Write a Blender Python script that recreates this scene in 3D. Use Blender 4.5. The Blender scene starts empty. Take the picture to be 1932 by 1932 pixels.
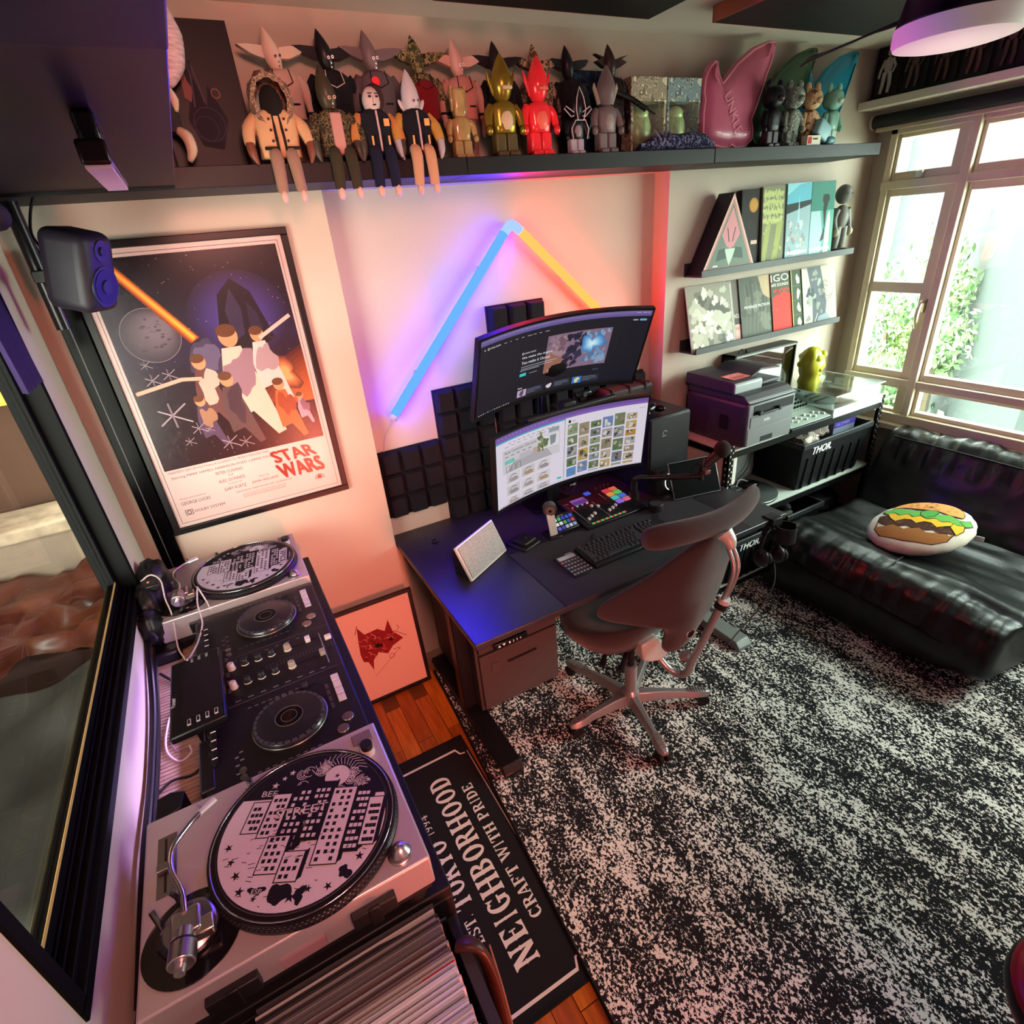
import bpy, bmesh, math, random
from math import sin, cos, pi, radians, hypot, atan2
from mathutils import Vector, Matrix, Euler, noise
from mathutils.geometry import tessellate_polygon
random.seed(7)
C = bpy.context.scene.collection
SC = bpy.context.scene
# ---------------------------------------------------------------- camera
cam = bpy.data.cameras.new('camera'); camo = bpy.data.objects.new('camera', cam); C.objects.link(camo)
YAW, PIT, ROL = -.4615, -.4753, -.0945
fw = Vector((-sin(YAW)*cos(PIT), cos(YAW)*cos(PIT), sin(PIT)))
ri = fw.cross(Vector((0, 0, 1))).normalized(); up = ri.cross(fw)
r2 = cos(ROL)*ri + sin(ROL)*up; u2 = -sin(ROL)*ri + cos(ROL)*up
camo.matrix_world = Matrix(((r2.x, u2.x, -fw.x, .3677), (r2.y, u2.y, -fw.y, -2.1537), (r2.z, u2.z, -fw.z, 1.9444), (0, 0, 0, 1)))
cam.sensor_width = 36; cam.lens = 1036.8/1932*36; cam.clip_start = .02; cam.clip_end = 200
SC.camera = camo
# ---------------------------------------------------------------- view, world, lights
vs = SC.view_settings
vs.view_transform = 'Standard'; vs.look = 'None'; vs.exposure = 0.0; vs.gamma = 1; vs.use_curve_mapping = False
SC.cycles.use_denoising = True
SC.cycles.max_bounces = 8; SC.cycles.diffuse_bounces = 5; SC.cycles.glossy_bounces = 4
SC.cycles.transparent_max_bounces = 16
SC.cycles.sample_clamp_indirect = 6.0
SC.cycles.caustics_reflective = False; SC.cycles.caustics_refractive = False
def lin(h):
    if isinstance(h, str):
        c = [int(h[i:i+2], 16)/255 for i in (0, 2, 4)]
        return tuple((x/12.92 if x <= .04045 else ((x+.055)/1.055)**2.4) for x in c)
    return tuple(h)
wd = bpy.data.worlds.new('sky'); SC.world = wd; wd.use_nodes = True
bg = wd.node_tree.nodes['Background']; bg.inputs[0].default_value = (.86, 1.0, .93, 1); bg.inputs[1].default_value = 34
def light(name, kind, loc, col, power, size=.1, size_y=None, target=None, spread=None, rot=None):
    l = bpy.data.lights.new(name, kind); l.color = col; l.energy = power
    if kind == 'AREA':
        l.shape = 'RECTANGLE' if size_y else 'SQUARE'; l.size = size
        if size_y: l.size_y = size_y
        if spread: l.spread = spread
    elif kind != 'SUN': l.shadow_soft_size = size
    o = bpy.data.objects.new(name, l); C.objects.link(o); o.location = loc
    if target is not None: o.rotation_euler = (Vector(target)-Vector(loc)).to_track_quat('-Z', 'Y').to_euler()
    if rot is not None: o.rotation_euler = rot
    return o
# portal so the daylight through the window is sampled well
po = light('window_portal', 'AREA', (3.99, -1.25, 1.5), (1, 1, 1), 1, 1.5, 2.35, rot=(0, radians(90), 0)); po.data.cycles.is_portal = True
ORANGE = (1, .19, .10); MAGENTA = (1, .06, .35)
light('orange_lamp_glow', 'AREA', (.98, -3.05, .30), ORANGE, 11, .12, .5, target=(.62, 0, .75), spread=radians(75))
light('magenta_lamp_glow', 'AREA', (1.2, -3.05, .30), MAGENTA, 1.0, .1, .5, target=(1.2, 0, .8), spread=radians(80))
light('warm_left_wall_fill', 'AREA', (.5, -2.6, 2.5), (1, .36, .28), 36, .5, .5, target=(.3, -.3, 1.5), spread=radians(95))  # added pink fill for the left wall; no ceiling lamp stands here
light('fan_lamp_glow', 'POINT', (2.42, -1.05, 2.10), (1, .72, .74), 1.5, .12)
light('lobby_fill_light', 'POINT', (-1.0, .2, 2.0), (1, .55, .32), 9, .2)  # added point light so the lobby behind the glass is lit
# ---------------------------------------------------------------- materials
MATS = {}
def M(name, col=None, r=.5, dark=0, m=0, var=0, vsc=8, bump=0, bs=150, coat=0, alpha=1, emit=0, sheen=0, stretch=None, trans=0, spec=.28, ecol=None):
    if name in MATS: return MATS[name]
    ma = bpy.data.materials.new(name); ma.use_nodes = True; nt = ma.node_tree; N = nt.nodes; L = nt.links
    b = N['Principled BSDF']; out = b.inputs['Base Color']
    tc = N.new('ShaderNodeTexCoord'); mp = N.new('ShaderNodeMapping'); L.new(tc.outputs['Object'], mp.inputs[0])
    if stretch: mp.inputs['Scale'].default_value = stretch
    src = None
    if col is None:
        a = N.new('ShaderNodeAttribute'); a.attribute_name = 'Col'; src = a.outputs['Color']
    else: col = lin(col)
    if var:
        n = N.new('ShaderNodeTexNoise'); n.inputs['Scale'].default_value = vsc; n.inputs['Detail'].default_value = 4; L.new(mp.outputs[0], n.inputs['Vector'])
        mr = N.new('ShaderNodeMapRange'); L.new(n.outputs['Fac'], mr.inputs[0]); mr.inputs[1].default_value = .3; mr.inputs[2].default_value = .7
        mr.inputs[3].default_value = 1-var; mr.inputs[4].default_value = 1+var
        mx = N.new('ShaderNodeMix'); mx.data_type = 'RGBA'; mx.blend_type = 'MULTIPLY'; mx.inputs[0].default_value = 1
        if src: L.new(src, mx.inputs[6])
        else: mx.inputs[6].default_value = (*col, 1)
        L.new(mr.outputs[0], mx.inputs[7]); src = mx.outputs[2]
    if dark: out.default_value = (.01, .01, .01, 1)
    elif src: L.new(src, out)
    else: out.default_value = (*col, 1)
    b.inputs['Roughness'].default_value = r; b.inputs['Metallic'].default_value = m
    b.inputs['Coat Weight'].default_value = coat; b.inputs['Alpha'].default_value = alpha
    b.inputs['Transmission Weight'].default_value = trans; b.inputs['Specular IOR Level'].default_value = spec
    if sheen: b.inputs['Sheen Weight'].default_value = sheen
    if emit:
        if src and ecol is None: L.new(src, b.inputs['Emission Color'])
        else: b.inputs['Emission Color'].default_value = (*(lin(ecol) if ecol else col), 1)
        b.inputs['Emission Strength'].default_value = emit
    if bump:
        n = N.new('ShaderNodeTexNoise'); n.inputs['Scale'].default_value = bs; n.inputs['Detail'].default_value = 3; L.new(mp.outputs[0], n.inputs['Vector'])
        bp = N.new('ShaderNodeBump'); bp.inputs['Strength'].default_value = bump; bp.inputs['Distance'].default_value = .002
        L.new(n.outputs['Fac'], bp.inputs['Height']); L.new(bp.outputs[0], b.inputs['Normal'])
    MATS[name] = ma; return ma
def glassmat(name, tint=(1, 1, 1), g=.08, rough=0.0, gcol=(1, 1, 1)):
    if name in MATS: return MATS[name]
    ma = bpy.data.materials.new(name); ma.use_nodes = True; nt = ma.node_tree; N = nt.nodes; L = nt.links
    N.remove(N['Principled BSDF']); t = N.new('ShaderNodeBsdfTransparent'); t.inputs[0].default_value = (*tint, 1)
    gl = N.new('ShaderNodeBsdfGlossy'); gl.inputs['Roughness'].default_value = rough; gl.inputs[0].default_value = (*gcol, 1)
    mx = N.new('ShaderNodeMixShader'); mx.inputs[0].default_value = g
    L.new(t.outputs[0], mx.inputs[1]); L.new(gl.outputs[0], mx.inputs[2]); L.new(mx.outputs[0], N['Material Output'].inputs[0])
    MATS[name] = ma; return ma
paint = lambda: M('painted_plastic', r=.42)
matte = lambda: M('matte_colour', r=.85)
gloss = lambda: M('gloss_colour', r=.15, coat=.4)
cloth = lambda: M('cloth_colour', r=.95, bump=.5, bs=600, sheen=.2)
paper = lambda: M('printed_paper', r=.6, spec=.15)
metal = lambda: M('metal_colour', r=.3, m=1)
BLK = '0b0b0d'; DK = '17171a'; GR = '3a3a3e'; SIL = 'b9b9bd'
# ---------------------------------------------------------------- mesh builder
MW = {}
def P_mat(parent): return MW.get(parent.name, Matrix.Identity(4)) if parent else Matrix.Identity(4)
class MB:
    def __init__(s, col='808080'): s.v = []; s.f = []; s.c = []; s.col = lin(col)
    def color(s, c): s.col = lin(c); return s
    def add(s, vs, fs, col=None):
        n = len(s.v); s.v += [tuple(p) for p in vs]; cc = lin(col) if col is not None else s.col
        for f in fs: s.f.append([i+n for i in f]); s.c.append(cc)
        return s
    def box(s, x0, x1, y0, y1, z0, z1, col=None, M_=None):
        vs = [Vector((x, y, z)) for z in (z0, z1) for x, y in ((x0, y0), (x1, y0), (x1, y1), (x0, y1))]
        if M_: vs = [M_ @ p for p in vs]
        return s.add(vs, [(3, 2, 1, 0), (4, 5, 6, 7), (0, 1, 5, 4), (1, 2, 6, 5), (2, 3, 7, 6), (3, 0, 4, 7)], col)
    def cyl(s, a, b, r, rb=None, n=16, col=None, cap=True):
        a = Vector(a); b = Vector(b); rb = r if rb is None else rb; d = (b-a).normalized()
        x = d.orthogonal().normalized(); y = d.cross(x); vs = []
        for p, q in ((a, r), (b, rb)):
            for i in range(n): t = 2*pi*i/n; vs.append(p+x*cos(t)*q+y*sin(t)*q)
        fs = [(i, (i+1) % n, n+(i+1) % n, n+i) for i in range(n)]
        if cap: fs += [tuple(range(n-1, -1, -1)), tuple(range(n, 2*n))]
        return s.add(vs, fs, col)
    def lathe(s, prof, M_=None, n=24, col=None, c=(0, 0, 0)):
        M_ = M_ or Matrix.Translation(c); vs = []; fs = []
        for r, z in prof:
            for i in range(n): t = 2*pi*i/n; vs.append(M_ @ Vector((r*cos(t), r*sin(t), z)))
        for k in range(len(prof)-1):
            for i in range(n): j = (i+1) % n; fs.append((k*n+i, k*n+j, k*n+n+j, k*n+n+i))
        if prof[0][0] > 1e-5: fs.append(tuple(range(n-1, -1, -1)))
        if prof[-1][0] > 1e-5: fs.append(tuple(range((len(prof)-1)*n, len(prof)*n)))
        return s.add(vs, fs, col)
    def tube(s, pts, r, n=8, col=None, sq=1.0, smooth=0):
        pts = [Vector(p) for p in pts]; rs = r if isinstance(r, (list, tuple)) else [r]*len(pts)
        if smooth:
            q = []; rr = []
            for i in range(len(pts)-1):
                p0 = pts[max(i-1, 0)]; p1 = pts[i]; p2 = pts[i+1]; p3 = pts[min(i+2, len(pts)-1)]
                for k in range(smooth):
                    t = k/smooth
                    q.append(.5*((2*p1)+(p2-p0)*t+(2*p0-5*p1+4*p2-p3)*t*t+(3*p1-p0-3*p2+p3)*t**3)); rr.append(rs[i]*(1-t)+rs[i+1]*t)
            q.append(pts[-1]); rr.append(rs[-1]); pts = q; rs = rr
        vs = []; fs = []; prev = None
        for i, p in enumerate(pts):
            d = (pts[min(i+1, len(pts)-1)]-pts[max(i-1, 0)]).normalized()
            x = d.orthogonal().normalized() if prev is None else (prev-d*prev.dot(d)).normalized()
            prev = x; y = d.cross(x)
            for k in range(n): t = 2*pi*k/n; vs.append(p+(x*cos(t)+y*sin(t)*sq)*rs[i])
        for i in range(len(pts)-1):
            for k in range(n): j = (k+1) % n; fs.append((i*n+k, i*n+j, i*n+n+j, i*n+n+k))
        fs += [tuple(range(n-1, -1, -1)), tuple(range((len(pts)-1)*n, len(pts)*n))]
        return s.add(vs, fs, col)
    def ell(s, c, r, M_=None, nu=14, nv=9, col=None, pw=1.0):
        vs = []; fs = []; c = Vector(c); r = (r, r, r) if not isinstance(r, (tuple, list)) else r
        e = lambda a: math.copysign(abs(a)**pw, a)
        for j in range(nv+1):
            ph = -pi/2+pi*j/nv
            for i in range(nu):
                t = 2*pi*i/nu; p = Vector((r[0]*e(cos(ph))*e(cos(t)), r[1]*e(cos(ph))*e(sin(t)), r[2]*e(sin(ph))))
                vs.append((M_ @ p if M_ else p)+c)
        for j in range(nv):
            for i in range(nu): k = (i+1) % nu; fs.append((j*nu+i, j*nu+k, j*nu+nu+k, j*nu+nu+i))
        return s.add(vs, fs, col)
    def prism(s, poly, f3, d0, d1, col=None):
        n = len(poly); vs = [f3(u, v, d0) for u, v in poly]+[f3(u, v, d1) for u, v in poly]
        tr = tessellate_polygon([[Vector((u, v, 0)) for u, v in poly]])
        fs = [tuple(t) for t in tr]+[tuple(n+i for i in reversed(t)) for t in tr]+[(i, (i+1) % n, n+(i+1) % n, n+i) for i in range(n)]
        return s.add(vs, fs, col)
    def build(s, name, mat=None, parent=None, bev=0, seg=2, sub=0, smooth=35, sharp=True, loc=None, fixn=True):
        me = bpy.data.meshes.new(name)
        inv = P_mat(parent).inverted() if parent else (Matrix.Translation(-Vector(loc)) if loc else None)
        me.from_pydata([inv @ Vector(p) for p in s.v] if inv else s.v, [], s.f)
        ca = me.color_attributes.new('Col', 'FLOAT_COLOR', 'CORNER'); d = []
        for f, c in zip(s.f, s.c): d += [*c, 1.0]*len(f)
        if len(d) == len(me.loops)*4: ca.data.foreach_set('color', d)
        if fixn:
            bm = bmesh.new(); bm.from_mesh(me); bmesh.ops.recalc_face_normals(bm, faces=bm.faces); bm.to_mesh(me); bm.free()
        if smooth:
            me.shade_smooth()
            if not sub: me.set_sharp_from_angle(angle=radians(smooth))
        me.materials.append(mat or paint())
        o = bpy.data.objects.new(name, me); C.objects.link(o)
        if parent: o.parent = parent; MW[o.name] = P_mat(parent)
        elif loc: o.location = loc
        if bev:
            b = o.modifiers.new('bevel', 'BEVEL'); b.width = bev; b.segments = seg; b.limit_method = 'ANGLE'; b.angle_limit = radians(40); b.harden_normals = False
        if sub:
            b = o.modifiers.new('smooth', 'SUBSURF'); b.levels = sub; b.render_levels = sub
        return o
def tag(o, label=None, cat=None, group=None, kind=None):
    if label: o['label'] = label
    if cat: o['category'] = cat
    if group: o['group'] = group
    if kind: o['kind'] = kind
    return o
def thing(name, label, cat, loc=(0, 0, 0), rz=0, group=None):
    o = bpy.data.objects.new(name, None); C.objects.link(o); o.location = loc; o.rotation_euler = (0, 0, rz); o.empty_display_size = .05
    MW[o.name] = Matrix.Translation(loc) @ Matrix.Rotation(rz, 4, 'Z')
    return tag(o, label, cat, group)
def struct(o): o['kind'] = 'structure'; return o
def boxo(name, mat, parent, *a, col=None, bev=0, **k): return MB(col or '808080').box(*a).build(name, mat, parent, bev=bev, **k)
def cp(o, parent=None):
    c = o.copy(); C.objects.link(c); c.parent = parent
    for ch in list(o.children): cp(ch, c)
    return c
# ---------------------------------------------------------------- flat print (geometry in thin layers)
TXT = {}
def glyphs(s):
    if s in TXT: return TXT[s]
    cu = bpy.data.curves.new('t', 'FONT'); cu.body = s; cu.resolution_u = 2; cu.size = 1
    o = bpy.data.objects.new('t', cu); C.objects.link(o); bpy.context.view_layer.update()
    me = o.to_mesh(); vs = [(v.co.x, v.co.y) for v in me.vertices]; fs = [tuple(p.vertices) for p in me.polygons]
    o.to_mesh_clear(); bpy.data.objects.remove(o); bpy.data.curves.remove(cu)
    if vs:
        x0 = min(p[0] for p in vs); x1 = max(p[0] for p in vs); y0 = min(p[1] for p in vs); y1 = max(p[1] for p in vs)
    else: x0 = y0 = 0; x1 = y1 = 1
    TXT[s] = (vs, fs, x0, x1, y0, y1); return TXT[s]
class Pr:
    def __init__(s, eps=.00004): s.v = []; s.f = []; s.c = []; s.b = []; s.eps = max(eps, .00003)
    def add(s, vs, fs, col):
        if not vs: return s
        n = len(s.v); x0 = min(p[0] for p in vs); x1 = max(p[0] for p in vs); y0 = min(p[1] for p in vs); y1 = max(p[1] for p in vs); l = 1
        for q in s.b:                                   # one layer above whatever it overlaps
            if q[4] >= l and q[0] < x1 and q[1] > x0 and q[2] < y1 and q[3] > y0: l = q[4]+1
        s.b.append((x0, x1, y0, y1, l)); s.v += [(u, v, l) for u, v in vs]
        for f in fs: s.f.append([i+n for i in f]); s.c.append(lin(col))
        return s
    def rect(s, u0, v0, u1, v1, col): return s.add([(u0, v0), (u1, v0), (u1, v1), (u0, v1)], [(0, 1, 2, 3)], col)
    def poly(s, pts, col):
        return s.add(pts, [tuple(t) for t in tessellate_polygon([[Vector((u, v, 0)) for u, v in pts]])], col)
    def disc(s, u, v, r, col, n=24, rv=None, a=0):
        rv = rv or r; ca, sa = cos(a), sin(a)
        return s.add([(u+r*cos(2*pi*i/n)*ca-rv*sin(2*pi*i/n)*sa, v+r*cos(2*pi*i/n)*sa+rv*sin(2*pi*i/n)*ca) for i in range(n)], [tuple(range(n))], col)
    def ring(s, u, v, r, w, col, n=32, a0=0, a1=2*pi):
        vs = []; full = abs(a1-a0-2*pi) < 1e-6; m = n if full else n+1
        for i in range(m): t = a0+(a1-a0)*i/n; vs += [(u+r*cos(t), v+r*sin(t)), (u+(r-w)*cos(t), v+(r-w)*sin(t))]
        return s.add(vs, [(2*i, 2*((i+1) % m), 2*((i+1) % m)+1, 2*i+1) for i in range(n)], col)
    def line(s, pts, w, col):
        vs = []; n = len(pts)
        for i, p in enumerate(pts):
            a = pts[max(i-1, 0)]; b = pts[min(i+1, n-1)]; dx, dy = b[0]-a[0], b[1]-a[1]; L_ = hypot(dx, dy) or 1
            vs += [(p[0]-dy/L_*w/2, p[1]+dx/L_*w/2), (p[0]+dy/L_*w/2, p[1]-dx/L_*w/2)]
        return s.add(vs, [(2*i, 2*i+1, 2*i+3, 2*i+2) for i in range(n-1)], col)
    def blob(s, u, v, r, col, seed=0, n=18, jag=.35, rv=None):
        R_ = random.Random(seed); rv = rv or r; ph = [R_.uniform(0, 6.28) for _ in range(4)]
        pts = []
        for i in range(n):
            t = 2*pi*i/n; k = 1+jag*(.5*sin(2*t+ph[0])+.35*sin(3*t+ph[1])+.25*sin(5*t+ph[2])+.15*R_.uniform(-1, 1)); pts.append((u+r*k*cos(t), v+rv*k*sin(t)))
        return s.poly(pts, col)
    def star(s, u, v, r, col, a=0, n=5):
        return s.poly([(u+(r if i % 2 == 0 else r*.38)*cos(a+pi*i/n), v+(r if i % 2 == 0 else r*.38)*sin(a+pi*i/n)) for i in range(2*n)], col)
    def text(s, t, u, v, h, col, w=None, al=0, cap=None, rot=0, shear=0):
        """h = height of the glyph box when w given, else font size; al 0 left, .5 centre, 1 right"""
        vs, fs, x0, x1, y0, y1 = glyphs(t); out = []
        for x, y in vs:
            if w: a = (x-x0)/(x1-x0)*w; b = (y-y0)/(y1-y0)*h; a -= al*w
            else: a = (x-x0)*h-al*(x1-x0)*h; b = y*h
            a += shear*b
            out.append((u+a*cos(rot)-b*sin(rot), v+a*sin(rot)+b*cos(rot)))
        return s.add(out, fs, col)
    def bold(s, t, u, v, h, col, k=.0012, **a):
        for du, dv in ((0, 0), (k, 0), (0, k), (k, k)): s.text(t, u+du, v+dv, h, col, **a)
        return s
    def build(s, name, f3, parent=None, mat=None, cut=None, loc=None, cutv=()):
        """f3(u, v, d) -> 3D, d = height above the surface"""
        if cut:
            bm = bmesh.new(); vl = [bm.verts.new((u, v, l*s.eps)) for u, v, l in s.v]; cl = bm.loops.layers.float_color.new('Col')
            for f, c in zip(s.f, s.c):
                try: fc = bm.faces.new([vl[i] for i in f])
                except ValueError: continue
                for lp in fc.loops: lp[cl] = (*c, 1)
            for k in cut: bmesh.ops.bisect_plane(bm, geom=bm.verts[:]+bm.edges[:]+bm.faces[:], dist=1e-7, plane_co=(k, 0, 0), plane_no=(1, 0, 0))
            for k in cutv: bmesh.ops.bisect_plane(bm, geom=bm.verts[:]+bm.edges[:]+bm.faces[:], dist=1e-7, plane_co=(0, k, 0), plane_no=(0, 1, 0))
            me = bpy.data.meshes.new(name); bm.to_mesh(me); bm.free(); inv = P_mat(parent).inverted()
            for v in me.vertices: v.co = inv @ Vector(f3(*v.co))
            me.materials.append(mat or paper()); o = bpy.data.objects.new(name, me); C.objects.link(o)
            if parent: o.parent = parent; MW[o.name] = P_mat(parent)
            return o
        m = MB(); m.v = [tuple(f3(u, v, l*s.eps)) for u, v, l in s.v]; m.f = s.f; m.c = s.c
        return m.build(name, mat or paper(), parent, smooth=0, loc=loc, fixn=False)
def plane3(o, U, V):
    o = Vector(o); U = Vector(U).normalized(); V = Vector(V).normalized(); N_ = U.cross(V)
    return lambda u, v, d: o+U*u+V*v+N_*d
# ---------------------------------------------------------------- room shell
WALL = M('painted_wall', 'b6a99c', r=.85, var=.03, vsc=3, bump=.25, bs=90)
WX, H_ = 3.85, 2.578
w = MB()
w.box(-.13, .846, 0, .25, 0, 2.6); w.box(.846, 2.377, .097, .25, 0, 2.11); w.box(.846, 2.377, 0, .25, 2.11, 2.6); w.box(2.377, 4.05, 0, .25, 0, 2.6)
wb = struct(w.build('wall_back', WALL, smooth=0))
w = MB(); w.box(WX, 4.0, -3.65, 0, 0, .735); w.box(WX, 4.0, -3.65, 0, 2.235, 2.6); w.box(WX, 4.0, -.10, 0, .735, 2.235); w.box(WX, 4.0, -3.65, -2.46, .735, 2.235)
struct(w.build('wall_right', WALL, smooth=0))
w = MB(); w.box(-.13, -.05, -3.65, 0, 0, 1.033); w.box(-.13, -.05, -3.65, 0, 2.02, 2.6); w.box(-.13, -.05, -.25, 0, 1.033, 2.02); w.box(-.13, -.05, -3.65, -1.52, 1.033, 2.02)
struct(w.build('wall_left', WALL, smooth=0))
struct(MB().box(-.25, 4.05, -3.8, -3.65, 0, 2.6).build('wall_front', WALL, smooth=0))
struct(MB().box(-.3, 4.1, -3.8, .3, H_, 2.7).build('ceiling', M('ceiling_paint', 'd8cec2', r=.9, bump=.1, bs=80), smooth=0))
# floor with parquet strips
WOOD = M('parquet_wood', 'b8641e', r=.35, var=.35, vsc=14, stretch=(6, .6, 1), coat=.3)
fl = struct(MB().box(-.3, 4.1, -3.8, .3, -.1, -.012).build('floor', M('floor_under', '7a4218', r=.5), smooth=0))
pm = []
for k in range(3):
    m = MB().box(-.034, .034, -.224, .224, -.012, 0).build('parquet_strip', M('parquet_wood_%s' % 'abc'[k], ['b5621c', 'a35216', 'c4701f'][k], r=.35, var=.3, vsc=10, stretch=(7, .7, 1), coat=.35)); pm.append(m.data); bpy.data.objects.remove(m)
for i in range(12):
    for j in range(6):
        o = bpy.data.objects.new('parquet_strip', pm[(i*5+j*7+i*j) % 3]); C.objects.link(o); o.parent = fl
        o.location = (.14+i*.0705, -.2-j*.4515-(i % 2)*.21, 0)
MB().box(.93, 4.05, -3.7, .05, -.012, -.001).build('floor_board', M('parquet_wood_a'), fl, smooth=0)
MB().box(-.05, .93, -3.7, -2.65, -.012, -.001).build('floor_board', M('parquet_wood_a'), fl, smooth=0)
MB().box(-.05, .10, -2.65, .0, -.012, -.001).build('floor_board', M('parquet_wood_a'), fl, smooth=0)

# ---------------------------------------------------------------- right window
FR = M('cream_window_metal', 'd9ccb2', r=.45, var=.05, vsc=5)
GL = glassmat('window_glass', (.97, 1, .98), .06)
win = thing('window_1', None, None, (WX, -1.25, 1.4)); win['kind'] = 'structure'
ys = [-.10, -.525, -1.20, -1.62, -2.30]     # mullion grid: narrow sash, wide light ...
def bar(name, y0, y1, z0, z1, x0=3.80, x1=3.90, bev=.004): return MB().box(x0, x1, y0, y1, z0, z1).build(name, FR, win, bev=bev)
bar('outer_frame', -2.46, -.10, 2.205, 2.235); bar('outer_frame', -2.46, -.10, .735, .785, 3.78); bar('outer_frame', -.135, -.10, .735, 2.235); bar('outer_frame', -2.46, -2.42, .735, 2.235)
bar('window_sill', -2.46, -.06, .70, .735, 3.74, 3.90)
bar('transom', -2.46, -.10, 1.955, 1.995, 3.79); bar('transom', -2.46, -.10, .945, .985, 3.79)
for ym in (-.497, -1.20, -1.66): bar('mullion', ym-.02, ym+.02, .735, 2.235, 3.785)
def sash(y0, y1, z0, z1, name='sash', t=.03, x0=3.815, x1=3.86):
    m = MB(); m.box(x0, x1, y0+t, y1-t, z0, z0+t); m.box(x0, x1, y0+t, y1-t, z1-t, z1); m.box(x0, x1, y0, y0+t, z0+t, z1-t); m.box(x0, x1, y1-t, y1, z0+t, z1-t)
    s_ = m.build(name, FR, win, bev=.003)
    MB().box(3.834, 3.838, y0+t, y1-t, z0+t, z1-t).build('pane', GL, s_, smooth=0); return s_
cols = [(-.475, -.135), (-1.18, -.519), (-1.64, -1.22), (-2.42, -1.68)]
for i, (a, b) in enumerate(cols):
    t = .058 if i == 0 else .02
    m = MB(); x0, x1 = 3.815, 3.86
    z0, z1 = .985, 1.955
    s_ = None
    for (zz0, zz1, tb) in ((2.0-.005, 2.205, .035 if i else .038), (z0, z1, .036), (.785, .945, .022 if i else .015)):
        m = MB(); tl = .018
        m.box(x0, x1, a+t, b-tl, zz0, zz0+tb); m.box(x0, x1, a+t, b-tl, zz1-tl if zz1 < 1.9 or zz1 > 2 else zz1-.034, zz1)
        m.box(x0, x1, a, a+t, zz0, zz1); m.box(x0, x1, b-tl, b, zz0, zz1)
        if i in (0, 2) and zz0 == z0: m.box(x0, x1, a+t, b-tl, 1.444, 1.498)
        s_ = m.build('sash', FR, win, bev=.002)
        MB().box(3.836, 3.840, a+t, b-tl, zz0+tb, zz1-.018).build('pane', GL, s_, smooth=0)
h = MB().tube([(3.80, -.452, 1.41), (3.775, -.452, 1.40), (3.765, -.45, 1.36), (3.775, -.447, 1.31), (3.79, -.445, 1.27)], [.008, .01, .012, .012, .006], n=8, smooth=4).build('window_handle', M('handle_metal', 'd8cfb8', r=.3, m=.6), win)
MB().box(3.795, 3.815, -.462, -.440, 1.35, 1.42).build('handle_base', M('handle_metal'), win, bev=.003)
MB().box(3.79, 3.815, -.30, -.27, 2.0, 2.03).build('window_latch', M('handle_metal'), win, bev=.002)

# pelmet board, blind
tag(MB().box(3.63, 3.848, -2.6, -.003, 2.325, 2.36, col='e6ddcf').build('pelmet', M('pelmet_paint', 'd9cfc0', r=.6), bev=.003), 'long white pelmet board above the window blind', 'pelmet')
bl = thing('roller_blind', 'black rolled-up roller blind above the bright window', 'blind', (3.75, -1.2, 2.275))
MB().cyl((3.75, -2.5, 2.272), (3.75, -.035, 2.272), .030, n=28).build('fabric_roll', M('blind_fabric', '16191a', r=.6, bump=.3, bs=300), bl)
MB().cyl((3.75, -.035, 2.272), (3.75, -.025, 2.272), .033, n=24).build('end_cap', M('beige_plastic', 'b9a68f', r=.5), bl)
MB().box(3.742, 3.758, -2.48, -.05, 2.225, 2.246).build('bottom_rail', M('beige_plastic'), bl, bev=.004)

# ---------------------------------------------------------------- left window (looks into the neighbouring lobby)
BM = M('black_window_metal', '060607', r=.6, spec=.08)
lw = thing('window_2', None, None, (-.09, -.87, 1.5)); lw['kind'] = 'structure'
def lb(name, *a, mat=BM, bev=.002): return MB().box(*a).build(name, mat, lw, bev=bev)
lb('outer_frame', -.135, -.045, -1.52, -.25, 1.015, 1.04); lb('outer_frame', -.135, -.045, -1.52, -.25, 1.99, 2.02)
lb('outer_frame', -.135, -.045, -.272, -.247, 1.033, 2.02); lb('outer_frame', -.135, -.045, -1.52, -1.495, 1.033, 2.02)
for k in range(3): lb('track', -.062-k*.014, -.058-k*.014, -1.49, -.272, 1.04, 1.052)
s_ = MB().box(-.115, -.092, -1.49, -.275, 1.04, 1.075).box(-.115, -.092, -1.49, -.275, 1.96, 1.99).box(-.115, -.092, -.298, -.275, 1.075, 1.96).box(-.115, -.092, -1.49, -1.46, 1.075, 1.96).build('sash', BM, lw, bev=.002)
MB().box(-.0915, -.0905, -1.46, -.298, 1.0755, 1.0835).build('gasket', M('gold_gasket', 'b89a5a', r=.4), s_, smooth=0)
MB().box(-.105, -.101, -1.46, -.298, 1.075, 1.96).build('pane', glassmat('lobby_glass', (.78, .74, .70), .035), s_, smooth=0)
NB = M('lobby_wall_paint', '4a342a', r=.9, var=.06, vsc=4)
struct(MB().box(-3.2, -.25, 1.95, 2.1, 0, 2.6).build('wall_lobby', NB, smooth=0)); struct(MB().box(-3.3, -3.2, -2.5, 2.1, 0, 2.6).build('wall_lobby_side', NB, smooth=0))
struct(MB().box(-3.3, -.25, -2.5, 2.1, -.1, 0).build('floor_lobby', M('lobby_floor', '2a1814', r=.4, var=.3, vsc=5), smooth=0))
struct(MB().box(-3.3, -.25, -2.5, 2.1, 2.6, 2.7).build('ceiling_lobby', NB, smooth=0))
struct(MB().box(-.42, -.13, .95, 1.25, 0, 2.6).build('trim_1', M('lobby_column', '7a5f4c', r=.8, var=.06, vsc=5), smooth=0))
yb = MB().box(-1.15, -.58, 1.90, 1.93, 1.30, 1.62).build('notice_board', M('yellow_board', 'e8a838', r=.5, emit=.35)); tag(yb, 'glowing yellow panel on the lobby wall behind the left window', 'panel')
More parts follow.
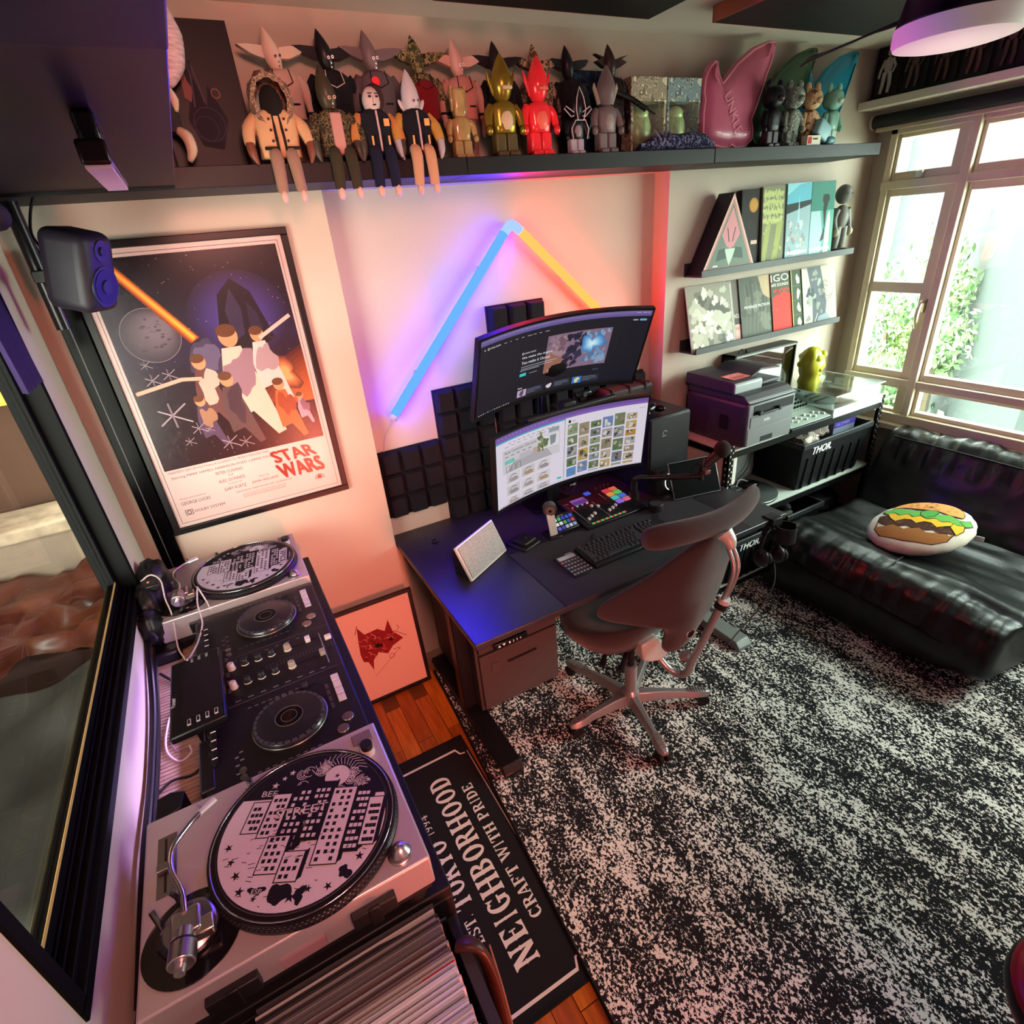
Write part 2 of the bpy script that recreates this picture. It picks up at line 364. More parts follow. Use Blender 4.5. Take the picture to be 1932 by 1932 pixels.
t = thing('luggage_chest', 'pale trunk with dark blots under the yellow panel behind the left window', 'trunk', (-.9, 1.7, 0))
MB().box(-1.35, -.62, 1.55, 1.9, 0, .62).build('body', M('pale_trunk', '7a6c60', r=.7, var=.1, vsc=9), t, bev=.02)
MB().box(-1.38, -.60, 1.53, 1.91, .62, .70).build('lid', M('pale_trunk_lid', '9c8c7a', r=.6, var=.3, vsc=12), t, bev=.015)
t = thing('draped_table', 'low table under crumpled reddish sheeting behind the left window', 'table', (-.7, 1.0, 0))
m = MB(); n = 26
for i in range(n+1):
    for j in range(n+1):
        x = -1.6+1.25*i/n; y = .60+.9*j/n; m.v.append((x, y, .40+.10*noise.noise(Vector((x*5, y*5, 1)))+.05*noise.noise(Vector((x*14, y*14, 3)))))
m.f = [(i*(n+1)+j, (i+1)*(n+1)+j, (i+1)*(n+1)+j+1, i*(n+1)+j+1) for i in range(n) for j in range(n)]; m.c = [m.col]*len(m.f)
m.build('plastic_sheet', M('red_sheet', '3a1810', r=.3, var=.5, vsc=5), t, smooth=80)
for x, y in ((-1.5, .7), (-.45, .7), (-.45, 1.4), (-1.5, 1.4)): MB().box(x-.03, x+.03, y-.03, y+.03, 0, .33).build('leg', M('dark_wood', '2a1a14', r=.5), t)
m = MB(); n = 22
for i in range(n+1):
    for j in range(n+1):
        x = -1.25+1.0*i/n; y = -.95+1.45*j/n; e = min(i, n-i, 3)/3*min(j, n-j, 3)/3
        m.v.append((x, y, .03+.42*e**.4+.10*noise.noise(Vector((x*4, y*4, 7)))))
m.f = [(i*(n+1)+j, (i+1)*(n+1)+j, (i+1)*(n+1)+j+1, i*(n+1)+j+1) for i in range(n) for j in range(n)]; m.c = [m.col]*len(m.f)
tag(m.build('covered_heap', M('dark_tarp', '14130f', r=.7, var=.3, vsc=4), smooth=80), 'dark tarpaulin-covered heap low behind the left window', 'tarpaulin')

# ---------------------------------------------------------------- outside the right window
t = thing('apartment_building', 'pale apartment block with open walkways seen through the wide window pane', 'building', (20, 5.3, -9))
d = Vector((.83, .56, 0)).normalized(); nrm = Vector((d.y, -d.x, 0)); A0 = Vector((20, 5.3, 0))
F3 = lambda u, v, e: A0+d*u+Vector((0, 0, v))-nrm*e     # e>0 = behind the facade
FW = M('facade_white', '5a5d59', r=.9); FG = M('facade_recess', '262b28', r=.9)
def fb(u0, u1, v0, v1, e0, e1, name, mat): return MB().prism([(u0, v0), (u1, v0), (u1, v1), (u0, v1)], F3, e0, e1).build(name, mat, t, smooth=0)
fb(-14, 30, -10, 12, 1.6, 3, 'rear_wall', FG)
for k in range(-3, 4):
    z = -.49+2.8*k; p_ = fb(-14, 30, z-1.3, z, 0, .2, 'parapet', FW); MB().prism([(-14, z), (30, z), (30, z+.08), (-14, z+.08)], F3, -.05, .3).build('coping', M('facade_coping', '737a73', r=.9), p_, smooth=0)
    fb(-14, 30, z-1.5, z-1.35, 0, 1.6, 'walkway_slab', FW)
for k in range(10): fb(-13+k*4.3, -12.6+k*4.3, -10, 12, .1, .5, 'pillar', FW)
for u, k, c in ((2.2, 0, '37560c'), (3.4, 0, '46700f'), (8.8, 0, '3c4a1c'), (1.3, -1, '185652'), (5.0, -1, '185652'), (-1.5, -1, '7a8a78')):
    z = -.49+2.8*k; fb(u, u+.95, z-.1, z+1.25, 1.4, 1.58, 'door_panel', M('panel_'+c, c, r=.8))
t = thing('grey_stair_block', 'grey louvred stair tower seen through the top left pane', 'building', (22, 9, -9))
MB().box(20, 25, 8.6, 13, -9, 9).build('wall', M('stair_wall', 'a6aca4', r=.9), t, smooth=0)
for k in range(9): MB().box(19.8, 20, 8.4, 10.6, -1+k*.7, -.7+k*.7).build('louvre', M('louvre_grey', '5a6468', r=.8), t, smooth=0)
def tree(name, label, c, r, n, seed):
    t = thing(name, label, 'tree', (c[0], c[1], -9)); R_ = random.Random(seed); m = MB()
    cl = [(Vector(c)+Vector((R_.gauss(0, .45)*r, R_.gauss(0, .45)*r, R_.gauss(0, .55)*r)), r*R_.uniform(.22, .42)) for _ in range(16)]
    for i in range(n):
        cc, rr = cl[i % len(cl)]; q = cc+Vector((R_.gauss(0, .5), R_.gauss(0, .5), R_.gauss(0, .5)))*rr
        E_ = Euler((R_.uniform(0, 3), R_.uniform(0, 3), R_.uniform(0, 6))).to_matrix(); s = R_.uniform(.03, .07)
        m.add([q+E_@Vector(p) for p in ((-s, 0, 0), (0, -s*.5, 0), (s, 0, 0), (0, s*.5, 0))], [(0, 1, 2, 3)], R_.choice(['5a7448', '6a8454', '7c9462', '4c6640']))
    tag(m.build('foliage', M('leaf', None, r=.8), t, smooth=0, fixn=False), kind='stuff')
    MB().tube([(c[0], c[1], -9), (c[0]+.1, c[1], -3), (c[0], c[1], c[2])], [.18, .12, .04]).build('trunk', M('bark', '5a5040', r=.9), t)
tree('garden_tree', 'pale green tree seen through the tall narrow pane', (9.4, 2.75, .1), .75, 2600, 3)
tree('garden_tree', 'loose green tree rising behind the middle of the wide pane', (9.2, 1.9, -.1), .85, 3000, 5)
tree('garden_bush', 'green bushy treetop showing in the lowest window panes', (8.8, 2.1, -1.35), .9, 3200, 9)
tag(MB().box(4.3, 60, -60, 60, -9.2, -9).build('ground', M('outside_ground', '8a8f84', r=.95), smooth=0), kind='structure')
# ---------------------------------------------------------------- long shelf, figures
SHB = M('black_shelf_foil', '101011', r=.5, bump=.1, bs=300)
for x0, x1, lab in ((-.046, 1.266, 'black floating shelf board carrying the four seated dolls'), (1.2685, 2.368, 'black floating shelf board above the neon light and monitors'), (2.371, 3.468, 'black floating shelf board under the pink winged plaque')):
    tag(MB().box(x0, x1, -.26, -.001, 2.109, 2.159).build('wall_shelf', SHB, bev=.0015), lab, 'shelf', 'black floating shelves in one long row')
def camo(name, cols, sc=60, r=.9, pw=.0):
    if name in MATS: return MATS[name]
    ma = M(name, cols[0], r=r, bump=.2, bs=500); nt = ma.node_tree; N = nt.nodes; L = nt.links
    n = N.new('ShaderNodeTexNoise'); n.inputs['Scale'].default_value = sc; n.inputs['Detail'].default_value = 1.5; n.inputs['Distortion'].default_value = .6
    tc = [k for k in N if k.type == 'TEX_COORD'][0]; L.new(tc.outputs['Object'], n.inputs['Vector'])
    cr = N.new('ShaderNodeValToRGB'); cr.color_ramp.interpolation = 'CONSTANT'; e = cr.color_ramp.elements
    e[0].color = (*lin(cols[0]), 1); e[0].position = 0; e[1].position = .47; e[1].color = (*lin(cols[1]), 1)
    for i, c in enumerate(cols[2:]): q = e.new(.53+.07*i); q.color = (*lin(c), 1)
    L.new(n.outputs['Fac'], cr.inputs[0]); L.new(cr.outputs[0], N['Principled BSDF'].inputs['Base Color']); return ma
CA_OL = camo('olive_camo', ['3d3f26', '6a6540', '8a8058', '25261a']); CA_BR = camo('brown_camo', ['5a3b2c', '8a6650', 'a98d70', '2d2320'])
CA_JK = camo('dark_camo', ['2a2418', '4f4630', '6d5f3c', '17140f'], 110); CA_WH = camo('grey_camo', ['6c7068', '9aa096', '4c524c', 'c0c4b8'], 90)
CA_BL = camo('blue_camo', ['1c1d3a', '2f3560', '8a86a0', '11122a'], 70)
def solid(c, kind='cloth'):
    c = c.lower()
    return M('%s_%s' % (kind, c), c, r={'cloth': .95, 'vinyl': .38, 'clear': .08}[kind], bump=.3 if kind == 'cloth' else 0, bs=500, trans=.75 if kind == 'clear' else 0)
RX = lambda a: Matrix.Rotation(a, 3, 'X'); RY = lambda a: Matrix.Rotation(a, 3, 'Y'); RZ = lambda a: Matrix.Rotation(a, 3, 'Z')
SPEAR = [(.0001, 0), (.010, .004), (.019, .018), (.0245, .036), (.026, .05), (.0235, .068), (.017, .087), (.009, .104), (.003, .114), (.0001, .118)]
def head(t, mat, z, s=1, lean=.12, eye=None, kind='spear', tilt=0, turn=0):
    Mx = Matrix.Translation((0, 0, z)) @ Matrix.Rotation(lean, 4, 'X') @ Matrix.Rotation(tilt, 4, 'Y') @ Matrix.Rotation(turn, 4, 'Z')
    h = MB().lathe([(r*s, q*s) for r, q in SPEAR], Mx, n=18).build('head', mat, t, smooth=80)
    if eye:
        m = MB(); e = lin(eye)
        for dx in (-.008, .009): 
            p = Mx @ Vector((dx*s, -.0245*s, .040*s)); m.cyl(p, p+Vector((0, -.003*s, 0)), .0045*s, n=10, col=eye)
            p = Mx @ Vector((dx*s, -.0255*s, .040*s)); m.cyl(p, p+Vector((0, -.003*s, 0)), .002*s, n=8, col='101010')
        for q in (.026, .016): p = Mx @ Vector((0, -.021*s*(.8 if q < .02 else 1), q*s)); m.cyl(p, p+Vector((0, -.003*s, 0)), .0026*s, n=8, col=eye)
        m.build('face_dots', paint(), h)
    return h
def fins(t, mat, z, s=1, span=.1, up=.012, trim=None, two=True):
    for sg in (-1, 1):
        f3 = lambda u, v, e: Vector((sg*u*s, e*s+.004*s-.02*s*0, (z+(v+up*(u/span))*s)))
        pl = [(.012, -.014), (.035, -.017), (.07, -.009), (span, .006), (.075, .011), (.04, .013), (.012, .012)]
        f = MB().prism(pl, f3, -.011, .011).build('fin', mat, t, bev=.003*s, seg=2)
        if trim:
            MB().prism([(.02, -.008), (.05, -.008), (.08, -.002), (.05, .002), (.02, .003)], f3, -.0095, -.0082).build('fin_trim', solid(trim), f, smooth=0)
def limb(t, name, mat, pts, rad, n=10, sub=None): return MB().tube(pts, rad, n=n, smooth=3).build(name, mat, t, smooth=80)
def torso(t, mat, z0, z1, w, dpt=.62, name='jacket', flare=1.05, nrows=8, y0=0):
    m = MB(); n = 20; vs = []; H0 = z1-z0
    prof = [(0, .80*flare), (.02, .92*flare), (.25, .93), (.5, .97), (.72, 1.0), (.86, .92), (.95, .66), (1.0, .34)]
    for q, k in prof:
        for i in range(n):
            a = 2*pi*i/n; c_, s_ = cos(a), sin(a); x = math.copysign(abs(c_)**.75, c_)*w*k; y = math.copysign(abs(s_)**.75, s_)*w*dpt*(k*.5+.5)
            rip = 1+.035*sin(7*a+9*q)+.07*noise.noise(Vector((cos(a)*2.5, sin(a)*2.5, q*7+w*50)))
            vs.append((x*rip, y*rip+y0, z0+q*H0))
    fs = [(k*n+i, k*n+(i+1) % n, (k+1)*n+(i+1) % n, (k+1)*n+i) for k in range(len(prof)-1) for i in range(n)]
    fs += [tuple(range(n-1, -1, -1)), tuple(range((len(prof)-1)*n, len(prof)*n))]
    return m.add(vs, fs).build(name, mat, t, smooth=80)
def standing(name, label, x, y, H, hm, jm, lm, hand, pan, eye='ffffff', trim=None, z=2.159, rz=0, grp='tall winged-head dolls standing along the back of the shelf', extra=None, span=.1, arms=None, fin=None):
    s = H/.345; t = thing(name, label, 'toy figure', (x, y, z), rz, grp)
    T0 = MW[t.name]; MW[t.name] = Matrix.Identity(4)
    S = lambda pts: [(a*s, b*s, c*s) for a, b, c in pts]
    for sg in (-1, 1):
        limb(t, 'leg', pan, S([(sg*.022, 0, .15), (sg*.026, 0, .09), (sg*.027, .002, .02)]), [.024*s, .021*s, .019*s])
        MB().ell((sg*.028*s, -.012*s, .011*s), (.015*s, .030*s, .011*s)).build('foot', solid(hand, 'vinyl'), t, smooth=80)
        limb(t, 'sleeve', arms or jm, S([(sg*.045, 0, .228), (sg*.064, 0, .20), (sg*.073, -.006, .16), (sg*.072, -.014, .125)]), [.018*s, .019*s, .016*s, .013*s])
        limb(t, 'hand', solid(hand, 'vinyl'), S([(sg*.072, -.014, .128), (sg*.072, -.018, .11), (sg*.066, -.020, .088), (sg*.064, -.02, .072)]), [.011*s, .013*s, .009*s, .003*s], n=8)
        MB().box(sg*.062*s-.013*s, sg*.062*s+.013*s, -.03*s, .015*s, .137*s, .143*s).build('cuff_band', solid('17171a'), t, bev=.003*s)
    j = torso(t, jm, .125*s, .246*s, .056*s)
    MB().tube(S([(-.022, -.03, .243), (-.026, -.043, .21), (0, -.046, .198), (.026, -.043, .21), (.022, -.03, .243)]), .0016*s, n=5).build('collar_piping', solid('1c1518' if not trim else trim), j)
    MB().box(-.035*s, -.012*s, -.0385*s, -.034*s, .158*s, .162*s).box(.012*s, .035*s, -.0385*s, -.034*s, .158*s, .162*s).build('pocket', solid('1c1518'), j, bev=.0006)
    MB().cyl((0, 0, .235*s), (0, -.002*s, .262*s), .014*s, n=12).build('neck', hm, t)
    head(t, hm, .238*s, s*.92, .06, eye, tilt=-.20, turn=.45); fins(t, fin or hm, .285*s, s, span, trim=trim)
    if extra: extra(t, s)
    MW[t.name] = T0; return t
def disc_badge(col):
    def f(t, s): MB().cyl((-.014*s, -.036*s, .214*s), (-.014*s, -.041*s, .213*s), .013*s, n=20).build('badge', solid(col), t)
    return f
YB = -.09
standing('winged_doll', 'cream doll with cream jacket and long fins at the left end of the back row', .775, YB, .345, solid('cdb8a6', 'vinyl'), solid('b99f92'), None, 'c0a898', solid('8a7468'), eye='7a6058')
standing('winged_doll', 'black winged doll with white dot face behind the olive camouflage doll', .925, YB, .347, solid('111216', 'vinyl'), solid('15161b'), None, '15161b', solid('1c1d22'), trim='c9b8ac')
standing('winged_doll', 'grey winged doll with a red disc on its chest', 1.062, YB, .35, solid('6e5e62', 'vinyl'), solid('5a4d52'), None, '453b3e', solid('4a3e40'), extra=disc_badge('e8303c'))
standing('winged_doll', 'camouflage winged doll wearing a dark red shirt', 1.213, YB, .345, CA_OL, CA_OL, None, '2a1a16', solid('3a1414'), eye='3a3a28', extra=lambda t, s: torso(t, solid('701820'), .12*s, .225*s, .046*s, name='shirt', y0=-.018*s))
standing('winged_doll', 'pale pink winged doll with a pink jacket and black trimmed fins', 1.352, YB, .34, solid('caa096', 'vinyl'), solid('c08a82'), None, 'b89088', solid('8a6a64'), trim='1a1517')
standing('winged_doll', 'dark brown winged doll mostly hidden behind the gold figure', 1.50, YB, .342, solid('1e1518', 'vinyl'), solid('191518'), None, '191518', solid('1c1a1c'), trim='c4b0a0')
standing('winged_doll', 'brown camouflage winged doll standing behind the red figure', 1.655, YB, .34, CA_BR, CA_BR, None, '4a352c', solid('4a3830'), eye='5a4438')
standing('winged_doll', 'plain black winged doll without a face behind the outlined figure', 1.79, YB, .342, solid('16171c', 'vinyl'), solid('17181e'), None, '15161b', solid('1a1024'), eye=None, span=.085)
def gun(t, s):
    g = MB().tube([(-.03*s, -.05*s, .20*s), (.06*s, -.06*s, .17*s)], .010*s, n=8).tube([(.05*s, -.06*s, .173*s), (.15*s, -.075*s, .125*s)], [.006*s, .003*s], n=8)
    for k in range(6): g.cyl((.055*s+k*.011*s, -.06*s, .171*s-k*.005*s), (.060*s+k*.011*s, -.0605*s, .169*s-k*.005*s), .0105*s, n=8)
    g.build('toy_rifle', solid('17130f', 'vinyl'), t)
standing('armed_doll', 'dark brown doll with pointed head aiming a long black toy rifle', 1.972, -.10, .35, solid('2e1c1c', 'vinyl'), solid('20181a'), None, '20181a', solid('1a1416'), eye=None, span=.045, extra=gun)
# seated front row, legs over the shelf edge
def seated(label, x, headf, jm, pan, hand, arm=None, foot='c8a090', wid=.05, extra=None):
    t = thing('seated_doll', label, 'toy figure', (x, -.235, 2.159), 0, 'dolls sitting on the shelf edge'); T0 = MW[t.name]; MW[t.name] = Matrix.Identity(4)
    for sg in (-1, 1):
        limb(t, 'leg', pan, [(sg*.018, .0, .020), (sg*.021, -.03, .022), (sg*.022, -.043, .004), (sg*.024, -.045, -.035), (sg*.026, -.043, -.072)], [.016, .017, .018, .0165, .015])
        MB().ell((sg*.027, -.050, -.083), (.010, .013, .017)).build('foot', solid(foot, 'vinyl'), t, smooth=80)
        limb(t, 'sleeve', arm or jm, [(sg*wid*.8, 0, .108), (sg*wid*1.25, -.01, .08), (sg*wid*1.38, -.025, .045)], [.017, .018, .014])
        limb(t, 'hand', solid(hand, 'vinyl'), [(sg*wid*1.38, -.025, .047), (sg*wid*1.36, -.030, .022), (sg*wid*1.22, -.036, -.004)], [.012, .012, .003], n=8)
    j = torso(t, jm, .012, .128, wid, .66)
    headf(t)
    if extra: extra(t, j)
    MW[t.name] = T0; return t
def parka(t):
    h = MB(); n = 22; vs = []
    for (rx, rz_, y) in ((.040, .050, -.030), (.052, .062, -.036), (.058, .068, -.02), (.052, .062, .01), (.03, .04, .03)):
        for i in range(n):
            a = 2*pi*i/n; k = 1+.06*sin(9*a+y*200)*(y < -.01); vs.append((rx*cos(a)*k, y, .142+rz_*sin(a)*k))
    h.add(vs, [(k*n+i, k*n+(i+1) % n, (k+1)*n+(i+1) % n, (k+1)*n+i) for k in range(4) for i in range(n)])
    h.build('fur_hood', camo('fur', ['6a5444', '8f7662', 'a88e76', '4a3a30'], 200), t, smooth=80)
    MB().ell((0, -.015, .135), (.030, .03, .045)).build('head', solid('14100f'), t, smooth=80)
def parka_x(t, j):
    for sg in (-1, 1):
        MB().tube([(sg*.008, -.034, .115), (sg*.010, -.040, .06), (sg*.010, -.040, .02)], .0035, n=6).build('zip_band', solid('1b1310'), j)
        MB().box(sg*.03-.016, sg*.03+.016, -.043, -.034, .030, .037).build('pocket', solid('1b1310'), j, bev=.001)
        for z in (.10, .075, .05): MB().ell((sg*.020, -.039, z), .0035, nu=8, nv=5).build('button', solid('2a1812', 'vinyl'), j)
seated('fur-hooded parka doll in cream coat sitting at the left of the shelf edge', .705, parka, solid('c09870'), solid('8a6c5c'), '6a3c2c', wid=.058, extra=parka_x)
def tee(c, w=.016):
    return lambda t, j: MB().box(-w, w, -.040, -.030, .015, .115).build('shirt_front', solid(c), j, bev=.004)
seated('olive seated doll with pointed dark head and camouflage jacket', .868, lambda t: head(t, solid('3a3526', 'vinyl'), .112, 1.0, .05, 'd0a890', tilt=-.14, turn=.3), CA_JK, solid('332d1e'), '3d3830', extra=tee('b08078'))
def mask(t):
    h = MB().ell((0, -.006, .148), (.026, .028, .034)).build('head', solid('c4b0ac', 'vinyl'), t, smooth=80)
    m = MB('141010')
    for dx in (-.010, .010): m.ell((dx, -.031, .154), (.0055, .004, .0028), nu=8, nv=5); m.box(dx-.006, dx+.006, -.034, -.030, .160, .162)
    m.ell((0, -.033, .134), (.006, .003, .002), nu=8, nv=5); m.build('face', paint(), h)
    MB('c4b0ac').ell((0, -.034, .145), (.004, .006, .009), nu=8, nv=6).build('nose', paint(), h)
    MB().ell((.012, .004, .154), (.031, .027, .037)).build('hair', solid('3a2020'), t, smooth=80)
def varsity(t, j):
    m = MB('d8a060')
    m.box(.018, .034, -.040, -.034, .082, .100); m.box(-.026, -.021, -.042, -.036, .035, .058); m.box(.024, .029, -.042, -.036, .035, .058); m.build('patch', cloth(), j, bev=.001)
    MB().tube([(0, -.034, .12), (0, -.04, .07), (0, -.04, .02)], .003, n=6, col='c0a0a0').build('zip', cloth(), j)
seated('white-masked seated doll with dark hair and navy varsity jacket', .988, mask, solid('12131c'), solid('13152a'), '3a2c26', arm=solid('b0743c'), extra=varsity)
def earhead(t):
    h = head(t, solid('b8b0b4', 'vinyl'), .106, 1.02, .04, '9a8c92', tilt=-.08, turn=.3)
    for sg in (-1, 1): MB().ell((sg*.028, .004, .135), (.008, .005, .022), RY(sg*.6)).build('ear_fin', solid('b8b0b4', 'vinyl'), h, smooth=80)
seated('pale grey pointed-head doll with navy vest and tan trousers', 1.115, earhead, solid('10121c'), solid('b88c6c'), '9a9298', arm=solid('b0843c'), extra=varsity)
# standing blocky figures in the front row
def blocky(name, label, x, y, H, mat, kind='spear', belly=None, z=2.159, grp='small blocky figures along the shelf', m2=None, ear=None, rz=0):
    s = H/.28; t = thing(name, label, 'toy figure', (x, y, z), rz, grp); T0 = MW[t.name]; MW[t.name] = Matrix.Identity(4)
    m2 = m2 or mat; hz = .155 if kind == 'bear' else .14
    for sg in (-1, 1):
        MB().box(sg*.021*s-.019*s, sg*.021*s+.019*s, -.019*s, .019*s, 0, .068*s).build('leg', m2, t, bev=.006*s, seg=3)
        MB().box(sg*.021*s-.019*s, sg*.021*s+.019*s, -.033*s, .016*s, 0, .018*s).build('foot', m2, t, bev=.006*s, seg=3)
        limb(t, 'arm', mat, [(sg*.040*s, 0, .138*s), (sg*.055*s, -.004*s, .115*s), (sg*.060*s, -.014*s, .085*s)], [.014*s, .015*s, .011*s])
        MB().ell((sg*.061*s, -.018*s, .073*s), (.011*s, .012*s, .014*s)).build('hand', mat, t, smooth=80)
    torso(t, mat, .066*s, .152*s, .043*s, .7, name='body', flare=.95)
    if belly: MB().ell((0, -.022*s, .10*s), (.024*s, .012*s, .032*s)).build('belly', belly, t, smooth=80)
    if kind == 'bear':
        h = MB().ell((0, 0, .198*s), (.049*s, .044*s, .045*s), pw=.85).build('head', mat, t, smooth=80)
        MB().ell((0, -.042*s, .188*s), (.02*s, .014*s, .013*s)).build('muzzle', m2, h, smooth=80)
        for sg in (-1, 1): MB().ell((sg*.036*s, 0, .246*s), (.017*s, .012*s, .021*s)).build('ear', ear or mat, h, smooth=80)
    elif kind == 'block':
        MB().box(-.026*s, .026*s, -.024*s, .024*s, .15*s, .25*s).build('head', mat, t, bev=.012*s, seg=3)
        for sg in (-1, 1): MB().box(sg*.03*s-.006*s, sg*.03*s+.006*s, -.01*s, .01*s, .17*s, .26*s).build('head_fin', mat, t, bev=.004*s)
    else:
        h = MB().lathe([(r*1.35*s, q*1.12*s) for r, q in SPEAR], Matrix.Translation((0, -.004*s, .142*s)), n=18).build('head', mat, t, smooth=80)
        if kind != 'shark':
            f3 = lambda u, v, e: Vector((u*s, e*s, v*s))
            for sg in (-1, 1): MB().prism([(sg*.022, .185), (sg*.052, .235), (sg*.046, .205), (sg*.030, .165)], f3, -.005, .005).build('head_fin', mat, h, bev=.002*s)
            MB().box(-.016*s, .016*s, -.046*s, -.03*s, .176*s, .186*s).build('jaw', belly or mat, h, bev=.003*s)
    MW[t.name] = T0; return t
GOLD = M('gold_vinyl', '8f7c2c', r=.25, m=.6); CLR = solid('d8b860', 'clear'); RED = M('red_translucent', 'e8303a', r=.2, var=.15, vsc=20, coat=.3)
blocky('clear_figure', 'see-through yellow blocky figure with a flat-topped head', 1.29, -.19, .215, M('clear_amber', 'd8b878', r=.12, trans=.55, var=.2, vsc=30), 'block')
blocky('gold_figure', 'olive gold figure with pointed helmet head and toothed grin', 1.45, -.19, .292, GOLD, 'spear', belly=solid('c8b090', 'vinyl'), m2=M('olive_vinyl', '4c4524', r=.4))
blocky('red_figure', 'bright red figure with pointed head and chevron chest', 1.588, -.19, .292, RED, 'spear', belly=solid('e86a58', 'vinyl'))
t = blocky('outlined_figure', 'small black figure with white outlined head, fins and body', 1.735, -.2, .20, solid('141216', 'vinyl'), 'shark', belly=solid('8a7c84', 'vinyl'), m2=solid('a89ca8', 'vinyl'))
m = MB('c8b8c0')
for pts in ([(-.012, -.036, .10), (-.020, -.038, .13), (-.014, -.034, .165), (0, -.030, .195), (.014, -.034, .165), (.020, -.038, .13), (.012, -.036, .10)], [(-.018, -.02, .125), (-.05, -.02, .142), (-.058, -.02, .135), (-.03, -.02, .112), (-.018, -.02, .115)], [(.018, -.02, .125), (.05, -.02, .142), (.058, -.02, .135), (.03, -.02, .112), (.018, -.02, .115)], [(-.03, -.03, .045), (-.036, -.03, .075), (-.02, -.034, .10), (.02, -.034, .10), (.036, -.03, .075), (.03, -.03, .045)]):
    m.tube([(1.735+a, -.2+b, 2.159+c) for a, b, c in pts], .0019, n=5)
m.build('outline_trim', paint(), t)
t = blocky('shark_figure', 'matt grey figure with long snout head and pale ear fins', 1.872, -.195, .272, solid('6e6264', 'vinyl'), 'shark', belly=solid('988e8c', 'vinyl'))
for sg in (-1, 1): MB().prism([(sg*.020, .155), (sg*.050, .215), (sg*.055, .20), (sg*.034, .15)], lambda u, v, e: Vector((1.872+u, -.195+e, 2.159+v)), -.004, .004).build('ear', solid('a8a090', 'vinyl'), t, bev=.0015)
# black display box at the far left with a printed winged figure, and the striped cap figure beside it
t = thing('display_box', 'tall glossy black display box with a faint winged figure, left end of shelf', 'box', (.55, -.10, 2.159))
MB().box(.44, .655, -.14, -.02, 2.159, 2.498).build('box_body', M('gloss_black_card', '050507', r=.45, spec=.2), t, bev=.001)
p = Pr(); p.poly([(.08, .06), (.06, .12), (.075, .16), (.068, .22), (.085, .245), (.10, .21), (.115, .15), (.13, .20), (.14, .17), (.16, .12), (.13, .05)], '1d1a26')
p.poly([(.066, .17), (.07, .235), (.078, .25), (.082, .21), (.09, .19), (.08, .16)], '7a5550'); p.line([(.085, .15), (.095, .22), (.10, .25), (.108, .20), (.112, .16)], .004, '4a4050'); p.ring(.145, .18, .012, .003, '7a5048'); p.ring(.11, .11, .04, .002, '3c3a48'); p.ring(.10, .10, .03, .002, '35323f')
p.build('printed_figure', plane3((.44, -.1402, 2.159), (1, 0, 0), (0, 0, 1)), t)
t = thing('striped_doll', 'pale striped doll half hidden at the cabinet edge, leftmost on the shelf', 'toy figure', (.46, -.2, 2.159))
MB().tube([(.47, -.2, 2.56), (.485, -.2, 2.50), (.492, -.2, 2.445), (.484, -.2, 2.39), (.463, -.2, 2.345)], [.03, .034, .045, .040, .018], n=14, smooth=5).build('striped_cap', M('striped_cloth', 'c9b0b4', r=.9, var=.3, vsc=30, stretch=(1, 1, 6)), t, smooth=80)
MB().tube([(.440, -.2, 2.33), (.446, -.2, 2.28), (.448, -.2, 2.24)], [.03, .032, .028], n=12, smooth=4).build('body', solid('2c2628'), t, smooth=80); MB().tube([(.468, -.215, 2.335), (.474, -.218, 2.31), (.470, -.215, 2.285)], [.006, .011, .006], n=8, smooth=3).build('pale_band', solid('c4b29c'), t, smooth=80)
MB().tube([(.462, -.215, 2.245), (.478, -.225, 2.228), (.481, -.225, 2.20), (.468, -.22, 2.174)], [.010, .015, .014, .006], n=10, smooth=4).build('claw_hand', solid('b8a890', 'vinyl'), t, smooth=80)
# boxes behind the figures
t = thing('blue_box', 'dark blue mottled box leaning behind the black winged doll', 'box', (1.90, -.05, 2.159)); MB().box(1.83, 1.97, -.06, -.01, 2.159, 2.44).build('box_body', camo('blue_mottle', ['0e1a2c', '1c3350', '122238', '2d4a66'], 25), t, bev=.002)
for x0, x1, c in ((2.045, 2.222, ['9c9480', 'b8b09a', '7a7460', 'd8d2b8']), (2.228, 2.405, ['7c94a0', 'a8a890', '5a7480', 'c8ccb8'])):
    cam_ = camo('box_print_%s' % c[0], c, 30)
    t = thing('toy_window_box', 'patterned toy box with a clear front, %s' % ('left of the pair beside the pink plaque' if x0 < 2.1 else 'blue-topped, touching the pink plaque'), 'box', (x0, -.09, 2.159), 0, 'pair of patterned toy boxes with clear fronts')
    MB().box(x0, x1, -.13, -.02, 2.335, 2.412).box(x0, x1, -.03, -.02, 2.159, 2.335).box(x0, x0+.012, -.13, -.03, 2.159, 2.335).box(x1-.012, x1, -.13, -.03, 2.159, 2.335).box(x0+.012, x1-.012, -.13, -.03, 2.159, 2.165).build('printed_carton', cam_, t, bev=.001)
    MB().box(x0+.012, x1-.012, -.131, -.129, 2.165, 2.335).build('clear_window', glassmat('box_window', (.95, 1, .92), .12, .12), t, smooth=0)
    MB().ell(((x0+x1)/2, -.08, 2.245), (.05, .035, .07)).ell(((x0+x1)/2, -.08, 2.30), (.035, .03, .03)).build('packed_toy', M('silver_toy', 'd8e8b8', r=.3, m=.2, var=.5, vsc=18), t, smooth=80)
t = thing('camo_shoe', 'dark blue camouflage shoe lying in front of the patterned boxes', 'shoe', (2.2, -.19, 2.159))
m = MB(); n = 14; prof = [(2.02, .010, .012), (2.05, .028, .030), (2.10, .034, .05), (2.15, .034, .06), (2.22, .035, .055), (2.30, .036, .062), (2.36, .034, .055), (2.40, .026, .03), (2.415, .008, .012)]
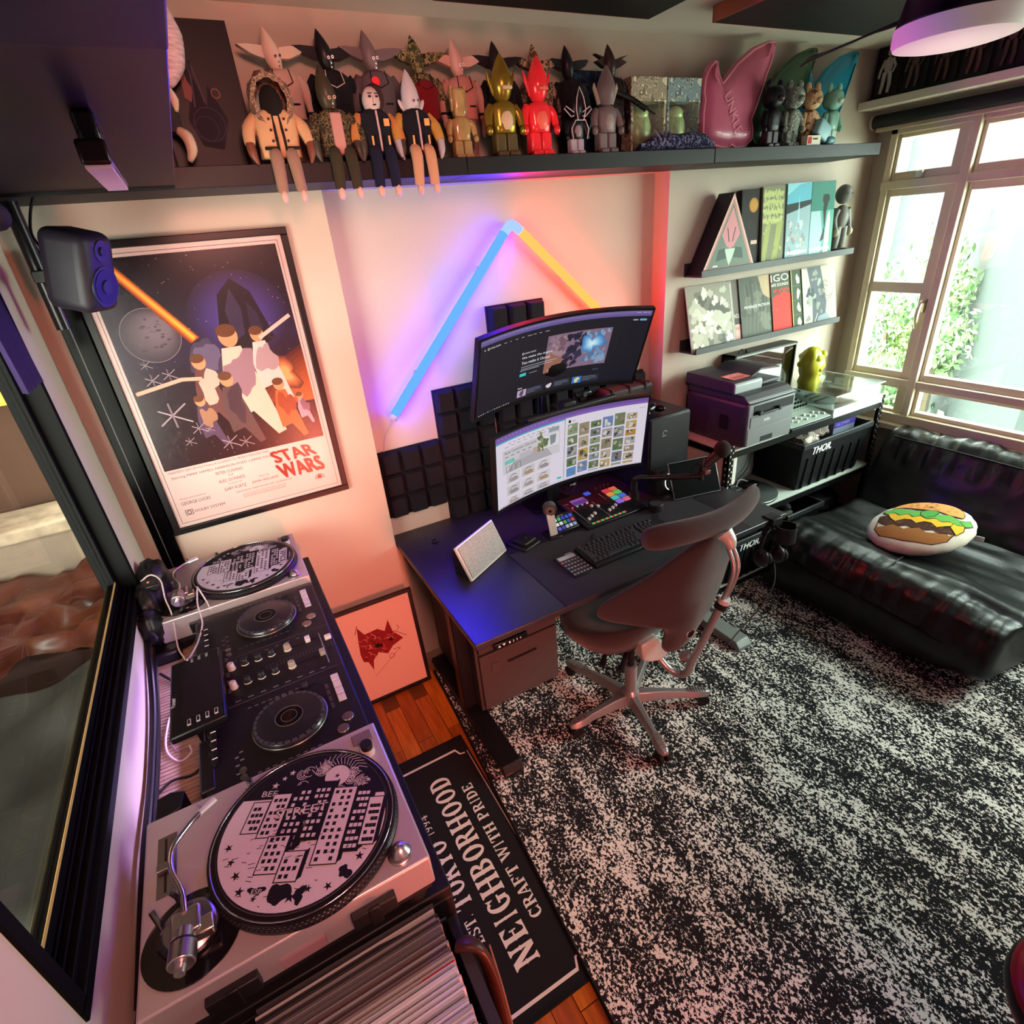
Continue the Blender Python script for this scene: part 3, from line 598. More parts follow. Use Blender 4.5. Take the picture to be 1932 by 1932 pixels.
vs_ = []
for x, ry, h in prof:
    for i in range(n): a = 2*pi*i/n; vs_.append((x, -.195+ry*cos(a), 2.163+max(0, .5+.5*sin(a))*h))
m.add(vs_, [(k*n+i, k*n+(i+1) % n, (k+1)*n+(i+1) % n, (k+1)*n+i) for k in range(8) for i in range(n)]).build('upper', CA_BL, t, smooth=80)
MB().tube([(2.025, -.195, 2.166), (2.22, -.195, 2.164), (2.41, -.195, 2.166)], .012, n=8, sq=2.6).build('sole', solid('2a2444', 'vinyl'), t)
for k in range(4): MB().tube([(2.11+k*.022, -.228, 2.195), (2.115+k*.022, -.195, 2.225), (2.12+k*.022, -.165, 2.20)], .004, n=6, smooth=3).build('lace', solid('9a96a8'), t)
# winged plaques
PL = [(2.553, 2.166), (2.49, 2.175), (2.43, 2.19), (2.402, 2.232), (2.405, 2.30), (2.415, 2.345), (2.408, 2.37), (2.418, 2.42), (2.445, 2.46), (2.478, 2.483), (2.497, 2.477), (2.503, 2.44), (2.521, 2.408), (2.60, 2.475), (2.70, 2.53), (2.79, 2.556), (2.828, 2.556), (2.835, 2.54), (2.81, 2.48), (2.77, 2.40), (2.735, 2.33), (2.700, 2.275), (2.712, 2.24), (2.705, 2.20), (2.66, 2.172), (2.60, 2.168), (2.575, 2.18)]
def inset(pl, k):
    out = []; n = len(pl)
    for i in range(n):
        a, b, c = pl[i-1], pl[i], pl[(i+1) % n]; d1 = Vector((b[0]-a[0], b[1]-a[1])).normalized(); d2 = Vector((c[0]-b[0], c[1]-b[1])).normalized(); nn = Vector((d1.y+d2.y, -d1.x-d2.x)); nn = nn.normalized() if nn.length > 1e-6 else Vector((0, 0))
        out.append((b[0]+nn.x*k, b[1]+nn.y*k))
    return out
def plaque(label, col, dx, yb, txt=None, c2=None, lean=.10, sc=1.0):
    t = thing('winged_plaque', label, 'wall plaque', (2.6+dx, yb-.04, 2.159), 0, 'moulded winged plaques leaning on the wall')
    mt = M('plaque_'+col, col, r=.35, coat=.2)
    f3 = lambda u, v, e: Vector((2.6+dx+(u-2.6)*sc, yb-.055+(v-2.159)*lean-e, 2.161+(v-2.166)*sc))
    area = sum(PL[i-1][0]*PL[i][1]-PL[i][0]*PL[i-1][1] for i in range(len(PL))); k = -.016 if area > 0 else .016
    MB().prism(PL, f3, -.022, 0).build('base_plate', mt, t, bev=.005, seg=3)
    q1 = inset(PL, k); q2 = inset(PL, k*1.9); q3 = inset(PL, k*3.2); n = len(PL); m = MB()
    vs = [f3(u, v, 0) for u, v in q1]+[f3(u, v, .012) for u, v in q2]+[f3(u, v, .020) for u, v in q3]
    m.add(vs, [(j*n+i, j*n+(i+1) % n, j*n+n+(i+1) % n, j*n+n+i) for j in range(2) for i in range(n)]+[tuple(2*n+i for i in tr) for tr in tessellate_polygon([[Vector((u, v, 0)) for u, v in q3]])]).build('raised_wing', mt, t, smooth=60)
    for q in (inset(PL, k*.5),): MB().tube([f3(u, v, .001) for u, v in q]+[f3(*q[0], .001)], .004, n=6).build('rim_bead', M('plaque_rim_'+col, c2 or col, r=.35), t, smooth=80)
    if txt:
        vsx, fsx, x0, x1, y0, y1 = glyphs(txt); U = Vector((.46, -.89)); V = Vector((.89, .46)); L_ = .155; hh = .042; o = Vector((2.505, 2.355))
        m = MB(); P2 = [(o+U*((a-x0)/(x1-x0)*L_)+V*((b-y0)/(y1-y0)*hh)) for a, b in vsx]
        m.add([f3(*q, .0255) for q in P2]+[f3(*q, .018) for q in P2], list(fsx)+[tuple(len(P2)+i for i in reversed(f)) for f in fsx]).build('raised_letters', M('plaque_letter', c2 or col, r=.3), t, smooth=0)
plaque('pink moulded winged plaque with raised UNKLE lettering on the black shelf', 'c2607c', 0, -.10, 'UNKLE', 'e08a9c')
plaque('dark green winged plaque leaning behind the small bear figures', '2e4c34', .335, -.055)
plaque('blue winged plaque, rightmost of the three, nearest the window', '1e7896', .635, -.055)
# bears
blocky('bear_figure', 'glossy black bear figure, first beside the pink plaque', 2.752, -.20, .255, solid('15121a', 'vinyl'), 'bear', m2=solid('3a2c34', 'vinyl'))
blocky('bear_figure', 'grey-green camouflage bear figure next to the black one', 2.885, -.195, .255, CA_WH, 'bear')
blocky('bear_figure', 'beige bear figure with dark brown grid lines', 3.012, -.19, .25, camo('beige_grid', ['caa078', 'd8b48c', 'c79a70', '6a4430'], 45, .5), 'bear')
blocky('bear_figure', 'pale teal bear figure with blue marks, rightmost on the shelf', 3.16, -.19, .25, M('teal_vinyl', '7fae9e', r=.3, var=.12, vsc=25), 'bear', m2=solid('b8ccb8', 'vinyl'))
t = thing('small_carton', 'small red and cream printed carton at the feet of the beige bear', 'box', (2.97, -.24, 2.159)); MB().box(2.93, 3.02, -.255, -.225, 2.159, 2.195).build('box_body', M('carton_cream', 'd6cfbc', r=.6), t, bev=.001)
p = Pr(); p.rect(.004, .005, .03, .031, 'b8322c'); p.rect(.036, .020, .07, .026, '404038'); p.build('carton_print', plane3((2.93, -.2552, 2.159), (1, 0, 0), (0, 0, 1)), t)
t = thing('toy_helmet_car', 'small pale blue toy block leaning between the bears', 'toy', (3.03, -.235, 2.159)); MB().ell((3.05, -.232, 2.215), (.045, .018, .034), RY(.5), pw=.35).build('body', solid('8fb8c0', 'vinyl'), t, smooth=80); MB().ell((3.10, -.24, 2.175), (.03, .018, .016), pw=.7).build('base', solid('4a7c86', 'vinyl'), t, smooth=80)
# dark upper cabinets on the left
CB = M('dark_gloss_cabinet', '160607', r=.42, spec=.25, bump=.05, bs=20)
t = thing('overhead_cabinet', 'dark gloss overhead cabinet with a small downlight, above the framed poster', 'cabinet', (.18, -.86, 2.116))
MB().box(-.048, .414, -1.455, -.262, 2.116, 2.575).build('cabinet_body', CB, t, bev=.002)
t2 = thing('overhead_cabinet', 'near-black overhead cabinet at the very top left corner', 'cabinet', (.18, -1.8, 2.116)); MB().box(-.048, .414, -2.35, -1.458, 2.112, 2.575).build('cabinet_body', M('near_black_cabinet', '0a0709', r=.5), t2, bev=.002)
t = thing('downlight', 'small black spotlight with pale lens hanging under the dark cabinet', 'lamp', (.305, -1.18, 2.116))
MB().box(.302, .328, -1.20, -1.03, 2.080, 2.116).build('lamp_body', M('black_lamp', '141012', r=.25, coat=.3), t, bev=.006, seg=3)
MB().box(.299, .331, -1.24, -.97, 2.053, 2.080).build('lamp_rim', M('lamp_rim', '2a1d20', r=.25, m=.5), t, bev=.004)
MB().box(.301, .329, -1.235, -.974, 2.049, 2.054).build('lens', M('pale_lens', 'd8a8b8', r=.5), t, bev=.001)
t = thing('curtain_rail', 'purple-lit padded rail running under the cabinet at the left edge', 'rail', (.05, -.9, 2.05))
MB().tube([(.02, -.30, 2.07), (.02, -.8, 2.075), (.02, -1.6, 2.08)], .032, n=16).build('padded_tube', M('violet_lit_cloth', '2c1f30', r=.7, bump=.3, bs=60), t)  # the violet light on the tube is put into its colour
MB().box(-.03, .01, -1.6, -.28, 2.085, 2.115).build('rail_bracket', M('dark_rail', '15101a', r=.5), t, bev=.004)
m = MB(); vs = []; n = 16
for j, z in enumerate((2.06, 1.98, 1.88, 1.78, 1.70)):
    for i in range(n+1): vs.append((-.030+.007*sin(i*1.7+j*.3), -.56+.17*i/n+.010*j, z))
m.add(vs, [(j*(n+1)+i, j*(n+1)+i+1, (j+1)*(n+1)+i+1, (j+1)*(n+1)+i) for j in range(4) for i in range(n)])
o = m.build('curtain', M('violet_curtain', '2a1c48', r=.9, bump=.3, bs=200), smooth=80, fixn=False); sm = o.modifiers.new('thickness', 'SOLIDIFY'); sm.thickness = .004
tag(o, 'short dark violet curtain hanging at the far left edge beside the left window', 'curtain')
# ---------------------------------------------------------------- framed film poster (generic space artwork, same lettering layout)
BF = M('black_frame', '0c0a0b', r=.35)
t = thing('framed_poster', 'large black-framed space film poster hanging left of the neon light', 'poster', (.385, -.01, 1.06))
X0, X1, Z0, Z1 = .068, .702, 1.0605, 2.011
m = MB(); fw_ = .022
m.box(X0, X1, -.022, -.002, Z0, Z0+fw_).box(X0, X1, -.022, -.002, Z1-fw_, Z1).box(X0, X0+fw_, -.022, -.002, Z0+fw_, Z1-fw_).box(X1-fw_, X1, -.022, -.002, Z0+fw_, Z1-fw_); m.build('frame', BF, t, bev=.002)
W_, Hh = X1-X0-2*fw_, Z1-Z0-2*fw_
MB().box(X0+fw_, X1-fw_, -.010, -.004, Z0+fw_, Z1-fw_).build('backing', matte(), t)
p = Pr(); p.rect(0, 0, W_, Hh, 'cdbab2')
b0, b1 = .022, W_-.022; pb, pt_ = .215, Hh-.024
for a, c in ((.013, '2a2024'), (.0145, 'cdbab2')): p.rect(a, a, W_-a, Hh-a, c)
p.rect(b0, pb, b1, pt_, '1a1216')
def grad(p, u0, v0, u1, v1, cols, n=14):
    for i in range(n):
        k = i/(n-1)*(len(cols)-1); a = int(min(k, len(cols)-2)); f = k-a; c1, c2 = lin(cols[a]), lin(cols[a+1])
        p.rect(u0, v0+(v1-v0)*i/n, u1, v1, tuple(c1[j]*(1-f)+c2[j]*f for j in range(3)))
grad(p, b0, pb, b1, pt_, ['200a10', '140a10', '1a101c', '201830', '120e1c', '0c080e'], 26)
cx, cy = .40, .68
for i in range(16): k = 1-i/16; p.disc(cx, cy, .155*k, tuple(lin('1e1830')[j]*(1-i/16)+lin('5446a0')[j]*i/16*.8 for j in range(3)), n=40, rv=.14*k)
for i in range(12): k = 1-i/12; p.poly([(b1, .36), (b1, .36+.20*k), (b1-.10*k, .36+.15*k), (b1-.20*k, .36+.03*k), (b1-.12*k, .36)], tuple(lin('4a1c18')[j]*(1-i/12)+lin('c8642c')[j]*i/12 for j in range(3)))
for i in range(7): p.blob(b1-.075, .47, .05-.005*i, ['5a3028', '7a4028', '945030', 'a86038', 'b87044', 'c88450', 'd89860'][i], seed=5, jag=.5)
R_ = random.Random(2)
for i in range(150): u, v = R_.uniform(b0, b1), R_.uniform(pb, pt_); p.disc(u, v, R_.uniform(.0005, .0014), 'b8a8a8', n=6)
# large planet, orange beam, small ships, silhouetted travellers
px_, py_ = .130, .655
p.disc(px_, py_, .083, '2c282e', 48)
for i in range(12): p.disc(px_+.0035*i*.6, py_+.003*i*.6, .081-.0045*i, tuple(lin('35313a')[j]*(1-i/12)+lin('6a6068')[j]*i/12 for j in range(3)), 40)
for i in range(26): a = R_.uniform(0, 6.28); q = R_.uniform(.01, .07); p.disc(px_+q*cos(a), py_+q*sin(a), R_.uniform(.003, .009), R_.choice(['3c363e', '57505a', '48424c']), 10, rv=.003)
p.ring(px_, py_, .083, .0015, '8a7a80', 48)
p.poly([(.052, pt_), (.086, pt_), (.262, .63), (.232, .615)], '8a3a14'); p.poly([(.058, pt_), (.080, pt_), (.256, .632), (.238, .62)], 'd8701c'); p.poly([(.064, pt_), (.074, pt_), (.250, .633), (.243, .625)], 'f4a238')
p.blob(.262, .56, .045, '3a3448', 3, rv=.07); p.blob(.268, .565, .034, '57506a', 8, rv=.05)
p.poly([(.355, .56), (.33, .66), (.35, .75), (.40, .795), (.45, .75), (.475, .66), (.49, .60), (.44, .56)], '15131c')     # plain dark dome shape behind
p.poly([(.365, .60), (.36, .70), (.39, .765), (.41, .70), (.40, .62)], '2c2940'); p.poly([(.42, .62), (.43, .72), (.455, .68), (.46, .62)], '222034')
for (u, v, h, c1, c2, s) in ((.345, .345, .30, 'cdb4a0', '8a6e78', 1), (.235, .37, .20, '5c3a3a', 'c0a090', 2), (.435, .43, .20, 'cdb8b0', '9a8488', 3), (.20, .30, .14, '4a3a52', '8c6a50', 4), (.30, .30, .20, '51403f', '3a2c34', 6), (.46, .28, .17, 'c05a2c', '8a3c20', 7), (.52, .30, .09, 'a8889a', '6a5468', 9)):
    p.poly([(u-.045*h/.3, v), (u-.055*h/.3, v+h*.45), (u-.03*h/.3, v+h*.8), (u+.03*h/.3, v+h*.8), (u+.06*h/.3, v+h*.4), (u+.10*h/.3, v-h*.25), (u+.07*h/.3, v-h*.28), (u+.01, v+.05*h)], c1)
    p.blob(u+.01, v+h*.5, .045*h/.3, c2, s, jag=.5, rv=.08*h/.3); p.disc(u, v+h*.92, .026*h/.3+.004, 'b88860', 20, rv=.032*h/.3+.004); p.disc(u-.002, v+h*.98, .028*h/.3+.003, '5a3820', 20, rv=.018*h/.3+.003)
p.line([(.03, .485), (.17, .508), (.23, .50)], .012, 'e0a088'); p.line([(.44, .60), (.555, .66)], .012, 'e8b0a0'); p.line([(.47, .60), (.50, .585)], .008, '2a2024')
for (u, v, s) in ((.11, .40, 1.0), (.09, .52, .5), (.14, .53, .45), (.17, .34, .5), (.13, .30, .35), (.20, .33, .3), (.085, .57, .35), (.25, .27, .6), (.30, .26, .5)):
    p.line([(u-.045*s, v-.03*s), (u+.045*s, v+.03*s)], .005*s, '8f8488'); p.line([(u-.04*s, v+.02*s), (u+.05*s, v-.035*s)], .004*s, 'a89aa0'); p.line([(u-.005*s, v+.04*s), (u, v-.045*s)], .006*s, '6e666c')
p.rect(b0, .02, b1, pb, 'cdb8b0')
# lettering
INK = '45242a'
p.text('TWENTIETH CENTURY-FOX Presents A LUCASFILM LTD. PRODUCTION STAR WARS', .028, .200, .009, INK, w=.335)
p.text('Starring MARK HAMILL HARRISON FORD CARRIE FISHER', .033, .178, .012, INK, w=.345)
p.text('PETER CUSHING', .215, .160, .011, INK, w=.09, al=.5); p.text('and', .215, .148, .007, INK, w=.016, al=.5); p.text('ALEC GUINNESS', .215, .128, .011, INK, w=.09, al=.5)
p.text('Written and Directed by', .033, .100, .007, INK, w=.085); p.text('GEORGE LUCAS', .033, .080, .012, INK, w=.095)
p.text('Produced by', .20, .114, .007, INK, w=.045); p.text('GARY KURTZ', .18, .094, .012, INK, w=.075); p.text('Music by', .305, .114, .007, INK, w=.035); p.text('JOHN WILLIAMS', .275, .094, .012, INK, w=.095)
p.text('PANAVISION  PRINTS BY DE LUXE  TECHNICOLOR', .215, .076, .006, INK, w=.20); p.rect(.235, .052, .385, .066, INK); p.rect(.236, .053, .384, .065, 'cdb8b0'); p.text('Original Motion Picture Soundtrack on Records and Tapes', .24, .055, .006, INK, w=.14)
p.rect(.035, .040, .060, .060, INK); p.rect(.037, .042, .058, .058, 'cdb8b0'); p.ring(.0475, .050, .0075, .0025, INK, 16); p.text('DOLBY SYSTEM', .066, .044, .010, INK, w=.10)
RD = '861a0e'
p.bold('STAR', .375, .150, .045, RD, k=.004, w=.150, shear=-.35); p.bold('WARS', .382, .084, .056, RD, k=.005, w=.160, shear=-.25)
p.ring(.515, .052, .018, .0025, RD, 24, 0, pi*1.0); p.line([(.497, .052), (.533, .052)], .002, RD); p.blob(.515, .059, .008, RD, 3)
p.build('poster_print', plane3((X0+fw_, -.0102, Z0+fw_), (1, 0, 0), (0, 0, 1)), t)
MB().box(X0+fw_, X1-fw_, -.0145, -.0135, Z0+fw_, Z1-fw_).build('clear_cover', glassmat('acrylic', (.96, .94, .95), .014, .25), t, smooth=0)
# black glossy panel standing in the corner, pole and loudspeaker
t = thing('gloss_panel', 'tall narrow glossy black board in the corner behind the loudspeaker', 'panel', (.02, -.01, 1.45))
MB().box(.002, .066, -.030, -.003, .90, 2.0).build('board', M('piano_black', '040304', r=.18, spec=.05), t, bev=.002); MB().box(.024, .027, -.032, -.030, .92, 1.98).build('highlight_line', M('highlight_grey', '4a4648', r=.3), t)  # thin grey strip paints the highlight running down the gloss board
t = thing('mounting_pole', 'black round pole rising to the cabinet behind the loudspeaker', 'pole', (.05, -.12, 1.9)); MB().cyl((.035, -.16, 1.80), (.035, -.16, 2.116), .018, n=18).build('tube', M('black_tube', '0d0b0c', r=.25), t)
MB().box(.02, .11, -.19, -.14, 1.92, 1.95).build('bracket', M('black_tube'), t, bev=.003)
MB().tube([(.045, -.17, 1.93), (.09, -.24, 1.93), (.125, -.335, 1.94)], .010, n=8).build('speaker_arm', M('black_tube'), t)
t = thing('loudspeaker', 'dark rounded studio loudspeaker mounted over the poster corner', 'speaker', (.14, -.30, 1.93)); T0 = MW[t.name]
RR = Matrix.Translation((.142, -.375, 1.945)) @ Matrix.Rotation(radians(62), 4, 'Z') @ Matrix.Rotation(radians(16), 4, 'X')
sp = MB().box(-.060, .060, -.065, .045, -.090, .090, M_=RR).build('cabinet', M('speaker_cabinet', '1a1620', r=.5, bump=.1, bs=400), t, bev=.026, seg=5)
def rdisc(m, RR, x, z, r, y0, y1, col=None, n=28): m.cyl(RR @ Vector((x, y0, z)), RR @ Vector((x, y1, z)), r, n=n, col=col); return m
m = MB(); rdisc(m, RR, 0, -.028, .047, -.064, -.0675, '1c1c20'); rdisc(m, RR, 0, -.028, .040, -.0674, -.069, '0c0c10'); rdisc(m, RR, 0, -.028, .016, -.069, -.072, '1c1c24'); m.build('woofer', paint(), t)
m = MB(); rdisc(m, RR, 0, .052, .024, -.064, -.067, '1a1a1e'); rdisc(m, RR, 0, .052, .010, -.067, -.071, '06060a'); m.build('tweeter', paint(), t)
tag(MB().tube([(.10, -.22, 2.115), (.085, -.25, 2.08), (.075, -.30, 2.03), (.085, -.32, 2.0)], .0035, n=6, smooth=4).build('speaker_cable', M('black_cable', '0c0a0a', r=.5)), 'black cable dropping from the cabinet to the loudspeaker', 'cable')

# ---------------------------------------------------------------- neon tube (blue run, red-amber run)
t = thing('light_tube', 'glowing angled light tube on the wall, blue run and red run meeting in a peak', 'lamp', (1.6, .06, 1.98))
def emitm(name, c, s):
    if name in MATS: return MATS[name]
    ma = bpy.data.materials.new(name); ma.use_nodes = True; N = ma.node_tree.nodes; N.remove(N['Principled BSDF']); e = N.new('ShaderNodeEmission'); e.inputs[0].default_value = (*lin(c), 1); e.inputs[1].default_value = s
    ma.node_tree.links.new(e.outputs[0], N['Material Output'].inputs[0]); MATS[name] = ma; return ma
A = Vector((.965, .062, 1.292)); P_ = Vector((1.590, .062, 1.968)); B = Vector((2.14, .062, 1.46))
dA = (P_-A).normalized(); dB = (B-P_).normalized(); q0 = P_-dA*.055; q1 = P_+dB*.055
MB().tube([A, (A+q0)/2, q0], .0185, n=20).build('blue_run', emitm('blue_tube', (.003, .0095, 1), 50), t, smooth=80)
MB().tube([q1, (q1+B)/2, B], .0185, n=20).build('red_run', emitm('amber_tube', (1, .014, .003), 44), t, smooth=80)
MB().tube([q0, P_-dA*.012+Vector((0, 0, -.006)), P_+dB*.012+Vector((0, 0, -.006)), q1], .0185, n=20, smooth=6).build('corner_piece', emitm('pale_tube', (.2, .3, 1), 2.2), t, smooth=80)
MB().cyl(A-dA*.018, A, .0205, n=20).build('end_cap', M('frosted_cap', 'a8a8d8', r=.4), t)
for q, dd in ((A+dA*.2, dA), (A+dA*.7, dA), (q1+dB*.3, dB)): MB().box(q.x-.01, q.x+.01, .08, .0965, q.z-.01, q.z+.01).build('wall_clip', M('clear_clip', 'b0b0c0', r=.4), t)
def strip(name, p0, p1, col, pw, y=.086, tgt=1, wd=.014):
    c = (Vector(p0)+Vector(p1))/2; dd = Vector(p1)-Vector(p0); L_ = dd.length; c.y = y; X = dd.normalized(); X.y = 0; X.normalize(); Zl = Vector((0, -tgt, 0)); Y = Zl.cross(X)
    l = bpy.data.lights.new(name, 'AREA'); l.shape = 'RECTANGLE'; l.size = L_; l.size_y = wd; l.color = col; l.energy = pw
    o = bpy.data.objects.new(name, l); C.objects.link(o); o.matrix_world = Matrix(((X.x, Y.x, Zl.x, c.x), (X.y, Y.y, Zl.y, c.y), (X.z, Y.z, Zl.z, c.z), (0, 0, 0, 1))); return o
BLUE = (.03, .02, 1.0); REDL = (1.0, .01, .06)
# extra area strips just ahead of the tube, added to brighten desk and room
strip('blue_fill_roomside', A, P_, (.02, .02, 1), 15, y=.040, tgt=-1); strip('red_fill_roomside', P_, B, (1, .02, .08), 6, y=.040, tgt=-1)
tag(MB().tube([(.958, .075, 1.278), (.94, .085, 1.24), (.915, .09, 1.20), (.895, .092, 1.12), (.88, .092, 1.05)], .0022, n=6, smooth=5).build('light_cable', M('pale_cable', 'b8a0b8', r=.5)), 'thin pale cable hanging from the blue end of the light tube', 'cable')

# ---------------------------------------------------------------- acoustic foam, each panel 3 x 3 blocks
FO = M('black_foam', '141018', r=.95, bump=.3, bs=500)
def foam(x0, z0, nx, nz, lab, s=.0945, sz=.1035):
    t = thing('acoustic_foam_panel', lab, 'foam panel', (x0+nx*s/2, .09, z0), 0, 'black acoustic foam panels behind the monitors')
    MB().box(x0, x0+nx*s, .082, .0965, z0, z0+nz*sz).build('backing', FO, t, smooth=0)
    for i in range(nx):
        for j in range(nz):
            a, b = x0+i*s+.003, x0+(i+1)*s-.003; c, d_ = z0+j*sz+.003, z0+(j+1)*sz-.003; e = .011
            MB().add([(a, .082, c), (b, .082, c), (b, .082, d_), (a, .082, d_), (a+e, .047, c+e*.7), (b-e, .047, c+e*.7), (b-e, .047, d_-e*.7), (a+e, .047, d_-e*.7)], [(4, 5, 6, 7), (0, 1, 5, 4), (1, 2, 6, 5), (2, 3, 7, 6), (3, 0, 4, 7), (3, 2, 1, 0)]).build('foam_block', FO, t, bev=.003)
foam(.863, .826, 3, 3, 'foam panel at the far left end, lower than its neighbours')
foam(1.152, 1.042, 3, 3, 'foam panel forming the left upper step beside the monitors'); foam(1.152, .730, 3, 3, 'foam panel at desk level left of the lower monitor')
foam(1.448, 1.346, 3, 3, 'topmost foam panel peeking above the upper monitor'); foam(1.448, 1.034, 3, 3, 'foam panel in the gap between the two monitors'); foam(1.448, .722, 3, 3, 'foam panel hidden low behind the lower monitor')
foam(1.745, 1.06, 3, 3, 'foam panel right of centre showing under the upper monitor')
foam(2.04, .92, 3, 3, 'foam panel at the right edge behind the computer tower')

# ---------------------------------------------------------------- curved monitors
SCR = M('lit_screen', None, r=.3, emit=.80, dark=1, spec=.2)
def monitor(name, label, cx, cz, y, W, Hm, tilt, draw, rz=0, rad=1.3, stand=None, bez=.010):
    t = thing(name, label, 'monitor', (cx, y, cz), 0)
    Mx = Matrix.Translation((cx, y, cz)) @ Matrix.Rotation(rz, 4, 'Z') @ Matrix.Rotation(tilt, 4, 'X')
    def f3(u, v, e):          # u,v from the lower left corner; e in front of the panel
        th = (u-W/2)/rad; return Mx @ Vector(((rad-e)*sin(th), (rad-e)*cos(th)-rad, v-Hm/2))
    n = 24; m = MB(BLK); vs = []
    for i in range(n+1):
        u = W*i/n; vs += [f3(u, 0, 0), f3(u, Hm, 0), f3(u, Hm, -.022), f3(u, 0, -.022)]
    fs = [(4*i+a, 4*i+(a+1) % 4, 4*i+4+(a+1) % 4, 4*i+4+a) for i in range(n) for a in range(4)]+[(0, 1, 2, 3), (4*n+3, 4*n+2, 4*n+1, 4*n)]
    m.add(vs, fs).build('screen_housing', M('monitor_black', '0a0a0c', r=.3), t, smooth=30)
    m = MB(); vs = []
    for i in range(n+1):
        u = W*i/n; vs += [f3(u, .0, .0), f3(u, bez*1.5, .0), f3(u, bez*1.5, .002), f3(u, 0, .002)]
    m.add(vs, fs).build('lower_bezel', M('bezel_black', '0a0a0c', r=.7, spec=.1), t, smooth=30)
    p = Pr(.0002); w_, h_ = W-2*bez, Hm-2.6*bez; draw(p, w_, h_)
    p.build('screen_picture', lambda u, v, e: f3(u+bez, v+bez*1.6, e+.0005), t, SCR, cut=[w_*k/20 for k in range(1, 20)])
    MB().ell(Mx @ Vector((0, .045, -.02)), (.12, .045, .09)).build('rear_bulge', M('monitor_black'), t, smooth=80)
    if stand: stand(t)
    return t
def dark_page(p, w, h):
    p.rect(0, 0, w, h, '0b0f20'); p.rect(0, h-.022, w, h, '6a5a9c'); p.rect(0, h-.012, w, h, '7a6aa8')
    for k in range(14): p.rect(.05+k*.02, h-.0085, .062+k*.02, h-.0065, 'a090c8')
    for k, (a, b) in enumerate(((.72, .02), (.75, .015), (.77, .006))): p.rect(a, h-.009, a+b, h-.006, 'b8a8d8')
    p.rect(w-.045, h-.042, w-.015, h-.034, '6fb8d8'); p.rect(w-.075, h-.041, w-.053, h-.036, 'b8b8c8')
    p.disc(.022, h-.040, .003, 'e0e0e8', 12); p.ring(.040, h-.040, .005, .002, 'f0f0f8', 14); p.text('UNREAL ENGINE', .048, h-.043, .006, 'f0f0f8', w=.05)
    for k in range(8): p.rect(.115+k*.028, h-.0415, .115+k*.028+[.014, .008, .010, .012, .022, .014, .012, .02][k], h-.039, 'b0b4c0')
    # hero picture
    u0, v0, u1, v1 = w*.42, h*.30, w*.80, h*.80
    p.rect(u0, v0, u1, v1, '8a6f86')
    R_ = random.Random(11)
    for i in range(110):
        u, v = R_.uniform(u0+.015, u1-.015), R_.uniform(v0+.012, v1-.012); r = min(R_.uniform(.006, .030), u-u0, u1-u, v-v0, v1-v)*.62
        dkk = abs(u-(u0+u1)/2+.01) < .045; p.blob(u, v, r, R_.choice(['22203c', '1a1830', '2e2a4c']) if dkk else (R_.choice(['4f7aa8', '6a98c4', '88a8c8']) if u > (u0+u1)/2 else R_.choice(['9a7a88', 'a88a90', '7a5a6a'])), i, jag=.5, rv=r)
    for i in range(8): p.blob(u1-.085, (v0+v1)/2+.02, .045-.005*i, ['4a80b8', '5a94cc', '6aa8dc', '80bce4', '98d0f0', 'b0e0f8', 'c8ecfc', 'e0f8ff'][i], 4, jag=.6)
    p.poly([(u0, v0), (u0+.06, v0), (u0+.09, v0+.05), (u0+.02, v0+.09), (u0, v0+.08)], 'a06a58')
    p.ring(w*.275, h*.655, .005, .002, 'f0f0f8', 14); p.text('UNREAL ENGINE', w*.285, h*.645, .006, 'f0f0f8', w=.055)
    p.text('We make the engine.', w*.27, h*.575, .013, 'ffffff', w=.15); p.text('You make it Unreal.', w*.27, h*.515, .013, 'ffffff', w=.14)
    for k in range(3): p.rect(w*.27, h*(.475-.028*k), w*(.27+[.22, .20, .12][k]), h*(.475-.028*k)+.0025, 'b8bcc8')
    p.rect(w*.27, h*.345, w*.27+.032, h*.345+.013, '3fd0d8'); p.rect(w*.33, h*.36, w*.38, h*.368, 'a0a4b0'); p.rect(w*.44, h*.33, w*.50, h*.34, 'c8c0cc')
    p.text('News', w*.27, h*.165, .008, 'ffffff', w=.022); p.rect(w*.735, h*.21, w*.77, h*.235, '3a3e50')
    for k, c in enumerate(('c8b0c8', '1c1824', '2c7ac8')):
        a = w*(.27+.175*k); p.rect(a, h*.045, a+.13, h*.145, '23283a'); p.rect(a, h*.045, a+.045, h*.145, c); p.blob(a+.022, h*.095, .012, ['5a4a6a', 'e0d8e0', 'f0d890'][k], k)
        for j in range(3): p.rect(a+.05, h*(.12-.024*j), a+.05+[.065, .07, .04][j], h*(.12-.024*j)+.002, '8a90a4')
    p.rect(0, 0, w, .010, '090b14')
    for k in range(14): p.rect(.012+k*.012, .003, .018+k*.012, .007, R_.choice(['9098a8', 'c0c8d8', '5a80b0', '707888']))
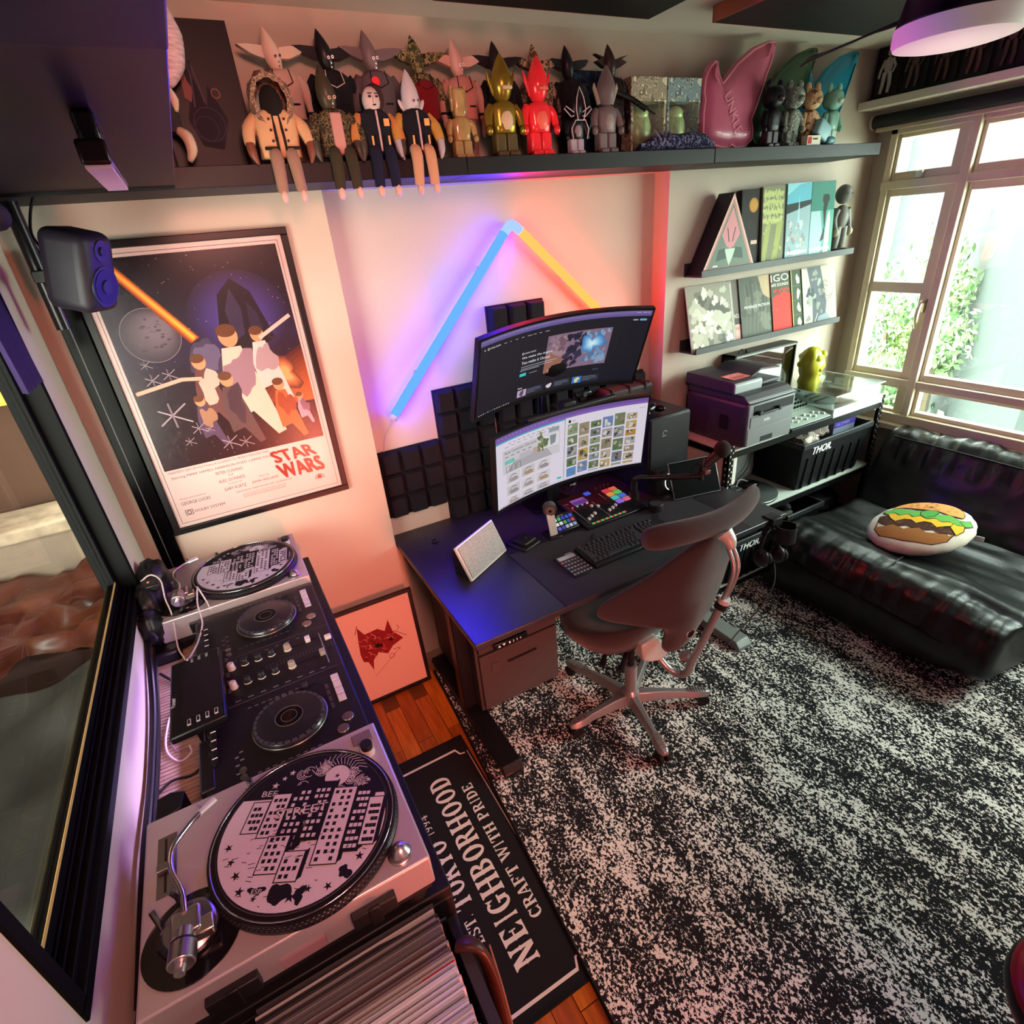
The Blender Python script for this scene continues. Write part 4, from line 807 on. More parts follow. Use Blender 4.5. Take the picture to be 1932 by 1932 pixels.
def shop_page(p, w, h):
    R_ = random.Random(5); s = w*.475
    p.rect(0, 0, w, h, 'e8e0ee'); p.rect(0, h-.024, w, h, '8460b8'); p.rect(0, h-.013, w, h, '7452a8')
    for k in range(14): p.rect(.01+k*.02, h-.010, .022+k*.02, h-.007, 'b090d8')
    p.rect(0, h-.030, s, h-.024, '38b0c4')
    for k in range(10): p.rect(.07+k*.026, h-.044, .085+k*.026, h-.0415, '8a8490')
    for k in range(7): p.rect(.05+k*.034, h-.056, .07+k*.034, h-.0535, 'c08898' if k in (1, 3) else '8a8490')
    p.rect(.035, h*.47, s-.025, h-.066, 'd4d0d6')
    p.poly([(.05, h*.47), (.10, h*.60), (.20, h*.62), (.28, h*.60), (.31, h*.47)], 'b4b0b6'); p.poly([(.12, h*.58), (.13, h*.66), (.19, h*.67), (.20, h*.60)], 'c2bec4'); p.poly([(.20, h*.60), (.205, h*.67), (.26, h*.67), (.265, h*.59)], 'c8a8a4')
    p.rect(s-.085, h*.80, s-.03, h*.86, '9aa4ac'); p.rect(s-.13, h*.60, s-.03, h*.78, 'e6e4e8'); p.poly([(s-.075, h*.62), (s-.08, h*.76), (s-.045, h*.76), (s-.05, h*.64)], '8a929a')
    for k in range(28): p.blob(.255+R_.gauss(0, .014), h*(.70+R_.gauss(0, .055)), .008, R_.choice(['7a8a5c', '5c7048', '94a070']), k)
    p.rect(.252, h*.58, .258, h*.66, '6a5040')
    for k in range(3): p.line([(.055+.03*k, h*.48), (.055+.03*k, h*.56), (.075+.03*k, h*.565), (.075+.03*k, h*.48)], .0025, '50484c')
    p.text('New Customer Discount', .048, h*.735, .013, '4a4450', w=.175)
    for k in range(5): p.rect(.05+k*.032, h*.69, .068+k*.032, h*.70, '6a6470')
    p.rect(.048, h*.60, .10, h*.645, '28c0b0'); p.text('SHOP NOW', .054, h*.613, .006, 'e8fff8', w=.04)
    for r in range(3):
        for c in range(3):
            a, b = .055+c*.085, h*(.31-.175*r); hh = h*.14
            if b < 0: hh += b; b = 0
            p.rect(a, b, a+.075, b+hh, ['dad4da', 'd2ccd0', 'ded8dc'][(r+c) % 3]); p.poly([(a+.01, b+.004), (a+.012, b+hh*.4), (a+.05, b+hh*.55), (a+.068, b+hh*.3), (a+.062, b+.004)], ['a89c9c', 'b09478', '9a949a'][(r*2+c) % 3]); p.line([(a+.015, b+hh*.45), (a+.03, b+hh*.8), (a+.055, b+hh*.75)], .0035, '6a6468'); p.rect(a+.005, b+.004, a+.02, b+hh*.3, 'c4bcc2')
    p.rect(s-.035, h*.055, s-.012, h*.085, '38c0b8'); p.rect(s, .008, s+.002, h-.024, '55505c')
    p.disc(s+.025, h-.043, .007, '1c1820', 16); p.rect(s+.04, h-.045, s+.055, h-.041, 'b0a8b4')
    for k in range(3): p.disc(w-.035+k*.010, h-.043, .0022, '77707c', 8)
    cols = ['8a9a78', 'a8a0a0', '6f8058', '9a8a70', '8c9298', 'b8a890', '5f7a50', 'c0a058', '787c88', '6c88b8']
    for c in range(6):
        v = h-.056-[.0, .008, .012, .004, -.002, .006][c]; k = 0
        while v > .014:
            hh = [.050, .036, .058, .042, .030, .052][(c*2+k*3) % 6]; a = s+.016+c*.060; b = max(.012, v-hh); col = cols[(c*3+k*2) % 10]
            if c == 5 and k == 2: col = 'b88838'
            if c == 0 and b < .05 and k > 2: col = '5a90d0'
            p.rect(a, b, a+.052, v, col)
            for q in range(6): p.blob(a+R_.uniform(.01, .042), b+(v-b)*R_.uniform(.25, .75), min(.009, (v-b)*.2), R_.choice(['d8d4d0', '4a4c44', col, 'b0aca4', '5c6a48', '8a7c68']), q+c*7)
            v = b-.007; k += 1
    p.rect(0, 0, w, .0075, 'd8d0e4')
    for k in range(12): p.rect(.015+k*.012, .002, .021+k*.012, .0055, R_.choice(['5a5068', '8878a8', '3a6ab0']))
def st_low(t):
    MB().box(1.575, 1.635, -.135, -.085, .745, 1.02).build('stand_column', M('monitor_black'), t, bev=.006); MB().box(1.49, 1.72, -.145, .0, .735, .747).build('stand_base', M('monitor_black'), t, bev=.004)
    p = Pr(); p.text('MSI', 0, 0, .010, 'a0a0a8', w=.028); p.build('maker_mark', plane3((1.595, -.292, .906), (1, .0, 0), (0, -.12, 1)), t)
def st_up(t): MB().box(1.545, 1.575, -.17, -.14, .75, 1.50).build('stand_column', M('monitor_black'), t, bev=.004); MB().box(1.50, 1.62, -.23, -.10, 1.40, 1.50).build('vesa_plate', M('monitor_black'), t, bev=.004)
monitor('curved_monitor', 'upper curved monitor showing a dark page with a nebula picture', 1.583, 1.470, -.254, .808, .354, radians(22), dark_page, radians(.5), 1.3, st_up)
monitor('curved_monitor', 'lower curved monitor showing a white shop page beside a photo grid', 1.608, 1.076, -.262, .808, .350, radians(7), shop_page, radians(1.5), 1.3, st_low)
t = thing('screen_light_bar', 'slim black light bar clipped on top of the lower monitor', 'lamp', (1.61, -.26, 1.26)); MB().tube([(1.40, -.290, 1.252), (1.84, -.290, 1.262)], .0115, n=16).build('bar', M('bar_black', '1b1a1c', r=.4), t); MB().box(1.585, 1.645, -.285, -.235, 1.245, 1.285).build('clip', M('bar_black'), t, bev=.005)
t = thing('webcam', 'small black webcam on the light bar between the monitors', 'camera', (1.66, -.25, 1.29)); MB().box(1.655, 1.735, -.275, -.245, 1.285, 1.310).build('body', M('webcam_black', '0d0d0f', r=.25), t, bev=.009, seg=4); MB().cyl((1.695, -.275, 1.298), (1.695, -.281, 1.298), .010, n=18, col='26262c').build('lens', paint(), t); MB().box(1.68, 1.71, -.265, -.245, 1.262, 1.285).build('foot', M('webcam_black'), t)

# ---------------------------------------------------------------- desk
DT = M('black_desktop', '232227', spec=.5, r=.36, bump=.08, bs=400, var=.1, vsc=30)
t = thing('desk', 'black standing desk with two column legs under the monitors', 'desk', (1.6, -.44, 0))
MB().box(.852, 2.372, -.816, .088, .710, .735).build('desktop', DT, t, bev=.003)
LG = M('black_steel', '141416', r=.4)
for x in (.945, 2.245):
    c = MB().box(x-.04, x+.04, -.42, -.36, .05, .66).build('leg', LG, t, bev=.006); MB().box(x-.032, x+.032, -.413, -.367, .40, .70).build('inner_column', LG, c, bev=.004)
    m = MB(); f3 = lambda u, v, e: Vector((x-.043+e, u, v)); m.prism([(-.80, .012), (-.80, .030), (-.775, .058), (-.02, .058), (.0, .030), (.0, .012)], f3, 0, .086).build('foot', M('foot_grey', '8c908e', r=.45, m=.3) if x > 2 else LG, t, bev=.004)
MB().box(1.0, 2.2, -.45, -.40, .66, .705).box(1.0, 2.2, -.30, -.25, .66, .705).build('cross_beam', LG, t, bev=.003)
q = MB().box(.915, 1.045, -.822, -.775, .685, .708).build('control_box', M('control_black', '0a0a0b', r=.2), t, bev=.003)
p = Pr(); p.poly([(.012, .006), (.018, .015), (.024, .006)], 'd8d8e0'); p.poly([(.030, .015), (.036, .006), (.042, .015)], 'd8d8e0')
for k in range(4): p.text('1234'[k], .055+k*.014, .006, .009, 'd8d8e0', w=.006)
p.build('control_marks', plane3((.917, -.8225, .686), (1, 0, 0), (0, 0, 1)), q)
t = thing('drawer_cabinet', 'dark grey two-drawer pedestal under the left end of the desk', 'cabinet', (1.1, -.5, 0))
CG = M('grey_steel_cabinet', '474140', r=.5, bump=.05, bs=300); cx0, cx1, cy0, cy1, cz0, cz1 = .962, 1.362, -.485, .0, .068, .60
MB().box(cx0, cx1, cy0, cy1, cz0, cz1).build('carcass', CG, t, bev=.004)
d1 = MB().box(cx0+.012, cx1-.010, cy0-.018, cy0, (.392), .588).build('drawer', CG, t, bev=.003); d2 = MB().box(cx0+.012, cx1-.010, cy0-.018, cy0, .085, .380).build('drawer', CG, t, bev=.003)
MB().box(1.10, 1.245, cy0-.022, cy0-.017, .297, .309).build('pull_slot', M('slot_black', '0c0909', r=.6), d2, bev=.002); MB().box(1.022, 1.062, cy0-.021, cy0-.017, .280, .325).build('label_holder', M('holder_grey', '4a4442', r=.4), d2, bev=.001)
for x, y in ((1.0, -.44), (1.33, -.44), (1.0, -.05), (1.33, -.05)):
    c = MB().cyl((x-.012, y, .028+.0105), (x+.012, y, .028+.0105), .028, n=16, col='101010').build('caster', paint(), t); MB().box(x-.015, x+.015, y-.012, y+.012, .045, .07).build('caster_fork', LG, c)
# desk mat and the things on the desk
mt = MB(); mt.box(1.214, 2.16, -.815, -.392, .735, .7385); tag(mt.build('desk_mat', M('desk_mat_black', '26252b', r=.85, bump=.5, bs=700), bev=.002), 'large black desk mat with stitched edge under the keyboard', 'mat')
def tilted(o, rz, rx): return Matrix.Translation(o) @ Matrix.Rotation(rz, 4, 'Z') @ Matrix.Rotation(rx, 4, 'X')
# grey grille speaker, tilted
t = thing('grille_speaker', 'black wedge loudspeaker with pale woven grille on the left of the desk', 'speaker', (1.08, -.3, .735))
# front face corners measured on the desk: lower front edge and leaning back
g0 = Vector((1.003, -.475, .738)); g1 = Vector((1.224, -.350, .738)); U = (g1-g0).normalized(); Nn = Vector((U.y, -U.x, 0)); V = Vector((-.031, .053, .136)).normalized(); Wd = .254; Hh_ = .150
MB().prism([(0, 0), (Wd, 0), (Wd, Hh_), (0, Hh_)], lambda u, v, e: g0+U*u+V*v-U.cross(V)*e, 0, .012).build('frame', M('pale_frame', 'b8bab8', r=.4), t, bev=.002)
fN = U.cross(V); fN = fN if fN.dot(Vector((.4, -2, 0))-g0) > 0 else -fN
gm = M('woven_grille', '8f9490', r=.8, var=.35, vsc=260, bump=1.0, bs=420)
MB().prism([(.008, .008), (Wd-.008, .008), (Wd-.008, Hh_-.008), (.008, Hh_-.008)], lambda u, v, e: g0+U*u+V*v+fN*e, .0005, .0045).build('grille', gm, t, smooth=0)
bk = -Nn if (-Nn).y > 0 else Nn
pts = [q-fN*.011 for q in (g0, g0+U*Wd, g0+U*Wd+V*Hh_, g0+V*Hh_)]; b_ = [g0+U*.02+bk*.10, g0+U*(Wd-.02)+bk*.10, g0+U*(Wd-.02)+bk*.105+Vector((0, 0, .10)), g0+U*.02+bk*.105+Vector((0, 0, .10))]
MB().add(pts+b_, [(0, 1, 2, 3), (4, 5, 6, 7), (0, 1, 5, 4), (1, 2, 6, 5), (2, 3, 7, 6), (3, 0, 4, 7)]).build('housing', M('speaker_black', '0c0b0e', r=.6), t, bev=.006)
t = thing('leather_wallet', 'small black leather pouch with a snap on the desk beside the speaker', 'wallet', (1.30, -.34, .735)); Rr = tilted((1.305, -.345, .735), radians(20), 0)
MB().box(-.05, .05, -.06, .06, .001, .016, M_=Rr).build('body', M('black_leather_small', '15120f', r=.45, bump=.4, bs=300), t, bev=.006, seg=3); MB().box(-.035, .040, -.045, .03, .016, .032, M_=Rr).build('flap', M('black_leather_small'), t, bev=.006, seg=3); MB().cyl(Rr @ Vector((.01, -.01, .032)), Rr @ Vector((.01, -.01, .035)), .005, n=12, col='9a9a9a').build('snap', metal(), t)
t = thing('camera_stand', 'round-headed desk camera on a pale upright stand by the button pad', 'camera', (1.44, -.34, .735))
MB().box(1.415, 1.475, -.40, -.32, .735, .747).build('base', M('black_plastic', '0e0e10', r=.4), t, bev=.004); MB().prism([(-.019, 0), (.019, 0), (.019, .10), (-.019, .10)], lambda u, v, e: Vector((1.445+u, -.372+v*.25-e, .745+v)), 0, .008).build('upright', M('pale_upright', '9a9690', r=.4), t, bev=.003)
MB().cyl((1.452, -.335, .868), (1.440, -.362, .862), .0295, n=26, col='3c3838').cyl((1.440, -.362, .862), (1.4385, -.3655, .8615), .021, n=22, col='55504c').cyl((1.4385, -.3655, .8615), (1.437, -.368, .861), .007, n=12, col='101012').build('camera_head', paint(), t)
# small button pad (15 keys)
t = thing('button_pad', 'small black pad with fifteen lit keys, left of the mixing console', 'control pad', (1.525, -.35, .735)); Rr = tilted((1.520, -.35, .775), radians(3), radians(38))
MB().box(-.06, .06, -.042, .045, -.015, 0, M_=Rr).build('pad_body', M('pad_black', '101012', r=.35), t, bev=.006, seg=3); MB().box(-.045, .045, .0, .05, -.05, -.012, M_=Rr).build('pad_foot', M('pad_black'), t)
kc = ['d8d8e0', '3cc868', '3048c8', '3858d8', '4a58e0', 'f0f0f0', 'e8e8f0', '58a850', '4a5ab0', 'e04050', '5a64e8', '3c48b0', 'b0c0e0', 'c8d0d8', '88a8d8']
for k in range(15):
    i, j = k % 5, k//5; x, y = -.0415+i*.0207, .022-j*.022
    b_ = MB().box(x-.0075, x+.0075, y-.0075, y+.0075, 0, .0035, M_=Rr, col=kc[k]).build('lit_key', M('lit_key', None, r=.3, emit=.75, dark=1), t, bev=.0012)
p = Pr(); p.text('stream deck', 0, 0, .006, 'b8a878', w=.032); p.build('pad_lettering', plane3(Rr @ Vector((-.022, .034, .0006)), (Rr.to_3x3() @ Vector((1, 0, 0))), (Rr.to_3x3() @ Vector((0, 1, 0)))), t)
# audio console
t = thing('audio_console', 'black podcast mixing console with lit coloured pads and faders', 'mixing console', (1.76, -.28, .735)); Rr = tilted((1.758, -.295, .768), radians(1), radians(7))
MB().box(-.170, .170, -.13, .135, -.030, 0, M_=Rr).build('console_body', M('console_black', '0d0c0f', r=.35), t, bev=.006, seg=3)
cons = lambda u, v, e: Rr @ Vector((-.17+u, -.13+v, .0006+e))
p = Pr(); p.rect(.055, .175, .135, .225, '6a5aa0')
for k in range(9): p.rect(.060+k*.008, .180, .065+k*.008, .205, '3a3080')
p.rect(.058, .213, .132, .221, '8878b8')
for k in range(2): p.line([(.030+.115*k, .025), (.030+.115*k, .165)], .0015, 'a8a0a8')
p.line([(.215, .05), (.215, .21)], .0015, 'b0a8b0')
for k in range(8): p.rect(.043+k*.0245, .035, .0455+k*.0245, .15, '1f1f24'); [p.rect(.036+k*.0245, .04+q*.013, .041+k*.0245, .0412+q*.013, '58545c') for q in range(9)]
p.text('RODE', .012, .205, .007, 'b0707c', w=.028)
for k in range(6): p.rect(.012, .19-k*.009, .030, .1925-k*.009, '6a3040')
p.build('console_print', cons, t)
K = M('lit_key', None, r=.3, emit=.75, dark=1)
for k, (c) in enumerate(['e84050', 'f07048', 'f0a048', '60d060', '50c8c0', '4a78e0', 'a070e8', 'e87088']):
    i, j = k % 2, k//2; u, v = .240+i*.042, .205-j*.035; MB().box(-.17+u, -.17+u+.036, -.13+v-.014, -.13+v+.014, .0005, .006, M_=Rr, col=c).build('sound_pad', K, t, bev=.002)
MB().box(-.17+.15, -.17+.182, -.13+.222, -.13+.246, .0005, .006, M_=Rr, col='3c60e8').build('record_button', K, t, bev=.002)
for k in range(8):
    u = .044+k*.0245; v = [.052, .065, .075, .132, .115, .062, .070, .080][k]
    MB().box(-.17+u-.006, -.17+u+.006, -.13+v-.007, -.13+v+.007, .0005, .011, M_=Rr, col='b8b4b4').build('fader_cap', paint(), t, bev=.002)
    for j, cc in enumerate(('4cc870', 'e86050')): MB().box(-.17+u-.009+j*.0095, -.17+u-.001+j*.0095, -.13+.012, -.13+.022, .0005, .004, M_=Rr, col=cc).build('channel_button', K, t, bev=.001)
for k, cc in enumerate(('e84058', '60d880', '58a8d8', 'f0c0a0')): q = Rr @ Vector((-.17+.035+k*.028, -.13+.168, 0)); MB().cyl(q, q+Rr.to_3x3() @ Vector((0, 0, .004)), .005, n=12, col=cc).build('round_button', K, t)
for k in range(4): q = Rr @ Vector((.055+k*.026, .115, 0)); MB().cyl(q, q+Rr.to_3x3() @ Vector((0, 0, .014)), .009, .0075, n=14, col='38141c').build('gain_knob', paint(), t)
q = Rr @ Vector((.09, .04, 0)); 
# calculator
t = thing('calculator', 'desk calculator with grey display and round keys beside the keyboard', 'calculator', (1.385, -.615, .738)); Rr = tilted((1.384, -.615, .7475), radians(0), radians(3))
MB().box(-.048, .048, -.078, .078, -.008, 0, M_=Rr).build('body', M('calc_black', '141418', r=.35), t, bev=.005, seg=3)
MB().box(-.04, .04, .040, .064, 0, .0015, M_=Rr).build('display', M('calc_display', '98a8b0', r=.25), t, bev=.001); MB().box(.005, .035, .067, .074, 0, .001, M_=Rr).build('solar_cell', M('solar', '8890a0', r=.2), t)
for j in range(5):
    for i in range(6): q = Rr @ Vector((-.0375+i*.015, .024-j*.0215, 0)); MB().cyl(q, q+Vector((0, 0, .0035)), .0058, .0052, n=10, col='6f7078' if (i+j) else 'c05048').build('key', paint(), t)
# keyboard
t = thing('keyboard', 'black mechanical keyboard in front of the lower monitor', 'keyboard', (1.65, -.60, .738)); Rr = tilted((1.658, -.613, .760), radians(1.2), radians(5))
MB().box(-.222, .222, -.073, .073, -.017, .0, M_=Rr).build('case', M('keyboard_black', '121114', r=.4), t, bev=.004)
KM = M('keycap_black', '26252a', r=.5)
def keycap(x, y, w_, nm='keycap'):
    h_ = .0085; e = .0025; a, b, c, d_ = x+.0008, x+w_-.0008, y+.0008, y+.0182
    MB().add([Rr @ Vector(q) for q in [(a, c, .001), (b, c, .001), (b, d_, .001), (a, d_, .001), (a+e, c+e, .001+h_), (b-e, c+e, .001+h_), (b-e, d_-e*.6, .001+h_), (a+e, d_-e*.6, .001+h_)]], [(4, 5, 6, 7), (0, 1, 5, 4), (1, 2, 6, 5), (2, 3, 7, 6), (3, 0, 4, 7)]).build(nm, KM, t, smooth=0)
rows = [([1]*13+[2, .3, 1, 1, 1, 1], 0), ([1.5]+[1]*12+[1.5, .3, 1, 1, 1, 1], 1), ([1.75]+[1]*11+[2.25, .3, 1, 1, 1, 1], 2), ([2.25]+[1]*10+[2.75, .3, 1, 1, 1, 1], 3), ([1.25]*3+[6.25]+[1.25]*4+[-.75, .3, 1, 1, 1, 1], 4)]
for k in range(16):
    if k not in (1,): keycap(-.216+k*.0243+(.006 if k > 5 else 0), .050, .0185)
for ks, r_ in rows:
    x = -.216
    for wk in ks:
        if wk == .3: x += .008; continue
        if wk < 0: continue
        if wk == 6.25 and r_ == 4: keycap(x, .026-r_*.0192, wk*.019); x += wk*.019; continue
        keycap(x, .028-r_*.0192, wk*.019) if r_ < 4 else keycap(x, .026-r_*.0192, wk*.019); x += wk*.019
t = thing('volume_knob', 'round black aluminium knob on the mat right of the console', 'knob', (1.945, -.455, .738)); MB().lathe([(.034, 0), (.036, .003), (.034, .032), (.031, .035), (.0001, .0355)], c=(1.950, -.452, .7385), n=32).build('dial', M('knob_black', '242226', r=.35, m=.4), t, smooth=30); MB().cyl((1.95, -.452, .774), (1.95, -.452, .7745), .027, n=28, col='333036').build('top_plate', paint(), t)
tag(MB().tube([(1.93, -.48, .745), (1.90, -.53, .744), (1.88, -.58, .744), (1.875, -.60, .75)], .0035, n=6, smooth=4).tube([(1.60, -.46, .742), (1.56, -.50, .742), (1.57, -.535, .745)], .003, n=6, smooth=4).build('usb_cables', M('black_cable')), 'short black cables curling behind the keyboard', 'cable')
tag(MB().tube([(1.64, -.07, .9), (1.66, -.06, .80), (1.72, -.10, .76), (1.80, -.06, .84), (1.86, -.05, .95)], .004, n=6, smooth=5).tube([(1.70, -.08, .76), (1.76, -.05, .88), (1.84, -.04, .80), (1.95, -.05, .90)], .004, n=6, smooth=5).tube([(1.5, -.05, .86), (1.48, -.06, .78), (1.44, -.02, .745)], .004, n=6, smooth=4).tube([(1.9, -.06, .78), (1.98, -.05, .86), (2.05, -.08, .78)], .0045, n=6, smooth=4).build('cable_tangle', M('black_cable')), 'tangle of black cables on the desk behind the console', 'cable')
t = thing('cable_clip', 'tiny black cable clip at the back left edge of the desk', 'clip', (.995, -.09, .735)); MB().box(.985, 1.01, -.105, -.085, .735, .750).build('block', M('black_plastic'), t, bev=.004)
# computer tower, soundbar behind, game controller on top
t = thing('computer_tower', 'black computer tower standing right of the monitors', 'computer', (2.14, -.2, .735))
TW = M('tower_black', '17171a', r=.45, bump=.05, bs=300)
MB().box(2.035, 2.285, -.300, .08, .735, 1.112).build('case', TW, t, bev=.008, seg=3)
MB().box(2.040, 2.280, -.308, -.300, .745, 1.108).build('front_panel', M('tower_front', '1c1d20', r=.4), t, bev=.004)
p = Pr(); p.ring(.085, .285, .014, .003, '8a8c90', 24, .3, 3.6); p.text('level', .070, .270, .007, 'c0c2c6', w=.02); p.ring(.11, .19, .016, .002, '3c3e44', 20); p.build('front_marks', plane3((2.040, -.3085, .745), (1, 0, 0), (0, 0, 1)), t)
t = thing('light_ring', 'thin white ring glowing on the dark box below the tower logo', 'lamp', (2.15, -.345, .79)); 
MB().box(2.045, 2.27, -.352, -.312, .736, .862).build('dark_box', M('ring_box', '141316', r=.5), t, bev=.004)
m = MB(); ring = [(2.148+.052*cos(2*pi*k/40), -.3555, .800+.052*sin(2*pi*k/40)) for k in range(41)]; m.tube(ring, .0024, n=6).build('ring', emitm('white_ring', 'f4f4f8', 1.2), t, smooth=80)
t = thing('game_controller', 'black game controller lying on top of the computer tower', 'controller', (2.10, -.2, 1.115)); MB().ell((2.085, -.225, 1.142), (.052, .038, .022), RZ(.2), pw=.8).ell((2.045, -.26, 1.138), (.018, .036, .018), RZ(-.3)).ell((2.13, -.25, 1.138), (.018, .036, .018), RZ(.4)).build('shell', M('gloss_black_shell', '0a090b', r=.2), t, smooth=80)
for dx, dy in ((-.02, -.01), (.018, -.02)): MB().cyl((2.085+dx, -.225+dy, 1.160), (2.085+dx, -.225+dy, 1.170), .008, n=12, col='1c1c20').build('thumb_stick', paint(), t)
t = thing('quilted_case', 'dark reddish padded case on the wall side behind the monitors, right', 'case', (2.2, 0, 1.13)); MB().box(1.99, 2.300, -.03, .078, 1.117, 1.195).build('body', M('maroon_case', '2c1517', r=.6, bump=.3, bs=80), t, bev=.02, seg=4); MB().box(2.03, 2.04, -.033, .05, 1.16, 1.199).box(2.14, 2.15, -.033, .05, 1.16, 1.199).box(2.24, 2.25, -.033, .05, 1.16, 1.199).build('strap', M('maroon_strap', '170b0c', r=.6), t)
# tablet, boom arm, microphone
t = thing('tablet', 'black tablet with a thin silver edge leaning at the right of the desk', 'tablet', (2.22, -.5, .735))
f3 = lambda u, v, e: Vector((2.078, -.435, .741))+Vector((.975, -.22, 0))*u+Vector((.095, .42, .90)).normalized()*v+Vector((-.20, -.88, .43))*e
MB().prism([(0, 0), (.25, 0), (.25, .175), (0, .175)], f3, 0, .007).build('body', M('tablet_silver', '8f9092', r=.3, m=.8), t, bev=.002); MB().prism([(.003, .003), (.247, .003), (.247, .172), (.003, .172)], f3, .0071, .0076).build('glass', M('tablet_glass', '030304', r=.3, spec=.08), t); MB().box(2.12, 2.26, -.40, -.32, .736, .76).build('tablet_rest', M('black_plastic'), t, bev=.004)
BA = M('boom_black', '1a1517', r=.35)
t = thing('microphone_boom', 'black low-profile boom arm reaching across in front of the tower', 'microphone arm', (1.93, -.35, .735))
MB().cyl((1.925, -.33, .735), (1.925, -.33, .80), .024, n=18).build('clamp_base', BA, t); MB().cyl((1.925, -.33, .80), (1.925, -.33, .86), .016, n=16).build('pivot', BA, t)
MB().tube([(1.925, -.33, .858), (1.945, -.36, .872), (1.99, -.41, .874), (2.17, -.51, .868)], .013, n=12, smooth=4).build('arm', BA, t, smooth=80); MB().cyl((2.165, -.51, .85), (2.165, -.51, .93), .011, n=14).build('swivel', BA, t)
t = thing('microphone', 'black broadcast microphone with round foam windscreen on the boom arm', 'microphone', (2.19, -.55, .95))
MB().ell((2.222, -.565, 1.0), (.037, .036, .040)).build('foam_windscreen', M('mic_foam', '241c1b', r=1, bump=.8, bs=400), t, smooth=80); MB().cyl((2.205, -.555, .975), (2.16, -.53, .925), .023, .021, n=18).build('mic_body', M('mic_body', '2a1a1b', r=.35), t, smooth=40)
MB().tube([(2.145, -.535, .97), (2.13, -.54, .93), (2.165, -.52, .895), (2.20, -.52, .91)], .006, n=8, smooth=4).build('yoke', BA, t, smooth=80); MB().box(2.15, 2.185, -.545, -.515, .885, .905).build('yoke_block', M('reddish_block', '5a2a2a', r=.4), t, bev=.003)
tag(MB().tube([(2.16, -.53, .925), (2.11, -.52, .945), (2.10, -.51, .90), (2.12, -.50, .875)], .0035, n=6, smooth=5).build('mic_cable', M('black_cable')), 'black cable looping from the microphone to the boom arm', 'cable')
# cup holder, headphones, stickers at the right end of the desk
t = thing('cup_holder', 'black clamp-on cup holder at the right front corner of the desk', 'cup holder', (2.33, -.85, .70))
n = 26; m = MB(); vs = []
for k in range(n+1):
    a = radians(-20)+radians(330)*k/n
    for r_, z in ((.040, .640), (.043, .640), (.043, .715), (.040, .715)): vs.append((2.315+r_*cos(a), -.866+r_*sin(a), z))
m.add(vs, [(4*i+a, 4*i+(a+1) % 4, 4*i+4+(a+1) % 4, 4*i+4+a) for i in range(n) for a in range(4)]).cyl((2.315, -.866, .638), (2.315, -.866, .643), .041, n=24).build('cup', M('holder_black', '171415', r=.4), t, smooth=30)
MB().box(2.265, 2.325, -.83, -.775, .7352, .742).box(2.265, 2.325, -.835, -.822, .70, .742).build('clamp', M('holder_black'), t, bev=.002)
t = thing('headphones', 'black headphones hanging on a hook below the desk corner', 'headphones', (2.29, -.83, .6))
MB().tube([(2.21, -.835, .60), (2.205, -.84, .66), (2.25, -.83, .695), (2.30, -.835, .665), (2.315, -.84, .60)], .008, n=10, smooth=5).build('headband', M('phones_black', '161415', r=.35), t, smooth=80)
for q, rr in (((2.225, -.83, .565), (.022, .036, .043)), ((2.310, -.845, .56), (.022, .036, .043))): e_ = MB().ell(q, rr, RZ(.3)).build('ear_cup', M('phones_black'), t, smooth=80); MB().ell((q[0]+.012, q[1]-.012, q[2]), (.016, .030, .034), RZ(.3)).build('ear_pad', M('pad_leather', '0c0b0b', r=.6), e_, smooth=80)
MB().box(2.245, 2.255, -.835, -.80, .66, .712).build('hook', M('holder_black'), t)
tag(MB().tube([(2.30, -.845, .52), (2.30, -.86, .42), (2.27, -.84, .30), (2.20, -.80, .17), (2.10, -.78, .05)], .0028, n=6, smooth=6).build('headphone_cable', M('grey_cable', '55504e', r=.5)), 'thin grey cable falling from the headphones to the rug', 'cable')
t = thing('sticker', 'salmon sticker with a small dome drawing on the right desk edge panel', 'sticker', (2.17, -.6, .66)); MB().box(2.10, 2.345, -.705, -.70, .60, .71).build('modesty_panel', M('panel_black', '0d0d0e', r=.4), t, bev=.002)
p = Pr(); p.rect(.035, .045, .155, .135, 'd8907c'); p.ring(.095, .085, .030, .002, '4a2a24', 20, 0, pi); p.blob(.105, .102, .010, '2a1614', 2); p.line([(.06, .085), (.13, .085)], .002, '4a2a24'); p.text('PETROLHEAD', .095, .056, .012, '5a3028', w=.09, al=.5); p.rect(.0, .05, .022, .10, 'a8404a'); p.rect(.170, .05, .23, .13, '1c1c1e'); p.line([(.178, .06), (.222, .12)], .006, 'd8d8d8'); p.line([(.178, .12), (.222, .06)], .006, 'd8d8d8'); p.ring(.2, .09, .028, .004, 'c8c8c8', 20)
p.build('sticker_print', plane3((2.10, -.7052, .575), (1, 0, 0), (0, 0, 1)), t)
